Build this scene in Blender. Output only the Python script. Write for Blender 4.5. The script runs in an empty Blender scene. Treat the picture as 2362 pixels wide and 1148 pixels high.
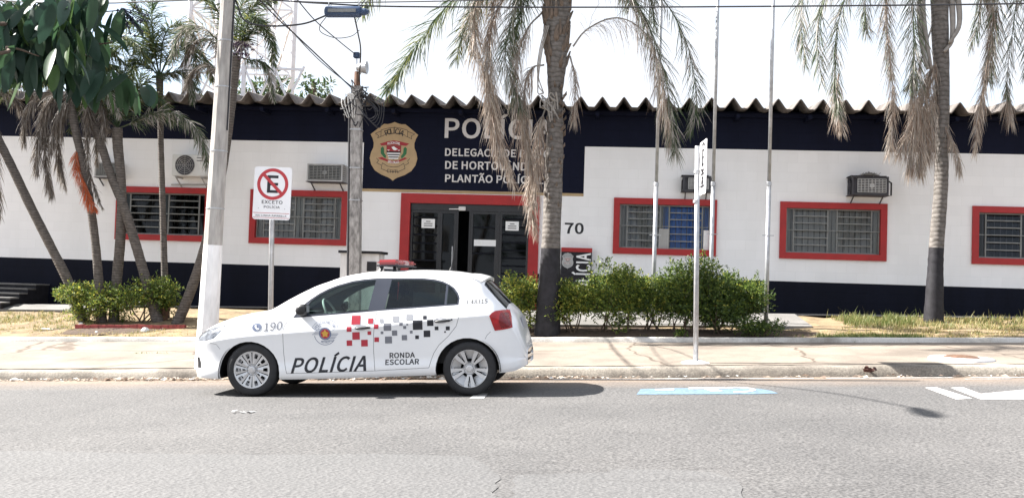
import bpy, bmesh, math, random
import numpy as np
from mathutils import Vector, Matrix
from mathutils.bvhtree import BVHTree

random.seed(7)
SC = bpy.context.scene
COL = SC.collection
R = math.radians

# ------------------------------------------------------------------ camera
FPX, IW, IH = 2300.0, 2362.0, 1148.0
EYE = Vector((0, 0, 1.3))
_yaw, _pitch, _roll = math.atan(230 / 2300), math.atan(75.5 / 2300), math.atan(75 / 2362)
FWD = Vector((-math.sin(_yaw) * math.cos(_pitch), math.cos(_yaw) * math.cos(_pitch), math.sin(_pitch)))
_r0 = Vector((math.cos(_yaw), math.sin(_yaw), 0))
_u0 = _r0.cross(FWD)
RIGHT = _r0 * math.cos(_roll) + _u0 * math.sin(_roll)
UP = _u0 * math.cos(_roll) - _r0 * math.sin(_roll)
cd = bpy.data.cameras.new('camera')
cam = bpy.data.objects.new('camera', cd)
COL.objects.link(cam)
cd.sensor_width = 36
cd.lens = FPX / IW * 36
cd.clip_end = 5000
cd.clip_start = 0.1
cam.matrix_world = Matrix(((RIGHT.x, UP.x, -FWD.x, EYE.x), (RIGHT.y, UP.y, -FWD.y, EYE.y),
                           (RIGHT.z, UP.z, -FWD.z, EYE.z), (0, 0, 0, 1)))
SC.camera = cam
SC.render.resolution_x, SC.render.resolution_y = 1024, 497

# ------------------------------------------------------------------ sky, sun, exposure
SUN_DIR = Vector((0.735, -0.075, -0.675)).normalized()      # the way the light travels
elev = math.asin(-SUN_DIR.z)
wd = bpy.data.worlds.new('World')
SC.world = wd
wd.use_nodes = True
nt = wd.node_tree
bgn = nt.nodes['Background']
sky = nt.nodes.new('ShaderNodeTexSky')
sky.sky_type = 'NISHITA'
sky.sun_disc = False
sky.sun_elevation = elev
sky.sun_rotation = math.atan2(-SUN_DIR.x, -SUN_DIR.y)
sky.air_density = 1.0
sky.dust_density = 2.0
sky.ozone_density = 1.0
# thin bright cloud over most of the sky, with a few clear blue gaps
tc = nt.nodes.new('ShaderNodeTexCoord')
mp = nt.nodes.new('ShaderNodeMapping'); mp.inputs['Scale'].default_value = (2.2, 2.2, 5.0)
no = nt.nodes.new('ShaderNodeTexNoise'); no.inputs['Scale'].default_value = 1.6; no.inputs['Detail'].default_value = 6
rp = nt.nodes.new('ShaderNodeValToRGB')
rp.color_ramp.elements[0].position = 0.36; rp.color_ramp.elements[0].color = (0.35, 0.35, 0.35, 1)
rp.color_ramp.elements[1].position = 0.52; rp.color_ramp.elements[1].color = (1, 1, 1, 1)
mx = nt.nodes.new('ShaderNodeMix'); mx.data_type = 'RGBA'
mx.inputs[7].default_value = (2.95, 3.1, 3.35, 1)
nt.links.new(tc.outputs['Generated'], mp.inputs[0]); nt.links.new(mp.outputs[0], no.inputs['Vector'])
nt.links.new(no.outputs['Fac'], rp.inputs[0]); nt.links.new(rp.outputs[0], mx.inputs[0])
nt.links.new(sky.outputs[0], mx.inputs[6]); nt.links.new(mx.outputs[2], bgn.inputs[0])
bgn.inputs[1].default_value = 0.092
sl = bpy.data.lights.new('sun', 'SUN')
sl.energy = 5.0
sl.angle = R(0.5)
sl.color = (1.0, 0.96, 0.90)
so = bpy.data.objects.new('sun', sl)
COL.objects.link(so)
so.rotation_euler = SUN_DIR.to_track_quat('-Z', 'Y').to_euler()
SC.view_settings.view_transform = 'Standard'
SC.view_settings.look = 'None'
SC.view_settings.gamma = 1
SC.view_settings.exposure = 2.0
SC.cycles.max_bounces = 8
SC.cycles.transparent_max_bounces = 24
SC.cycles.use_denoising = True

# ------------------------------------------------------------------ measuring helpers
def ray(px, py):
    return FWD + RIGHT * ((px - IW / 2) / FPX) + UP * ((IH / 2 - py) / FPX)

def P(px, py, Y):
    d = ray(px, py)
    return EYE + d * (Y / d.y)

YK, YG, YP, YW = 13.1, 16.4, 19.5, 20.6      # kerb, garden edging, path, station wall
def clampx(X): return max(-45.0, min(45.0, X))
def z_road(X, Y=0): return 0.105 + 0.0455 * clampx(X) - max(0, min(1, (Y - 12.2) / 0.9)) * 0.018
def z_kerb(X): return 0.222 + 0.0455 * clampx(X)
def z_edge(X): return 0.398 + 0.0365 * clampx(X)
def z_wall(X): return 0.745 + 0.0215 * clampx(X)
def ground(X, Y):
    if Y < YK: return z_road(X, Y)
    if Y < YG:
        t = (Y - YK) / (YG - YK); return z_kerb(X) * (1 - t) + (z_edge(X) - 0.03) * t
    if Y < YP:
        t = (Y - YG) / (YP - YG); return z_edge(X) * (1 - t) + z_wall(X) * t
    return z_wall(X)
def G(px, py):
    d = ray(px, py); Y = 16.0
    lo, hi = 4.0, 20.5
    for _ in range(40):
        m = (lo + hi) / 2; q = EYE + d * (m / d.y)
        if q.z > ground(q.x, q.y): lo = m
        else: hi = m
    return EYE + d * (lo / d.y)

# ------------------------------------------------------------------ object helpers
WO = {}
def tag(o, label=None, cat=None, group=None, kind=None):
    if label: o['label'] = label
    if cat: o['category'] = cat
    if group: o['group'] = group
    if kind: o['kind'] = kind
    return o
def thing(name, loc, label, cat, group=None, kind=None):
    o = bpy.data.objects.new(name, None)
    COL.objects.link(o)
    o.location = loc
    o.empty_display_size = 0.2
    WO[o] = Vector(loc)
    return tag(o, label, cat, group, kind)

class MB:
    def __init__(s): s.v, s.f, s.m = [], [], []
    def add(s, vs, fs, mat=0):
        b = len(s.v)
        s.v += [tuple(v) for v in vs]
        s.f += [tuple(i + b for i in f) for f in fs]
        s.m += [mat] * len(fs)
    def box(s, c, size, rot=None, mat=0):
        c = Vector(c); hx, hy, hz = size[0] / 2, size[1] / 2, size[2] / 2
        vs = []
        for x in (-hx, hx):
            for y in (-hy, hy):
                for z in (-hz, hz):
                    v = Vector((x, y, z))
                    if rot is not None: v = rot @ v
                    vs.append(c + v)
        s.add(vs, [(0, 1, 3, 2), (4, 6, 7, 5), (0, 4, 5, 1), (2, 3, 7, 6), (0, 2, 6, 4), (1, 5, 7, 3)], mat)
    def span(s, x0, x1, y0, y1, z0, z1, mat=0):
        s.box(((x0 + x1) / 2, (y0 + y1) / 2, (z0 + z1) / 2), (abs(x1 - x0), abs(y1 - y0), abs(z1 - z0)), None, mat)
    def rbox(s, c, size, bev=0.01, rot=None, mat=0):
        """box with chamfered edges"""
        bm = bmesh.new()
        bmesh.ops.create_cube(bm, size=1)
        for v in bm.verts: v.co = Vector((v.co.x * size[0], v.co.y * size[1], v.co.z * size[2]))
        bmesh.ops.bevel(bm, geom=bm.edges[:], offset=bev, segments=2, affect='EDGES')
        bm.verts.ensure_lookup_table()
        c = Vector(c)
        s.add([c + (rot @ v.co if rot is not None else v.co) for v in bm.verts],
              [[v.index for v in f.verts] for f in bm.faces], mat)
        bm.free()
    def bar(s, p0, p1, w, h=None, mat=0):
        p0, p1 = Vector(p0), Vector(p1); h = h or w
        d = p1 - p0; L = d.length
        if L < 1e-6: return
        q = d.to_track_quat('X', 'Z').to_matrix()
        s.box((p0 + p1) / 2, (L, w, h), q, mat)
    def tube(s, pts, r, n=8, mat=0, cap=True, matf=None):
        pts = [Vector(p) for p in pts]
        k = len(pts)
        rs = r if isinstance(r, (list, tuple)) else [r] * k
        T0 = (pts[1] - pts[0]).normalized()
        A = T0.orthogonal().normalized()
        vs, fs, ms = [], [], []
        for i, p in enumerate(pts):
            T = (pts[min(i + 1, k - 1)] - pts[max(i - 1, 0)]).normalized()
            A = (A - T * A.dot(T))
            if A.length < 1e-6: A = T.orthogonal()
            A.normalize(); B = T.cross(A)
            for j in range(n):
                a = 2 * math.pi * j / n
                vs.append(p + (A * math.cos(a) + B * math.sin(a)) * rs[i])
        b = len(s.v); s.v += [tuple(v) for v in vs]
        for i in range(k - 1):
            mm = matf(i) if matf else mat
            for j in range(n):
                j2 = (j + 1) % n
                s.f.append((b + i * n + j, b + i * n + j2, b + (i + 1) * n + j2, b + (i + 1) * n + j)); s.m.append(mm)
        if cap:
            s.f.append(tuple(b + j for j in reversed(range(n)))); s.m.append(matf(0) if matf else mat)
            s.f.append(tuple(b + (k - 1) * n + j for j in range(n))); s.m.append(matf(k - 2) if matf else mat)
    def lathe(s, prof, c, axis='Y', n=48, mat=0, sgn=1):
        """prof: (radius, offset along axis)"""
        c = Vector(c); vs = []; k = len(prof)
        for rr, h in prof:
            for j in range(n):
                a = 2 * math.pi * j / n
                if axis == 'Y': vs.append(c + Vector((rr * math.cos(a), h, rr * math.sin(a))))
                elif axis == 'Z': vs.append(c + Vector((rr * math.cos(a), rr * math.sin(a), h)))
                else: vs.append(c + Vector((h, rr * math.cos(a), rr * math.sin(a))))
        fs = []
        for i in range(k - 1):
            for j in range(n):
                j2 = (j + 1) % n
                fs.append((i * n + j, i * n + j2, (i + 1) * n + j2, (i + 1) * n + j))
        s.add(vs, fs, mat)
    def prism(s, poly, y0, y1, mat=0):
        """polygon in XZ pushed from y0 to y1"""
        n = len(poly)
        vs = [(x, y0, z) for x, z in poly] + [(x, y1, z) for x, z in poly]
        fs = [tuple(range(n)), tuple(reversed(range(n, 2 * n)))]
        fs += [(i, (i + 1) % n, n + (i + 1) % n, n + i) for i in range(n)]
        s.add(vs, fs, mat)
    def ring(s, c, r0, r1, y, n=48, mat=0, a0=0, a1=360, depth=0):
        vs, fs = [], []
        full = abs(a1 - a0) >= 360
        m = n if full else n + 1
        for j in range(m):
            a = R(a0 + (a1 - a0) * j / n)
            for rr in (r0, r1): vs.append((c[0] + rr * math.cos(a), y, c[1] + rr * math.sin(a)))
        for j in range(n):
            j2 = (j + 1) % m
            fs.append((2 * j, 2 * j + 1, 2 * j2 + 1, 2 * j2))
        s.add(vs, fs, mat)
    def build(s, name, mats, parent=None, smooth=False, local=False, autosm=None):
        me = bpy.data.meshes.new(name)
        off = Vector((0, 0, 0)) if (parent is None or local) else WO[parent]
        vs = s.v if (parent is None or local) else [(x - off.x, y - off.y, z - off.z) for x, y, z in s.v]
        me.from_pydata(vs, [], s.f)
        if not isinstance(mats, (list, tuple)): mats = [mats]
        for m in mats: me.materials.append(m)
        me.polygons.foreach_set('material_index', s.m)
        if smooth: me.polygons.foreach_set('use_smooth', [True] * len(s.f))
        me.update()
        if autosm is not None:
            me.polygons.foreach_set('use_smooth', [True] * len(s.f))
            bm = bmesh.new(); bm.from_mesh(me)
            bmesh.ops.recalc_face_normals(bm, faces=bm.faces)
            for e in bm.edges:
                if len(e.link_faces) == 2 and e.calc_face_angle(0) > R(autosm): e.smooth = False
            bm.to_mesh(me); bm.free()
        o = bpy.data.objects.new(name, me)
        COL.objects.link(o)
        if parent is not None:
            o.parent = parent
            WO[o] = Vector((0, 0, 0)) if local else off
        else:
            WO[o] = Vector((0, 0, 0))
        return o

def catmull(pts, n):
    pts = [Vector(p) for p in pts]
    P_ = [pts[0] * 2 - pts[1]] + pts + [pts[-1] * 2 - pts[-2]]
    out = []
    segs = len(pts) - 1
    for i in range(n + 1):
        u = i / n * segs; k = min(int(u), segs - 1); t = u - k
        a, b, c, d = P_[k], P_[k + 1], P_[k + 2], P_[k + 3]
        out.append(0.5 * ((2 * b) + (c - a) * t + (2 * a - 5 * b + 4 * c - d) * t * t + (3 * b - a - 3 * c + d) * t ** 3))
    return out

# ------------------------------------------------------------------ lettering
GLYPHS = __import__('json').loads(r'''{"-":[0.486,[[[0.064,0.343],[0.423,0.343],[0.423,0.441],[0.064,0.441]]]],"0":[0.777,[[[0.389,-0.018],[0.521,0.015],[0.622,0.115],[0.686,0.282],[0.709,0.517],[0.686,0.749],[0.622,0.914],[0.521,1.012],[0.389,1.045],[0.257,1.012],[0.156,0.914],[0.092,0.749],[0.07,0.517],[0.092,0.282],[0.156,0.115],[0.257,0.015]],[[0.389,0.085],[0.31,0.11],[0.248,0.188],[0.208,0.322],[0.193,0.517],[0.208,0.71],[0.248,0.843],[0.31,0.919],[0.389,0.944],[0.469,0.919],[0.531,0.843],[0.571,0.71],[0.585,0.517],[0.571,0.322],[0.531,0.188],[0.469,0.11]]]],"1":[0.777,[[[0.123,0.0],[0.686,0.0],[0.686,0.106],[0.48,0.106],[0.48,1.027],[0.382,1.027],[0.338,1.004],[0.289,0.984],[0.233,0.968],[0.169,0.954],[0.169,0.873],[0.353,0.873],[0.353,0.106],[0.123,0.106]]]],"3":[0.777,[[[0.368,-0.018],[0.497,0.002],[0.602,0.059],[0.673,0.151],[0.699,0.275],[0.682,0.371],[0.636,0.447],[0.567,0.502],[0.482,0.535],[0.482,0.542],[0.556,0.579],[0.614,0.633],[0.651,0.703],[0.664,0.789],[0.641,0.897],[0.579,0.978],[0.484,1.028],[0.364,1.045],[0.281,1.036],[0.206,1.01],[0.139,0.972],[0.078,0.923],[0.147,0.842],[0.194,0.882],[0.245,0.914],[0.3,0.934],[0.36,0.941],[0.433,0.93],[0.487,0.897],[0.522,0.845],[0.534,0.779],[0.519,0.701],[0.471,0.639],[0.384,0.598],[0.249,0.583],[0.249,0.485],[0.4,0.47],[0.498,0.428],[0.552,0.363],[0.569,0.279],[0.553,0.199],[0.511,0.139],[0.445,0.101],[0.36,0.088],[0.28,0.098],[0.212,0.124],[0.155,0.162],[0.106,0.206],[0.041,0.123],[0.098,0.07],[0.17,0.025],[0.259,-0.007]]]],"4":[0.777,[[[0.476,0.0],[0.597,0.0],[0.597,0.283],[0.734,0.283],[0.734,0.385],[0.597,0.385],[0.597,1.027],[0.455,1.027],[0.028,0.367],[0.028,0.283],[0.476,0.283]],[[0.476,0.385],[0.161,0.385],[0.395,0.735],[0.478,0.887],[0.483,0.887],[0.476,0.7]]]],"5":[0.777,[[[0.367,-0.018],[0.492,0.005],[0.6,0.074],[0.675,0.184],[0.703,0.333],[0.679,0.48],[0.612,0.582],[0.513,0.642],[0.394,0.661],[0.35,0.658],[0.311,0.65],[0.274,0.637],[0.239,0.62],[0.266,0.917],[0.653,0.917],[0.653,1.027],[0.154,1.027],[0.12,0.548],[0.189,0.504],[0.231,0.53],[0.271,0.549],[0.313,0.561],[0.36,0.564],[0.448,0.549],[0.515,0.503],[0.558,0.429],[0.573,0.331],[0.556,0.229],[0.509,0.153],[0.44,0.105],[0.354,0.088],[0.273,0.098],[0.205,0.123],[0.149,0.159],[0.102,0.202],[0.038,0.118],[0.096,0.067],[0.168,0.024],[0.257,-0.007]]]],"7":[0.777,[[[0.277,0.0],[0.41,0.0],[0.431,0.275],[0.477,0.51],[0.565,0.728],[0.711,0.95],[0.711,1.027],[0.069,1.027],[0.069,0.917],[0.567,0.917],[0.439,0.711],[0.353,0.5],[0.302,0.268]]]],"8":[0.777,[[[0.392,-0.018],[0.523,0.002],[0.624,0.058],[0.69,0.143],[0.713,0.246],[0.699,0.341],[0.66,0.415],[0.605,0.473],[0.541,0.517],[0.541,0.524],[0.587,0.567],[0.631,0.625],[0.664,0.694],[0.676,0.772],[0.657,0.881],[0.601,0.966],[0.513,1.022],[0.395,1.042],[0.284,1.023],[0.194,0.97],[0.135,0.888],[0.113,0.782],[0.125,0.706],[0.155,0.642],[0.199,0.588],[0.252,0.545],[0.252,0.539],[0.183,0.493],[0.123,0.43],[0.081,0.35],[0.064,0.255],[0.089,0.145],[0.157,0.059],[0.261,0.002]],[[0.462,0.557],[0.374,0.595],[0.3,0.642],[0.249,0.702],[0.23,0.782],[0.242,0.849],[0.276,0.901],[0.328,0.935],[0.394,0.947],[0.467,0.933],[0.521,0.894],[0.555,0.836],[0.567,0.765],[0.56,0.709],[0.54,0.656],[0.508,0.605]],[[0.394,0.077],[0.308,0.091],[0.239,0.131],[0.194,0.19],[0.178,0.266],[0.188,0.336],[0.218,0.399],[0.262,0.454],[0.319,0.499],[0.423,0.455],[0.51,0.405],[0.569,0.34],[0.591,0.251],[0.577,0.18],[0.537,0.126],[0.475,0.09]]]],"9":[0.777,[[[0.329,-0.018],[0.468,0.013],[0.587,0.114],[0.67,0.292],[0.702,0.557],[0.675,0.771],[0.603,0.923],[0.493,1.015],[0.356,1.045],[0.242,1.021],[0.149,0.953],[0.085,0.848],[0.062,0.711],[0.082,0.572],[0.139,0.471],[0.228,0.41],[0.345,0.389],[0.409,0.398],[0.471,0.423],[0.53,0.463],[0.581,0.514],[0.556,0.313],[0.499,0.182],[0.419,0.11],[0.325,0.088],[0.276,0.094],[0.23,0.109],[0.188,0.134],[0.151,0.167],[0.081,0.087],[0.128,0.045],[0.185,0.012],[0.251,-0.01]],[[0.58,0.622],[0.527,0.559],[0.473,0.516],[0.418,0.492],[0.366,0.485],[0.285,0.501],[0.228,0.547],[0.194,0.618],[0.182,0.711],[0.195,0.808],[0.232,0.881],[0.288,0.929],[0.357,0.945],[0.445,0.925],[0.512,0.863],[0.557,0.762]]]],"A":[0.852,[[[0.006,0.0],[0.136,0.0],[0.235,0.314],[0.611,0.314],[0.709,0.0],[0.846,0.0],[0.497,1.027],[0.353,1.027]],[[0.268,0.416],[0.426,0.922],[0.578,0.416]]]],"C":[0.894,[[[0.528,-0.018],[0.622,-0.008],[0.705,0.02],[0.778,0.066],[0.843,0.129],[0.772,0.211],[0.721,0.163],[0.665,0.126],[0.603,0.103],[0.534,0.095],[0.401,0.125],[0.3,0.209],[0.237,0.342],[0.214,0.517],[0.238,0.69],[0.304,0.82],[0.406,0.903],[0.538,0.931],[0.6,0.924],[0.655,0.905],[0.704,0.874],[0.748,0.835],[0.818,0.919],[0.767,0.966],[0.702,1.006],[0.625,1.034],[0.536,1.045],[0.355,1.008],[0.211,0.903],[0.116,0.736],[0.081,0.513],[0.115,0.289],[0.209,0.122],[0.35,0.018]]]],"D":[0.964,[[[0.141,0.0],[0.403,0.0],[0.609,0.035],[0.758,0.137],[0.85,0.299],[0.881,0.517],[0.85,0.735],[0.758,0.895],[0.606,0.993],[0.398,1.027],[0.141,1.027]],[[0.27,0.106],[0.27,0.922],[0.387,0.922],[0.545,0.895],[0.658,0.817],[0.726,0.69],[0.748,0.517],[0.726,0.343],[0.658,0.214],[0.545,0.134],[0.387,0.106]]]],"E":[0.825,[[[0.141,0.0],[0.748,0.0],[0.748,0.111],[0.27,0.111],[0.27,0.485],[0.66,0.485],[0.66,0.595],[0.27,0.595],[0.27,0.917],[0.732,0.917],[0.732,1.027],[0.141,1.027]]]],"G":[0.965,[[[0.545,-0.018],[0.643,-0.009],[0.73,0.016],[0.803,0.053],[0.861,0.101],[0.861,0.532],[0.524,0.532],[0.524,0.424],[0.742,0.424],[0.742,0.155],[0.707,0.13],[0.662,0.111],[0.611,0.099],[0.557,0.095],[0.411,0.125],[0.303,0.209],[0.237,0.342],[0.214,0.517],[0.239,0.69],[0.307,0.82],[0.415,0.903],[0.556,0.931],[0.626,0.924],[0.686,0.903],[0.735,0.872],[0.777,0.835],[0.847,0.919],[0.796,0.964],[0.731,1.005],[0.65,1.034],[0.552,1.045],[0.364,1.008],[0.215,0.903],[0.117,0.736],[0.081,0.513],[0.116,0.289],[0.212,0.122],[0.358,0.018]]]],"H":[1.02,[[[0.141,0.0],[0.27,0.0],[0.27,0.485],[0.749,0.485],[0.749,0.0],[0.88,0.0],[0.88,1.027],[0.749,1.027],[0.749,0.597],[0.27,0.597],[0.27,1.027],[0.141,1.027]]]],"I":[0.41,[[[0.141,0.0],[0.27,0.0],[0.27,1.027],[0.141,1.027]]]],"L":[0.761,[[[0.141,0.0],[0.72,0.0],[0.72,0.111],[0.27,0.111],[0.27,1.027],[0.141,1.027]]]],"M":[1.137,[[[0.141,0.0],[0.258,0.0],[0.258,0.569],[0.256,0.641],[0.252,0.719],[0.247,0.798],[0.241,0.871],[0.246,0.871],[0.329,0.637],[0.524,0.104],[0.611,0.104],[0.804,0.637],[0.887,0.871],[0.892,0.871],[0.887,0.798],[0.881,0.719],[0.877,0.641],[0.875,0.569],[0.875,0.0],[0.996,0.0],[0.996,1.027],[0.84,1.027],[0.644,0.478],[0.573,0.263],[0.567,0.263],[0.493,0.478],[0.297,1.027],[0.141,1.027]]]],"N":[1.013,[[[0.141,0.0],[0.263,0.0],[0.263,0.539],[0.262,0.62],[0.258,0.701],[0.253,0.781],[0.248,0.86],[0.254,0.86],[0.364,0.648],[0.738,0.0],[0.871,0.0],[0.871,1.027],[0.748,1.027],[0.748,0.493],[0.75,0.412],[0.754,0.329],[0.76,0.247],[0.766,0.168],[0.759,0.168],[0.648,0.38],[0.273,1.027],[0.141,1.027]]]],"O":[1.039,[[[0.52,-0.018],[0.697,0.019],[0.835,0.126],[0.926,0.294],[0.958,0.517],[0.926,0.738],[0.835,0.904],[0.697,1.009],[0.52,1.045],[0.342,1.009],[0.204,0.904],[0.113,0.738],[0.081,0.517],[0.113,0.294],[0.204,0.126],[0.342,0.019]],[[0.52,0.095],[0.394,0.125],[0.298,0.21],[0.236,0.343],[0.214,0.517],[0.236,0.69],[0.298,0.82],[0.394,0.903],[0.52,0.931],[0.645,0.903],[0.742,0.82],[0.803,0.69],[0.825,0.517],[0.803,0.343],[0.742,0.21],[0.645,0.125]]]],"P":[0.887,[[[0.141,0.0],[0.27,0.0],[0.27,0.409],[0.44,0.409],[0.594,0.428],[0.713,0.486],[0.791,0.584],[0.818,0.725],[0.79,0.867],[0.712,0.96],[0.591,1.011],[0.434,1.027],[0.141,1.027]],[[0.27,0.514],[0.27,0.922],[0.417,0.922],[0.536,0.912],[0.621,0.88],[0.672,0.819],[0.689,0.725],[0.673,0.63],[0.624,0.565],[0.541,0.526],[0.423,0.514]]]],"R":[0.889,[[[0.27,0.539],[0.27,0.922],[0.443,0.922],[0.549,0.912],[0.628,0.881],[0.676,0.825],[0.692,0.739],[0.676,0.651],[0.628,0.589],[0.549,0.552],[0.443,0.539]],[[0.704,0.0],[0.85,0.0],[0.59,0.45],[0.684,0.486],[0.757,0.547],[0.804,0.631],[0.821,0.739],[0.794,0.874],[0.72,0.963],[0.606,1.012],[0.462,1.027],[0.141,1.027],[0.141,0.0],[0.27,0.0],[0.27,0.436],[0.455,0.436]]]],"S":[0.835,[[[0.426,-0.018],[0.571,0.004],[0.68,0.067],[0.75,0.159],[0.775,0.273],[0.758,0.373],[0.713,0.448],[0.646,0.504],[0.563,0.548],[0.417,0.611],[0.357,0.638],[0.302,0.672],[0.262,0.718],[0.246,0.783],[0.26,0.845],[0.299,0.891],[0.359,0.921],[0.438,0.931],[0.506,0.925],[0.567,0.906],[0.623,0.876],[0.672,0.836],[0.739,0.919],[0.679,0.97],[0.608,1.01],[0.527,1.036],[0.438,1.045],[0.309,1.025],[0.207,0.968],[0.139,0.882],[0.115,0.773],[0.134,0.674],[0.183,0.6],[0.251,0.547],[0.324,0.51],[0.471,0.445],[0.539,0.413],[0.593,0.377],[0.63,0.329],[0.643,0.262],[0.628,0.194],[0.586,0.141],[0.518,0.107],[0.427,0.095],[0.348,0.104],[0.273,0.13],[0.204,0.17],[0.144,0.223],[0.067,0.133],[0.14,0.07],[0.225,0.023],[0.321,-0.008]]]],"T":[0.839,[[[0.354,0.0],[0.485,0.0],[0.485,0.917],[0.796,0.917],[0.796,1.027],[0.043,1.027],[0.043,0.917],[0.354,0.917]]]],"U":[1.01,[[[0.506,-0.018],[0.651,0.004],[0.768,0.079],[0.846,0.215],[0.874,0.423],[0.874,1.027],[0.749,1.027],[0.749,0.42],[0.73,0.265],[0.678,0.165],[0.601,0.111],[0.506,0.095],[0.411,0.111],[0.335,0.165],[0.285,0.265],[0.266,0.42],[0.266,1.027],[0.137,1.027],[0.137,0.423],[0.165,0.215],[0.243,0.079],[0.359,0.004]]]],"V":[0.805,[[[0.329,0.0],[0.479,0.0],[0.805,1.027],[0.674,1.027],[0.508,0.471],[0.409,0.132],[0.403,0.132],[0.304,0.471],[0.137,1.027],[0.001,1.027]]]],"X":[0.803,[[[0.024,0.0],[0.161,0.0],[0.308,0.277],[0.391,0.444],[0.396,0.444],[0.485,0.277],[0.637,0.0],[0.78,0.0],[0.479,0.524],[0.759,1.027],[0.623,1.027],[0.486,0.765],[0.413,0.613],[0.408,0.613],[0.326,0.765],[0.186,1.027],[0.043,1.027],[0.324,0.531]]]],"Â":[0.852,[[[0.427,1.239],[0.655,1.136],[0.492,1.312],[0.357,1.312],[0.193,1.136]],[[0.006,0.0],[0.136,0.0],[0.235,0.314],[0.611,0.314],[0.709,0.0],[0.846,0.0],[0.497,1.027],[0.353,1.027]],[[0.268,0.416],[0.426,0.922],[0.578,0.416]]]],"Ã":[0.852,[[[0.542,1.109],[0.605,1.123],[0.654,1.161],[0.687,1.222],[0.7,1.303],[0.615,1.308],[0.605,1.264],[0.589,1.231],[0.566,1.211],[0.539,1.204],[0.488,1.222],[0.439,1.26],[0.382,1.298],[0.307,1.315],[0.243,1.302],[0.194,1.264],[0.162,1.204],[0.148,1.125],[0.234,1.118],[0.243,1.162],[0.26,1.194],[0.282,1.213],[0.31,1.22],[0.361,1.203],[0.409,1.165],[0.466,1.127]],[[0.006,0.0],[0.136,0.0],[0.235,0.314],[0.611,0.314],[0.709,0.0],[0.846,0.0],[0.497,1.027],[0.353,1.027]],[[0.268,0.416],[0.426,0.922],[0.578,0.416]]]],"Í":[0.41,[[[0.141,0.0],[0.27,0.0],[0.27,1.027],[0.141,1.027]],[[0.179,1.091],[0.416,1.27],[0.345,1.359],[0.123,1.155]]]]}''')
CAPH = max(y for sp in GLYPHS['H'][1] for x, y in sp)
def text2d(txt, offset=0.0, shear=0.0):
    """letter outlines filled as flat faces; one unit = cap height / 0.7"""
    cu = bpy.data.curves.new('lettering', 'CURVE'); cu.dimensions = '2D'; cu.fill_mode = 'BOTH'
    k = 0.7 / CAPH; x0 = 0.0
    cu.offset = offset
    for ch in txt:
        if ch == ' ': x0 += 0.22; continue
        adv, sps = GLYPHS[ch]
        for sp in sps:
            q = cu.splines.new('POLY'); q.points.add(len(sp) - 1); q.use_cyclic_u = True
            for p, (x, y) in zip(q.points, sp): p.co = (x0 + x * k + y * k * shear, y * k, 0, 1)
        x0 += adv * k + 0.03
    ob = bpy.data.objects.new('lettering', cu)
    COL.objects.link(ob)
    dg = bpy.context.evaluated_depsgraph_get(); dg.update()
    me = bpy.data.meshes.new_from_object(ob.evaluated_get(dg))
    vs = [(v.co.x, v.co.y) for v in me.vertices]
    fs = [tuple(p.vertices) for p in me.polygons]
    bpy.data.objects.remove(ob); bpy.data.curves.remove(cu); bpy.data.meshes.remove(me)
    return vs, fs
def fit(txt, x0, z0, x1, z1, offset=0.02, shear=0.0):
    """lettering scaled into a rectangle of the XZ plane: 2D verts and faces"""
    vs, fs = text2d(txt, offset, shear)
    xs = [v[0] for v in vs]; ys = [v[1] for v in vs]
    a, b, c, d = min(xs), max(xs), min(ys), max(ys)
    return [(x0 + (x - a) / (b - a) * (x1 - x0), z0 + (y - c) / (d - c) * (z1 - z0)) for x, y in vs], fs
def put_text(mb, txt, x0, z0, x1, z1, y, mat=0, offset=0.02, shear=0.0):
    v, f = fit(txt, x0, z0, x1, z1, offset, shear)
    mb.add([(x, y, z) for x, z in v], f, mat)
def arc_text(txt, c, r, a_mid, span, h, up=True, offset=0.03):
    """2D letters along an arc, read clockwise (up) or anticlockwise"""
    V, F = [], []
    n = len(txt)
    for i, ch in enumerate(txt):
        if ch == ' ': continue
        t = (i + 0.5) / n - 0.5
        a = R(a_mid - span * t) if up else R(a_mid + span * t)
        vs, fs = text2d(ch, offset)
        if not vs: continue
        xs = [v[0] for v in vs]; mx_ = (min(xs) + max(xs)) / 2
        rot = a - math.pi / 2 if up else a + math.pi / 2
        b = len(V)
        for x, y in vs:
            x, y = (x - mx_) * h, (y - 0.35) * h
            V.append((c[0] + r * math.cos(a) + x * math.cos(rot) - y * math.sin(rot),
                      c[1] + r * math.sin(a) + x * math.sin(rot) + y * math.cos(rot)))
        F += [tuple(k + b for k in f) for f in fs]
    return V, F

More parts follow.
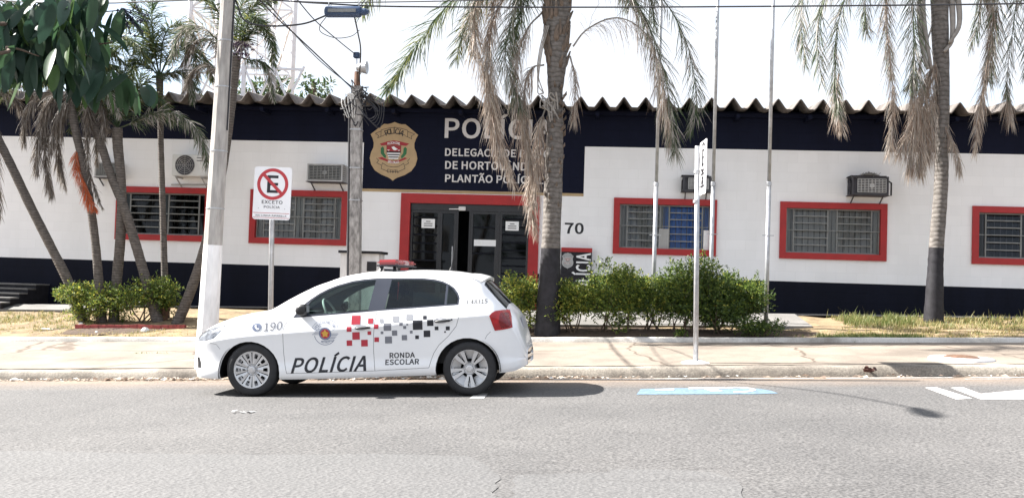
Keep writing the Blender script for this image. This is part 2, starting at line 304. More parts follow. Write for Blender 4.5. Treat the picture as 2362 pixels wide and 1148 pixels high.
# ------------------------------------------------------------------ materials
def mat(name, col, rough=0.6, metal=0.0, var=0.12, scale=6.0, bump=0.0, bscale=80.0, spec=0.5, detail=5.0, stretch=(1, 1, 1), trans=0.0, coat=0.0):
    m = bpy.data.materials.new(name); m.use_nodes = True
    n = m.node_tree; b = n.nodes['Principled BSDF']; L = n.links
    b.inputs['Roughness'].default_value = rough
    b.inputs['Metallic'].default_value = metal
    b.inputs['Specular IOR Level'].default_value = spec
    b.inputs['Coat Weight'].default_value = coat
    b.inputs['Coat Roughness'].default_value = 0.05
    t = n.nodes.new('ShaderNodeTexCoord'); mp = n.nodes.new('ShaderNodeMapping')
    mp.inputs['Scale'].default_value = stretch
    L.new(t.outputs['Object'], mp.inputs[0])
    c = Vector(col[:3])
    if var:
        ns = n.nodes.new('ShaderNodeTexNoise'); ns.inputs['Scale'].default_value = scale; ns.inputs['Detail'].default_value = detail
        ns.inputs['Roughness'].default_value = 0.62
        L.new(mp.outputs[0], ns.inputs['Vector'])
        rp = n.nodes.new('ShaderNodeValToRGB')
        lo, hi = c * (1 - var), c * (1 + var)
        rp.color_ramp.elements[0].position = 0.3; rp.color_ramp.elements[0].color = (*lo, 1)
        rp.color_ramp.elements[1].position = 0.7; rp.color_ramp.elements[1].color = (*[min(1, x) for x in hi], 1)
        L.new(ns.outputs['Fac'], rp.inputs[0]); L.new(rp.outputs[0], b.inputs['Base Color'])
    else:
        b.inputs['Base Color'].default_value = (*c, 1)
    if bump:
        n2 = n.nodes.new('ShaderNodeTexNoise'); n2.inputs['Scale'].default_value = bscale; n2.inputs['Detail'].default_value = 4
        L.new(mp.outputs[0], n2.inputs['Vector'])
        bp = n.nodes.new('ShaderNodeBump'); bp.inputs['Strength'].default_value = bump; bp.inputs['Distance'].default_value = 0.02
        L.new(n2.outputs['Fac'], bp.inputs['Height']); L.new(bp.outputs[0], b.inputs['Normal'])
    return m

def leafmat(name, col, tr=0.35, rough=0.5, var=0.25, tcol=None):
    m = mat(name, col, rough, 0, var, 9.0, spec=0.3)
    n = m.node_tree; b = n.nodes['Principled BSDF']; out = n.nodes['Material Output']
    tl = n.nodes.new('ShaderNodeBsdfTranslucent')
    tl.inputs[0].default_value = (*(tcol or [min(1, x * 1.6) for x in col]), 1)
    ms = n.nodes.new('ShaderNodeMixShader'); ms.inputs[0].default_value = tr
    n.links.new(b.outputs[0], ms.inputs[1]); n.links.new(tl.outputs[0], ms.inputs[2]); n.links.new(ms.outputs[0], out.inputs[0])
    return m

def glassmat(name, tint, gloss=0.12, rough=0.02, fres=0.8):
    """thin pane: tinted see-through with a mirror sheen that grows at a slant"""
    m = bpy.data.materials.new(name); m.use_nodes = True
    n = m.node_tree; out = n.nodes['Material Output']; n.nodes.remove(n.nodes['Principled BSDF'])
    tr = n.nodes.new('ShaderNodeBsdfTransparent'); tr.inputs[0].default_value = (*tint, 1)
    gl = n.nodes.new('ShaderNodeBsdfGlossy'); gl.inputs[0].default_value = (0.9, 0.95, 1, 1); gl.inputs['Roughness'].default_value = rough
    lw = n.nodes.new('ShaderNodeFresnel'); lw.inputs[0].default_value = 1.5
    ma = n.nodes.new('ShaderNodeMath'); ma.operation = 'MULTIPLY_ADD'; ma.inputs[1].default_value = fres; ma.inputs[2].default_value = gloss
    ns = n.nodes.new('ShaderNodeTexNoise'); ns.inputs['Scale'].default_value = 3
    ms = n.nodes.new('ShaderNodeMixShader')
    n.links.new(lw.outputs[0], ma.inputs[0]); n.links.new(ma.outputs[0], ms.inputs[0])
    n.links.new(tr.outputs[0], ms.inputs[1]); n.links.new(gl.outputs[0], ms.inputs[2]); n.links.new(ms.outputs[0], out.inputs[0])
    return m

def node(n, kind, **kw):
    x = n.nodes.new(kind)
    for k, v in kw.items():
        if k in x.inputs: x.inputs[k].default_value = v
        else: setattr(x, k, v)
    return x

def wall_paint(name, col, joint=0.8, dirt=0.06):
    """painted concrete blocks: faint joints, slight grime"""
    m = mat(name, col, 0.7, 0, 0.0, spec=0.12)
    n = m.node_tree; b = n.nodes['Principled BSDF']; L = n.links
    tcn = n.nodes.new('ShaderNodeTexCoord'); sep = n.nodes.new('ShaderNodeSeparateXYZ'); cmb = n.nodes.new('ShaderNodeCombineXYZ')
    L.new(tcn.outputs['Object'], sep.inputs[0]); L.new(sep.outputs[0], cmb.inputs[0]); L.new(sep.outputs[2], cmb.inputs[1])
    br = n.nodes.new('ShaderNodeTexBrick')
    br.inputs['Scale'].default_value = 1; br.inputs['Brick Width'].default_value = 0.4; br.inputs['Row Height'].default_value = 0.2
    br.inputs['Mortar Size'].default_value = 0.007; br.inputs['Mortar Smooth'].default_value = 0.4
    c = Vector(col)
    br.inputs['Color1'].default_value = (*c, 1); br.inputs['Color2'].default_value = (*(c * 0.965), 1)
    br.inputs['Mortar'].default_value = (*(c * joint), 1)
    L.new(cmb.outputs[0], br.inputs['Vector'])
    mpg = n.nodes.new('ShaderNodeMapping'); mpg.inputs['Scale'].default_value = (2.6, 1, 0.55); L.new(tcn.outputs['Object'], mpg.inputs[0])
    ns = node(n, 'ShaderNodeTexNoise', Scale=0.9, Detail=9.0, Roughness=0.65); L.new(mpg.outputs[0], ns.inputs['Vector'])
    rp = n.nodes.new('ShaderNodeValToRGB')
    rp.color_ramp.elements[0].position = 0.28; rp.color_ramp.elements[0].color = (1 - dirt * 2, 1 - dirt * 2, 1 - dirt * 2.2, 1)
    rp.color_ramp.elements[1].position = 0.6; rp.color_ramp.elements[1].color = (1, 1, 1, 1)
    L.new(ns.outputs['Fac'], rp.inputs[0])
    mxn = n.nodes.new('ShaderNodeMix'); mxn.data_type = 'RGBA'; mxn.blend_type = 'MULTIPLY'; mxn.inputs[0].default_value = 1
    L.new(br.outputs['Color'], mxn.inputs[6]); L.new(rp.outputs[0], mxn.inputs[7]); L.new(mxn.outputs[2], b.inputs['Base Color'])
    bp = node(n, 'ShaderNodeBump', Strength=0.2, Distance=0.008); bp.invert = True
    L.new(br.outputs['Fac'], bp.inputs['Height']); L.new(bp.outputs[0], b.inputs['Normal'])
    return m

def asphalt(name, base, tone2, speck=0.55, grain=95.0, dirt=True):
    m = mat(name, base, 0.85, 0, 0)
    n = m.node_tree; b = n.nodes['Principled BSDF']; L = n.links
    t = n.nodes.new('ShaderNodeTexCoord')
    big = node(n, 'ShaderNodeTexNoise', Scale=0.45, Detail=6.0, Roughness=0.6)
    fine = node(n, 'ShaderNodeTexNoise', Scale=grain, Detail=3.0, Roughness=0.7)
    vor = node(n, 'ShaderNodeTexVoronoi', Scale=grain * 0.45)
    for q in (big, fine, vor): L.new(t.outputs['Object'], q.inputs['Vector'])
    r1 = n.nodes.new('ShaderNodeValToRGB')
    r1.color_ramp.elements[0].position = 0.35; r1.color_ramp.elements[0].color = (*base, 1)
    r1.color_ramp.elements[1].position = 0.68; r1.color_ramp.elements[1].color = (*tone2, 1)
    L.new(big.outputs['Fac'], r1.inputs[0])
    r2 = n.nodes.new('ShaderNodeValToRGB')
    r2.color_ramp.elements[0].position = 0.34; r2.color_ramp.elements[0].color = (1 - speck, 1 - speck, 1 - speck, 1)
    r2.color_ramp.elements[1].position = 0.66; r2.color_ramp.elements[1].color = (1 + speck, 1 + speck, 1 + speck * 0.95, 1)
    L.new(fine.outputs['Fac'], r2.inputs[0])
    m1 = n.nodes.new('ShaderNodeMix'); m1.data_type = 'RGBA'; m1.blend_type = 'MULTIPLY'; m1.inputs[0].default_value = 1
    L.new(r1.outputs[0], m1.inputs[6]); L.new(r2.outputs[0], m1.inputs[7])
    last = m1.outputs[2]
    st = node(n, 'ShaderNodeTexNoise', Scale=1.3, Detail=7.0, Roughness=0.7, Distortion=0.6)      # old drips and scuffs
    mps = n.nodes.new('ShaderNodeMapping'); mps.inputs['Scale'].default_value = (0.5, 1.6, 1); mps.inputs['Location'].default_value = (3.7, 1.2, 0)
    L.new(t.outputs['Object'], mps.inputs[0]); L.new(mps.outputs[0], st.inputs['Vector'])
    r4 = n.nodes.new('ShaderNodeValToRGB')
    r4.color_ramp.elements[0].position = 0.58; r4.color_ramp.elements[0].color = (1, 1, 1, 1)
    r4.color_ramp.elements[1].position = 0.72; r4.color_ramp.elements[1].color = (0.74, 0.73, 0.73, 1)
    L.new(st.outputs['Fac'], r4.inputs[0])
    m4 = n.nodes.new('ShaderNodeMix'); m4.data_type = 'RGBA'; m4.blend_type = 'MULTIPLY'; m4.inputs[0].default_value = 1
    L.new(last, m4.inputs[6]); L.new(r4.outputs[0], m4.inputs[7]); last = m4.outputs[2]
    if dirt:                      # earth washed along the gutter
        sep = n.nodes.new('ShaderNodeSeparateXYZ'); L.new(t.outputs['Object'], sep.inputs[0])
        mr = node(n, 'ShaderNodeMapRange'); mr.inputs[1].default_value = 11.6; mr.inputs[2].default_value = 13.1
        L.new(sep.outputs[1], mr.inputs[0])
        nz = node(n, 'ShaderNodeTexNoise', Scale=1.7, Detail=8.0); L.new(t.outputs['Object'], nz.inputs['Vector'])
        mu = n.nodes.new('ShaderNodeMath'); mu.operation = 'MULTIPLY'; L.new(mr.outputs[0], mu.inputs[0]); L.new(nz.outputs['Fac'], mu.inputs[1])
        m2 = n.nodes.new('ShaderNodeMix'); m2.data_type = 'RGBA'
        L.new(mu.outputs[0], m2.inputs[0]); L.new(last, m2.inputs[6]); m2.inputs[7].default_value = (0.30, 0.21, 0.14, 1)
        last = m2.outputs[2]
    L.new(last, b.inputs['Base Color'])
    bp = node(n, 'ShaderNodeBump', Strength=0.5, Distance=0.012)
    L.new(vor.outputs['Distance'], bp.inputs['Height']); L.new(bp.outputs[0], b.inputs['Normal'])
    return m

def concrete(name, base, stain, joint=0.0, crack=0.0, speck=0.12, kerbpaint=False):
    m = mat(name, base, 0.85, 0, 0)
    n = m.node_tree; b = n.nodes['Principled BSDF']; L = n.links
    t = n.nodes.new('ShaderNodeTexCoord')
    n1 = node(n, 'ShaderNodeTexNoise', Scale=0.8, Detail=9.0, Roughness=0.68)
    n2 = node(n, 'ShaderNodeTexNoise', Scale=45.0, Detail=4.0)
    L.new(t.outputs['Object'], n1.inputs['Vector']); L.new(t.outputs['Object'], n2.inputs['Vector'])
    r1 = n.nodes.new('ShaderNodeValToRGB')
    r1.color_ramp.elements[0].position = 0.36; r1.color_ramp.elements[0].color = (*stain, 1)
    r1.color_ramp.elements[1].position = 0.6; r1.color_ramp.elements[1].color = (*base, 1)
    L.new(n1.outputs['Fac'], r1.inputs[0])
    r2 = n.nodes.new('ShaderNodeValToRGB')
    r2.color_ramp.elements[0].position = 0.3; r2.color_ramp.elements[0].color = (1 - speck, 1 - speck, 1 - speck, 1)
    r2.color_ramp.elements[1].position = 0.7; r2.color_ramp.elements[1].color = (1 + speck, 1 + speck, 1 + speck, 1)
    L.new(n2.outputs['Fac'], r2.inputs[0])
    m1 = n.nodes.new('ShaderNodeMix'); m1.data_type = 'RGBA'; m1.blend_type = 'MULTIPLY'; m1.inputs[0].default_value = 1
    L.new(r1.outputs[0], m1.inputs[6]); L.new(r2.outputs[0], m1.inputs[7]); last = m1.outputs[2]
    if crack:
        ad = n.nodes.new('ShaderNodeMix'); ad.data_type = 'RGBA'; ad.inputs[0].default_value = 0.22
        n3 = node(n, 'ShaderNodeTexNoise', Scale=2.2, Detail=6.0); L.new(t.outputs['Object'], n3.inputs['Vector'])
        L.new(t.outputs['Object'], ad.inputs[6]); L.new(n3.outputs['Color'], ad.inputs[7])
        v = node(n, 'ShaderNodeTexVoronoi', Scale=crack); v.feature = 'DISTANCE_TO_EDGE'; L.new(ad.outputs[2], v.inputs['Vector'])
        r3 = n.nodes.new('ShaderNodeValToRGB')
        r3.color_ramp.elements[0].position = 0.004; r3.color_ramp.elements[0].color = (0.35, 0.3, 0.26, 1)
        r3.color_ramp.elements[1].position = 0.012; r3.color_ramp.elements[1].color = (1, 1, 1, 1)
        L.new(v.outputs['Distance'], r3.inputs[0])
        m3 = n.nodes.new('ShaderNodeMix'); m3.data_type = 'RGBA'; m3.blend_type = 'MULTIPLY'; m3.inputs[0].default_value = 0.8
        L.new(last, m3.inputs[6]); L.new(r3.outputs[0], m3.inputs[7]); last = m3.outputs[2]
    L.new(last, b.inputs['Base Color'])
    bp = node(n, 'ShaderNodeBump', Strength=0.4, Distance=0.01)
    L.new(n2.outputs['Fac'], bp.inputs['Height']); L.new(bp.outputs[0], b.inputs['Normal'])
    return m

def ringbark(name, col, dark, scale=30.0):
    """palm trunk: rings of old leaf scars"""
    m = mat(name, col, 0.85, 0, 0)
    n = m.node_tree; b = n.nodes['Principled BSDF']; L = n.links
    t = n.nodes.new('ShaderNodeTexCoord')
    w = node(n, 'ShaderNodeTexWave', Scale=scale / 6.0, Distortion=4.5, Detail=4.0); w.bands_direction = 'Z'; w.inputs['Detail Scale'].default_value = 1.5
    n2 = node(n, 'ShaderNodeTexNoise', Scale=14.0, Detail=6.0)
    L.new(t.outputs['Object'], w.inputs['Vector']); L.new(t.outputs['Object'], n2.inputs['Vector'])
    r = n.nodes.new('ShaderNodeValToRGB')
    r.color_ramp.elements[0].position = 0.05; r.color_ramp.elements[0].color = (*dark, 1)
    r.color_ramp.elements[1].position = 0.45; r.color_ramp.elements[1].color = (*col, 1)
    L.new(w.outputs['Fac'], r.inputs[0])
    r2 = n.nodes.new('ShaderNodeValToRGB')
    r2.color_ramp.elements[0].position = 0.3; r2.color_ramp.elements[0].color = (0.6, 0.58, 0.55, 1)
    r2.color_ramp.elements[1].position = 0.65; r2.color_ramp.elements[1].color = (1.15, 1.12, 1.1, 1)
    L.new(n2.outputs['Fac'], r2.inputs[0])
    m1 = n.nodes.new('ShaderNodeMix'); m1.data_type = 'RGBA'; m1.blend_type = 'MULTIPLY'; m1.inputs[0].default_value = 1
    L.new(r.outputs[0], m1.inputs[6]); L.new(r2.outputs[0], m1.inputs[7]); L.new(m1.outputs[2], b.inputs['Base Color'])
    bp = node(n, 'ShaderNodeBump', Strength=0.3, Distance=0.015); L.new(w.outputs['Fac'], bp.inputs['Height']); L.new(bp.outputs[0], b.inputs['Normal'])
    return m

MT = {}
MT['white_wall'] = wall_paint('white block paint', (0.88, 0.875, 0.885), 0.95, 0.025)
MT['navy_wall'] = wall_paint('navy block paint', (0.006, 0.0082, 0.023), 0.85, 0.1)
MT['base_wall'] = wall_paint('black block paint', (0.0065, 0.008, 0.017), 0.88, 0.15)
MT['tan'] = mat('tan paint', (0.42, 0.30, 0.16), 0.6)
MT['red'] = mat('red enamel paint', (0.35, 0.011, 0.012), 0.5, var=0.12, scale=4)
MT['letter'] = mat('pale grey paint', (0.62, 0.60, 0.60), 0.6, var=0.06)
MT['black_paint'] = mat('black paint', (0.020, 0.019, 0.023), 0.6, var=0.45, scale=9, bump=0.3, spec=0.25)
MT['sash'] = mat('grey window metal', (0.20, 0.205, 0.20), 0.5, 0.2, var=0.15)
MT['curtain'] = mat('grey curtain', (0.36, 0.355, 0.345), 0.9, var=0.12, scale=5, stretch=(7, 1, 0.3))
MT['blue_curtain'] = mat('blue curtain', (0.05, 0.17, 0.55), 0.8, var=0.25, scale=5, stretch=(5, 1, 0.4))
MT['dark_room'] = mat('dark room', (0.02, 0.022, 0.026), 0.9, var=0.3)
MT['pane'] = glassmat('window pane', (0.80, 0.82, 0.82), 0.0, 0.04, 0.7)
MT['dark_pane'] = glassmat('dark window pane', (0.16, 0.2, 0.22), 0.0, 0.04, 0.6)
MT['door_metal'] = mat('black door metal', (0.013, 0.014, 0.018), 0.3, var=0.2, spec=0.5)
MT['paper'] = mat('white paper', (0.8, 0.8, 0.8), 0.8, var=0.03)
MT['ink'] = mat('dark ink', (0.02, 0.02, 0.025), 0.7, var=0)
MT['roof'] = mat('weathered fibre cement', (0.12, 0.105, 0.097), 0.9, var=0.6, scale=2.2, bump=0.4, bscale=25)
MT['gold'] = mat('tan gold paint', (0.44, 0.31, 0.17), 0.6, var=0.1)
MT['wine'] = mat('wine red paint', (0.33, 0.02, 0.03), 0.6, var=0.1)
MT['green_paint'] = mat('green paint', (0.02, 0.14, 0.05), 0.6, var=0.1)
MT['white_paint'] = mat('white paint', (0.80, 0.80, 0.80), 0.5, var=0.05)
MT['galv'] = mat('galvanised steel', (0.42, 0.43, 0.45), 0.45, 0.6, var=0.2, scale=10, bump=0.1)
MT['rust'] = mat('rusty steel', (0.16, 0.09, 0.06), 0.8, 0.2, var=0.4)
MT['pole_concrete'] = mat('grey pole concrete', (0.36, 0.34, 0.32), 0.85, var=0.3, scale=5, stretch=(3, 3, 0.5), bump=0.3)
MT['pole_white'] = mat('whitewash', (0.72, 0.71, 0.71), 0.8, var=0.16, scale=4, stretch=(2, 2, 0.5), bump=0.2)
MT['cable'] = mat('black cable', (0.02, 0.02, 0.025), 0.6, var=0.1)
MT['closure'] = mat('dark blue plastic', (0.02, 0.045, 0.10), 0.5, var=0.2)
MT['ac_grey'] = mat('grey casing', (0.38, 0.38, 0.38), 0.55, var=0.15)
MT['ac_dark'] = mat('dark grille', (0.05, 0.05, 0.06), 0.6, var=0.2)
MT['ac_white'] = mat('white casing', (0.66, 0.66, 0.65), 0.5, var=0.08)
MT['sign_red'] = mat('sign red', (0.45, 0.035, 0.045), 0.45, var=0.05)
MT['sign_white'] = mat('sign white', (0.80, 0.80, 0.82), 0.4, var=0.03)
MT['asphalt'] = asphalt('worn asphalt', (0.070, 0.068, 0.069), (0.098, 0.0945, 0.0945), 0.62, 50)
MT['asphalt_patch'] = asphalt('pale asphalt patch', (0.086, 0.085, 0.086), (0.104, 0.102, 0.103), 0.36, 60, dirt=False)
MT['sidewalk'] = concrete('worn sidewalk concrete', (0.232, 0.194, 0.158), (0.138, 0.114, 0.093), crack=0.5)
MT['kerb'] = concrete('worn whitewashed kerb', (0.29, 0.26, 0.22), (0.10, 0.085, 0.07), speck=0.3)
MT['edging'] = concrete('white garden edging', (0.58, 0.56, 0.53), (0.25, 0.23, 0.20))
MT['path'] = concrete('grey path concrete', (0.19, 0.182, 0.175), (0.125, 0.12, 0.112))
MT['soil'] = mat('dry soil and thatch', (0.20, 0.145, 0.082), 0.95, var=0.45, scale=3.5, bump=0.6, bscale=30)
MT['soil_brown'] = mat('brown earth', (0.12, 0.065, 0.04), 0.95, var=0.4, scale=25, bump=0.6)
MT['pole_stain'] = mat('mottled post concrete', (0.30, 0.285, 0.275), 0.85, var=0.55, scale=9, stretch=(2, 2, 0.8), bump=0.4)
MT['red_worn'] = mat('worn red paint', (0.30, 0.06, 0.055), 0.8, var=0.4, scale=18)
MT['dry_red'] = mat('rust brown leaf', (0.055, 0.018, 0.012), 0.8, var=0.3)
MT['soil_dark'] = mat('dark garden soil', (0.07, 0.045, 0.03), 0.95, var=0.4, scale=9, bump=0.6, bscale=30)
MT['road_white'] = mat('worn white road paint', (0.42, 0.41, 0.40), 0.8, var=0.35, scale=20)
MT['road_blue'] = mat('worn blue road paint', (0.105, 0.165, 0.225), 0.8, var=0.35, scale=18)
MT['palm_bark'] = ringbark('ringed palm bark', (0.15, 0.14, 0.132), (0.105, 0.094, 0.087), 22)
MT['palm_bark_slim'] = ringbark('slim palm bark', (0.115, 0.102, 0.092), (0.07, 0.06, 0.053), 38)
MT['fibre'] = mat('old leaf bases', (0.15, 0.115, 0.09), 0.9, var=0.45, scale=10, bump=0.8, bscale=20, stretch=(3, 3, 0.6))
MT['bark'] = mat('brown bark', (0.10, 0.07, 0.05), 0.9, var=0.4, scale=12, bump=0.5)
MT['frond_a'] = leafmat('palm green', (0.045, 0.075, 0.030), 0.3)
MT['frond_b'] = leafmat('palm grey green', (0.085, 0.105, 0.06), 0.3)
MT['frond_c'] = leafmat('palm yellow green', (0.13, 0.135, 0.035), 0.35)
MT['dry_a'] = leafmat('dry frond brown', (0.26, 0.195, 0.155), 0.25)
MT['dry_b'] = leafmat('dry frond straw', (0.42, 0.36, 0.30), 0.3)
MT['dry_c'] = leafmat('dry frond grey', (0.34, 0.315, 0.29), 0.3)
MT['skirt_a'] = leafmat('dark dead frond', (0.10, 0.08, 0.065), 0.2)
MT['skirt_b'] = leafmat('grey dead frond', (0.18, 0.155, 0.13), 0.2)
MT['orange_a'] = leafmat('withered orange', (0.50, 0.13, 0.05), 0.3)
MT['bush_a'] = leafmat('bush leaf green', (0.085, 0.13, 0.028), 0.3)
MT['bush_b'] = leafmat('bush leaf bright', (0.185, 0.235, 0.045), 0.35)
MT['bush_c'] = leafmat('bush leaf yellow', (0.34, 0.32, 0.06), 0.35)
MT['bush_d'] = leafmat('bush leaf deep', (0.045, 0.075, 0.022), 0.25)
MT['big_a'] = leafmat('big leaf dark', (0.020, 0.046, 0.030), 0.2, 0.45)
MT['big_b'] = leafmat('big leaf green', (0.034, 0.070, 0.032), 0.3, 0.45)
MT['big_c'] = leafmat('big leaf light', (0.055, 0.10, 0.03), 0.3, 0.4)
MT['grass_a'] = leafmat('grass straw', (0.30, 0.24, 0.11), 0.3)
MT['grass_b'] = leafmat('grass green', (0.10, 0.13, 0.035), 0.3)
MT['grass_c'] = leafmat('grass pale', (0.22, 0.21, 0.09), 0.3)
MT['stone'] = mat('white stone', (0.7, 0.7, 0.68), 0.8, var=0.1)
MT['tower'] = mat('white tower steel', (0.62, 0.62, 0.66), 0.5, 0.1, var=0.1)
MT['far_leaf'] = leafmat('far tree leaf', (0.05, 0.085, 0.035), 0.3)
# ================================================================== the setting
def sheet(name, x0, x1, ys, zf, m, nx=60, lift=0.0, parent=None, kind='structure', skirt=0):
    mb = MB(); vs = []; fs = []
    for i in range(nx + 1):
        X = x0 + (x1 - x0) * i / nx
        for Y in ys: vs.append((X, Y, zf(X, Y) + lift))
    k = len(ys)
    for i in range(nx):
        for j in range(k - 1):
            fs.append((i * k + j, (i + 1) * k + j, (i + 1) * k + j + 1, i * k + j + 1))
    mb.add(vs, fs)
    o = mb.build(name, m, parent)
    if kind: o['kind'] = kind
    return o
gnd = sheet('ground', -600, 600, [-400, -60, 0, 20, 60, 900], lambda X, Y: 0.0455 * clampx(X) - 0.55, MT['soil'], nx=80)
road = sheet('road', -60, 60, [-8, 0, 4, 8, 10, 12.2, 12.65, YK + 0.02], z_road, MT['asphalt'], nx=80)
far_walk = sheet('far_pavement', -60, 60, [-20, -8.0], lambda X, Y: z_road(X) + 0.13, MT['sidewalk'], nx=40)

def strip_mesh(name, x0, x1, prof, m, n=160, wob=0.006, kind='structure'):
    """profile [(Y, zfun)] swept along X, slightly uneven"""
    mb = MB(); vs = []; fs = []; k = len(prof); rng = random.Random(3)
    for i in range(n + 1):
        X = x0 + (x1 - x0) * i / n
        for Y, zf in prof: vs.append((X, Y + rng.uniform(-wob, wob), zf(X) + rng.uniform(-wob, wob) * 0.7))
    for i in range(n):
        for j in range(k - 1): fs.append((i * k + j, (i + 1) * k + j, (i + 1) * k + j + 1, i * k + j + 1))
    mb.add(vs, fs)
    o = mb.build(name, m, smooth=True); o['kind'] = kind
    return o
strip_mesh('kerb', -45, 45, [(YK - 0.01, lambda X: z_road(X, YK) - 0.05), (YK + 0.015, lambda X: z_road(X, YK) + 0.04),
                             (YK + 0.04, lambda X: z_kerb(X) - 0.035), (YK + 0.075, lambda X: z_kerb(X) - 0.005),
                             (YK + 0.21, lambda X: z_kerb(X) + 0.004), (YK + 0.235, lambda X: z_kerb(X) - 0.03)], MT['kerb'], n=420, wob=0.008)
sheet('sidewalk', -45, 45, [YK + 0.22, 13.8, 14.5, 15.2, 15.8, YG + 0.02], lambda X, Y: ground(X, min(Y, YG - 1e-4)), MT['sidewalk'], nx=120)
strip_mesh('garden_edging', -45, 45, [(YG - 0.005, lambda X: z_edge(X) - 0.10), (YG + 0.005, lambda X: z_edge(X) + 0.03), (YG + 0.02, lambda X: z_edge(X) + 0.045),
                                      (YG + 0.11, lambda X: z_edge(X) + 0.045), (YG + 0.125, lambda X: z_edge(X) - 0.04)], MT['edging'], n=260, wob=0.006)
_rl = random.Random(11)
lw_ = {}
def z_lawn(X, Y):
    key = (round(X, 3), round(Y, 3))
    if key not in lw_: lw_[key] = _rl.uniform(-0.025, 0.025)
    return ground(X, min(max(Y, YG + 1e-3), YP)) - 0.005 + lw_[key]
sheet('lawn', -45, 45, [YG + 0.11, 16.8, 17.2, 17.6, 18.0, 18.5, 19.0, YP + 0.02], z_lawn, MT['soil'], nx=220)
sheet('path', -45, 45, [YP - 0.05, 20.0, YW + 0.3], lambda X, Y: z_wall(X) + 0.02, MT['path'], nx=60)
# dark planting soil under the shrubs by the door
def bed(name, cx, cy, rx, ry, m, lift=0.022):
    mb = MB(); n = 28; rng = random.Random(int(cx * 100) & 255)
    vs = [(cx, cy, z_lawn(cx, cy) + lift + 0.02)]
    for i in range(n):
        a = 2 * math.pi * i / n; q = rng.uniform(0.88, 1.08)
        x, y = cx + rx * q * math.cos(a), max(YG + 0.13, cy + ry * q * math.sin(a))
        vs.append((x, y, ground(x, min(max(y, YG + 1e-3), YP)) + lift - 0.03))
    mb.add(vs, [(0, 1 + i, 1 + (i + 1) % n) for i in range(n)])
    o = mb.build(name, m); o['kind'] = 'structure'
bed('planting_soil', 0.35, 17.1, 3.6, 0.75, MT['soil_dark'])
bed('planting_soil', -9.0, 17.25, 1.35, 0.4, MT['soil_dark'])
# bare paving between the shrubs and the path
def slab(name, x0, x1, y0, y1, lift, m):
    mb = MB(); n = 12; vs = []
    for i in range(n + 1):
        X = x0 + (x1 - x0) * i / n
        for Y in (y0, y1): vs.append((X, Y, ground(X, Y) + lift))
        for Y in (y0, y1): vs.append((X, Y, ground(X, Y) - 0.1))
    fs = []
    for i in range(n):
        a, b = i * 4, i * 4 + 4
        fs += [(a, b, b + 1, a + 1), (a + 2, b + 2, b, a), (a + 1, b + 1, b + 3, a + 3)]
    mb.add(vs, fs)
    o = mb.build(name, m); o['kind'] = 'structure'
slab('paved_apron', -4.9, 3.5, 17.75, 19.46, 0.045, MT['path'])
slab('paved_apron', -13.5, -10.2, 18.9, 19.46, 0.045, MT['path'])

# worn patches of paler asphalt in the roadway
def patch(name, pts, m, lift=0.004):
    rng = random.Random(len(pts) * 7 + 1); W = []
    pts = [G(*p) for p in pts]
    out = []
    for i, p in enumerate(pts):
        q = pts[(i + 1) % len(pts)]; d = (q - p)
        k = max(1, int(d.length / 0.12))
        for j in range(k):
            t = j / k; e = p + d * t
            e = e + Vector((rng.uniform(-0.02, 0.02), rng.uniform(-0.012, 0.012), 0))
            out.append((e.x, e.y, z_road(e.x, e.y) + lift))
    mb = MB(); mb.add(out, [tuple(range(len(out)))])
    return mb.build(name, m, road)
patch('asphalt_patch', [(-300, 1044), (90, 1040), (330, 1046), (620, 1049), (900, 1047), (1080, 1052), (1130, 1075), (1150, 1105), (1140, 1147), (1150, 1300), (-600, 1300)], MT['asphalt_patch'])
patch('asphalt_patch', [(1190, 1095), (1290, 1092), (1405, 1090), (1412, 1083), (1560, 1083), (1640, 1090), (1690, 1105), (1715, 1125), (1720, 1300), (1175, 1300), (1185, 1120)], MT['asphalt_patch'])

# painted markings on the asphalt
def mark(name, polys, m, lift, worn=None):
    mb = MB()
    for pts in polys:
        w = [G(*p) for p in pts]
        mb.add([(p.x, p.y, z_road(p.x, p.y) + lift) for p in w], [tuple(range(len(w)))])
    return mb.build(name, m, road)
def line_strip(name, x0, x1, Y, w, m, lift, seed, gap=0.0):
    mb = MB(); rng = random.Random(seed); X = x0
    while X < x1:
        L = rng.uniform(0.15, 0.5)
        if rng.random() > gap:
            a, b = Y + rng.uniform(-0.012, 0.012), Y + w + rng.uniform(-0.02, 0.02)
            c, d = Y + rng.uniform(-0.012, 0.012), Y + w + rng.uniform(-0.02, 0.02)
            mb.add([(X, a, z_road(X, a) + lift), (X + L, c, z_road(X + L, c) + lift), (X + L, d, z_road(X + L, d) + lift), (X, b, z_road(X, b) + lift)], [(0, 1, 2, 3)])
        X += L
    return mb.build(name, m, road)
line_strip('edge_line', -0.7, 9.0, 12.86, 0.09, MT['road_white'], 0.004, 5, 0.06)
mark('parking_dash', [[(1098, 907), (1126, 907), (1116, 919), (1083, 919)]], MT['road_white'], 0.004)
sym = mark('accessible_parking_symbol', [[(1478, 897), (1560, 895), (1745, 896), (1775, 900), (1795, 907), (1740, 909), (1640, 909), (1468, 910)]], MT['road_blue'], 0.004)
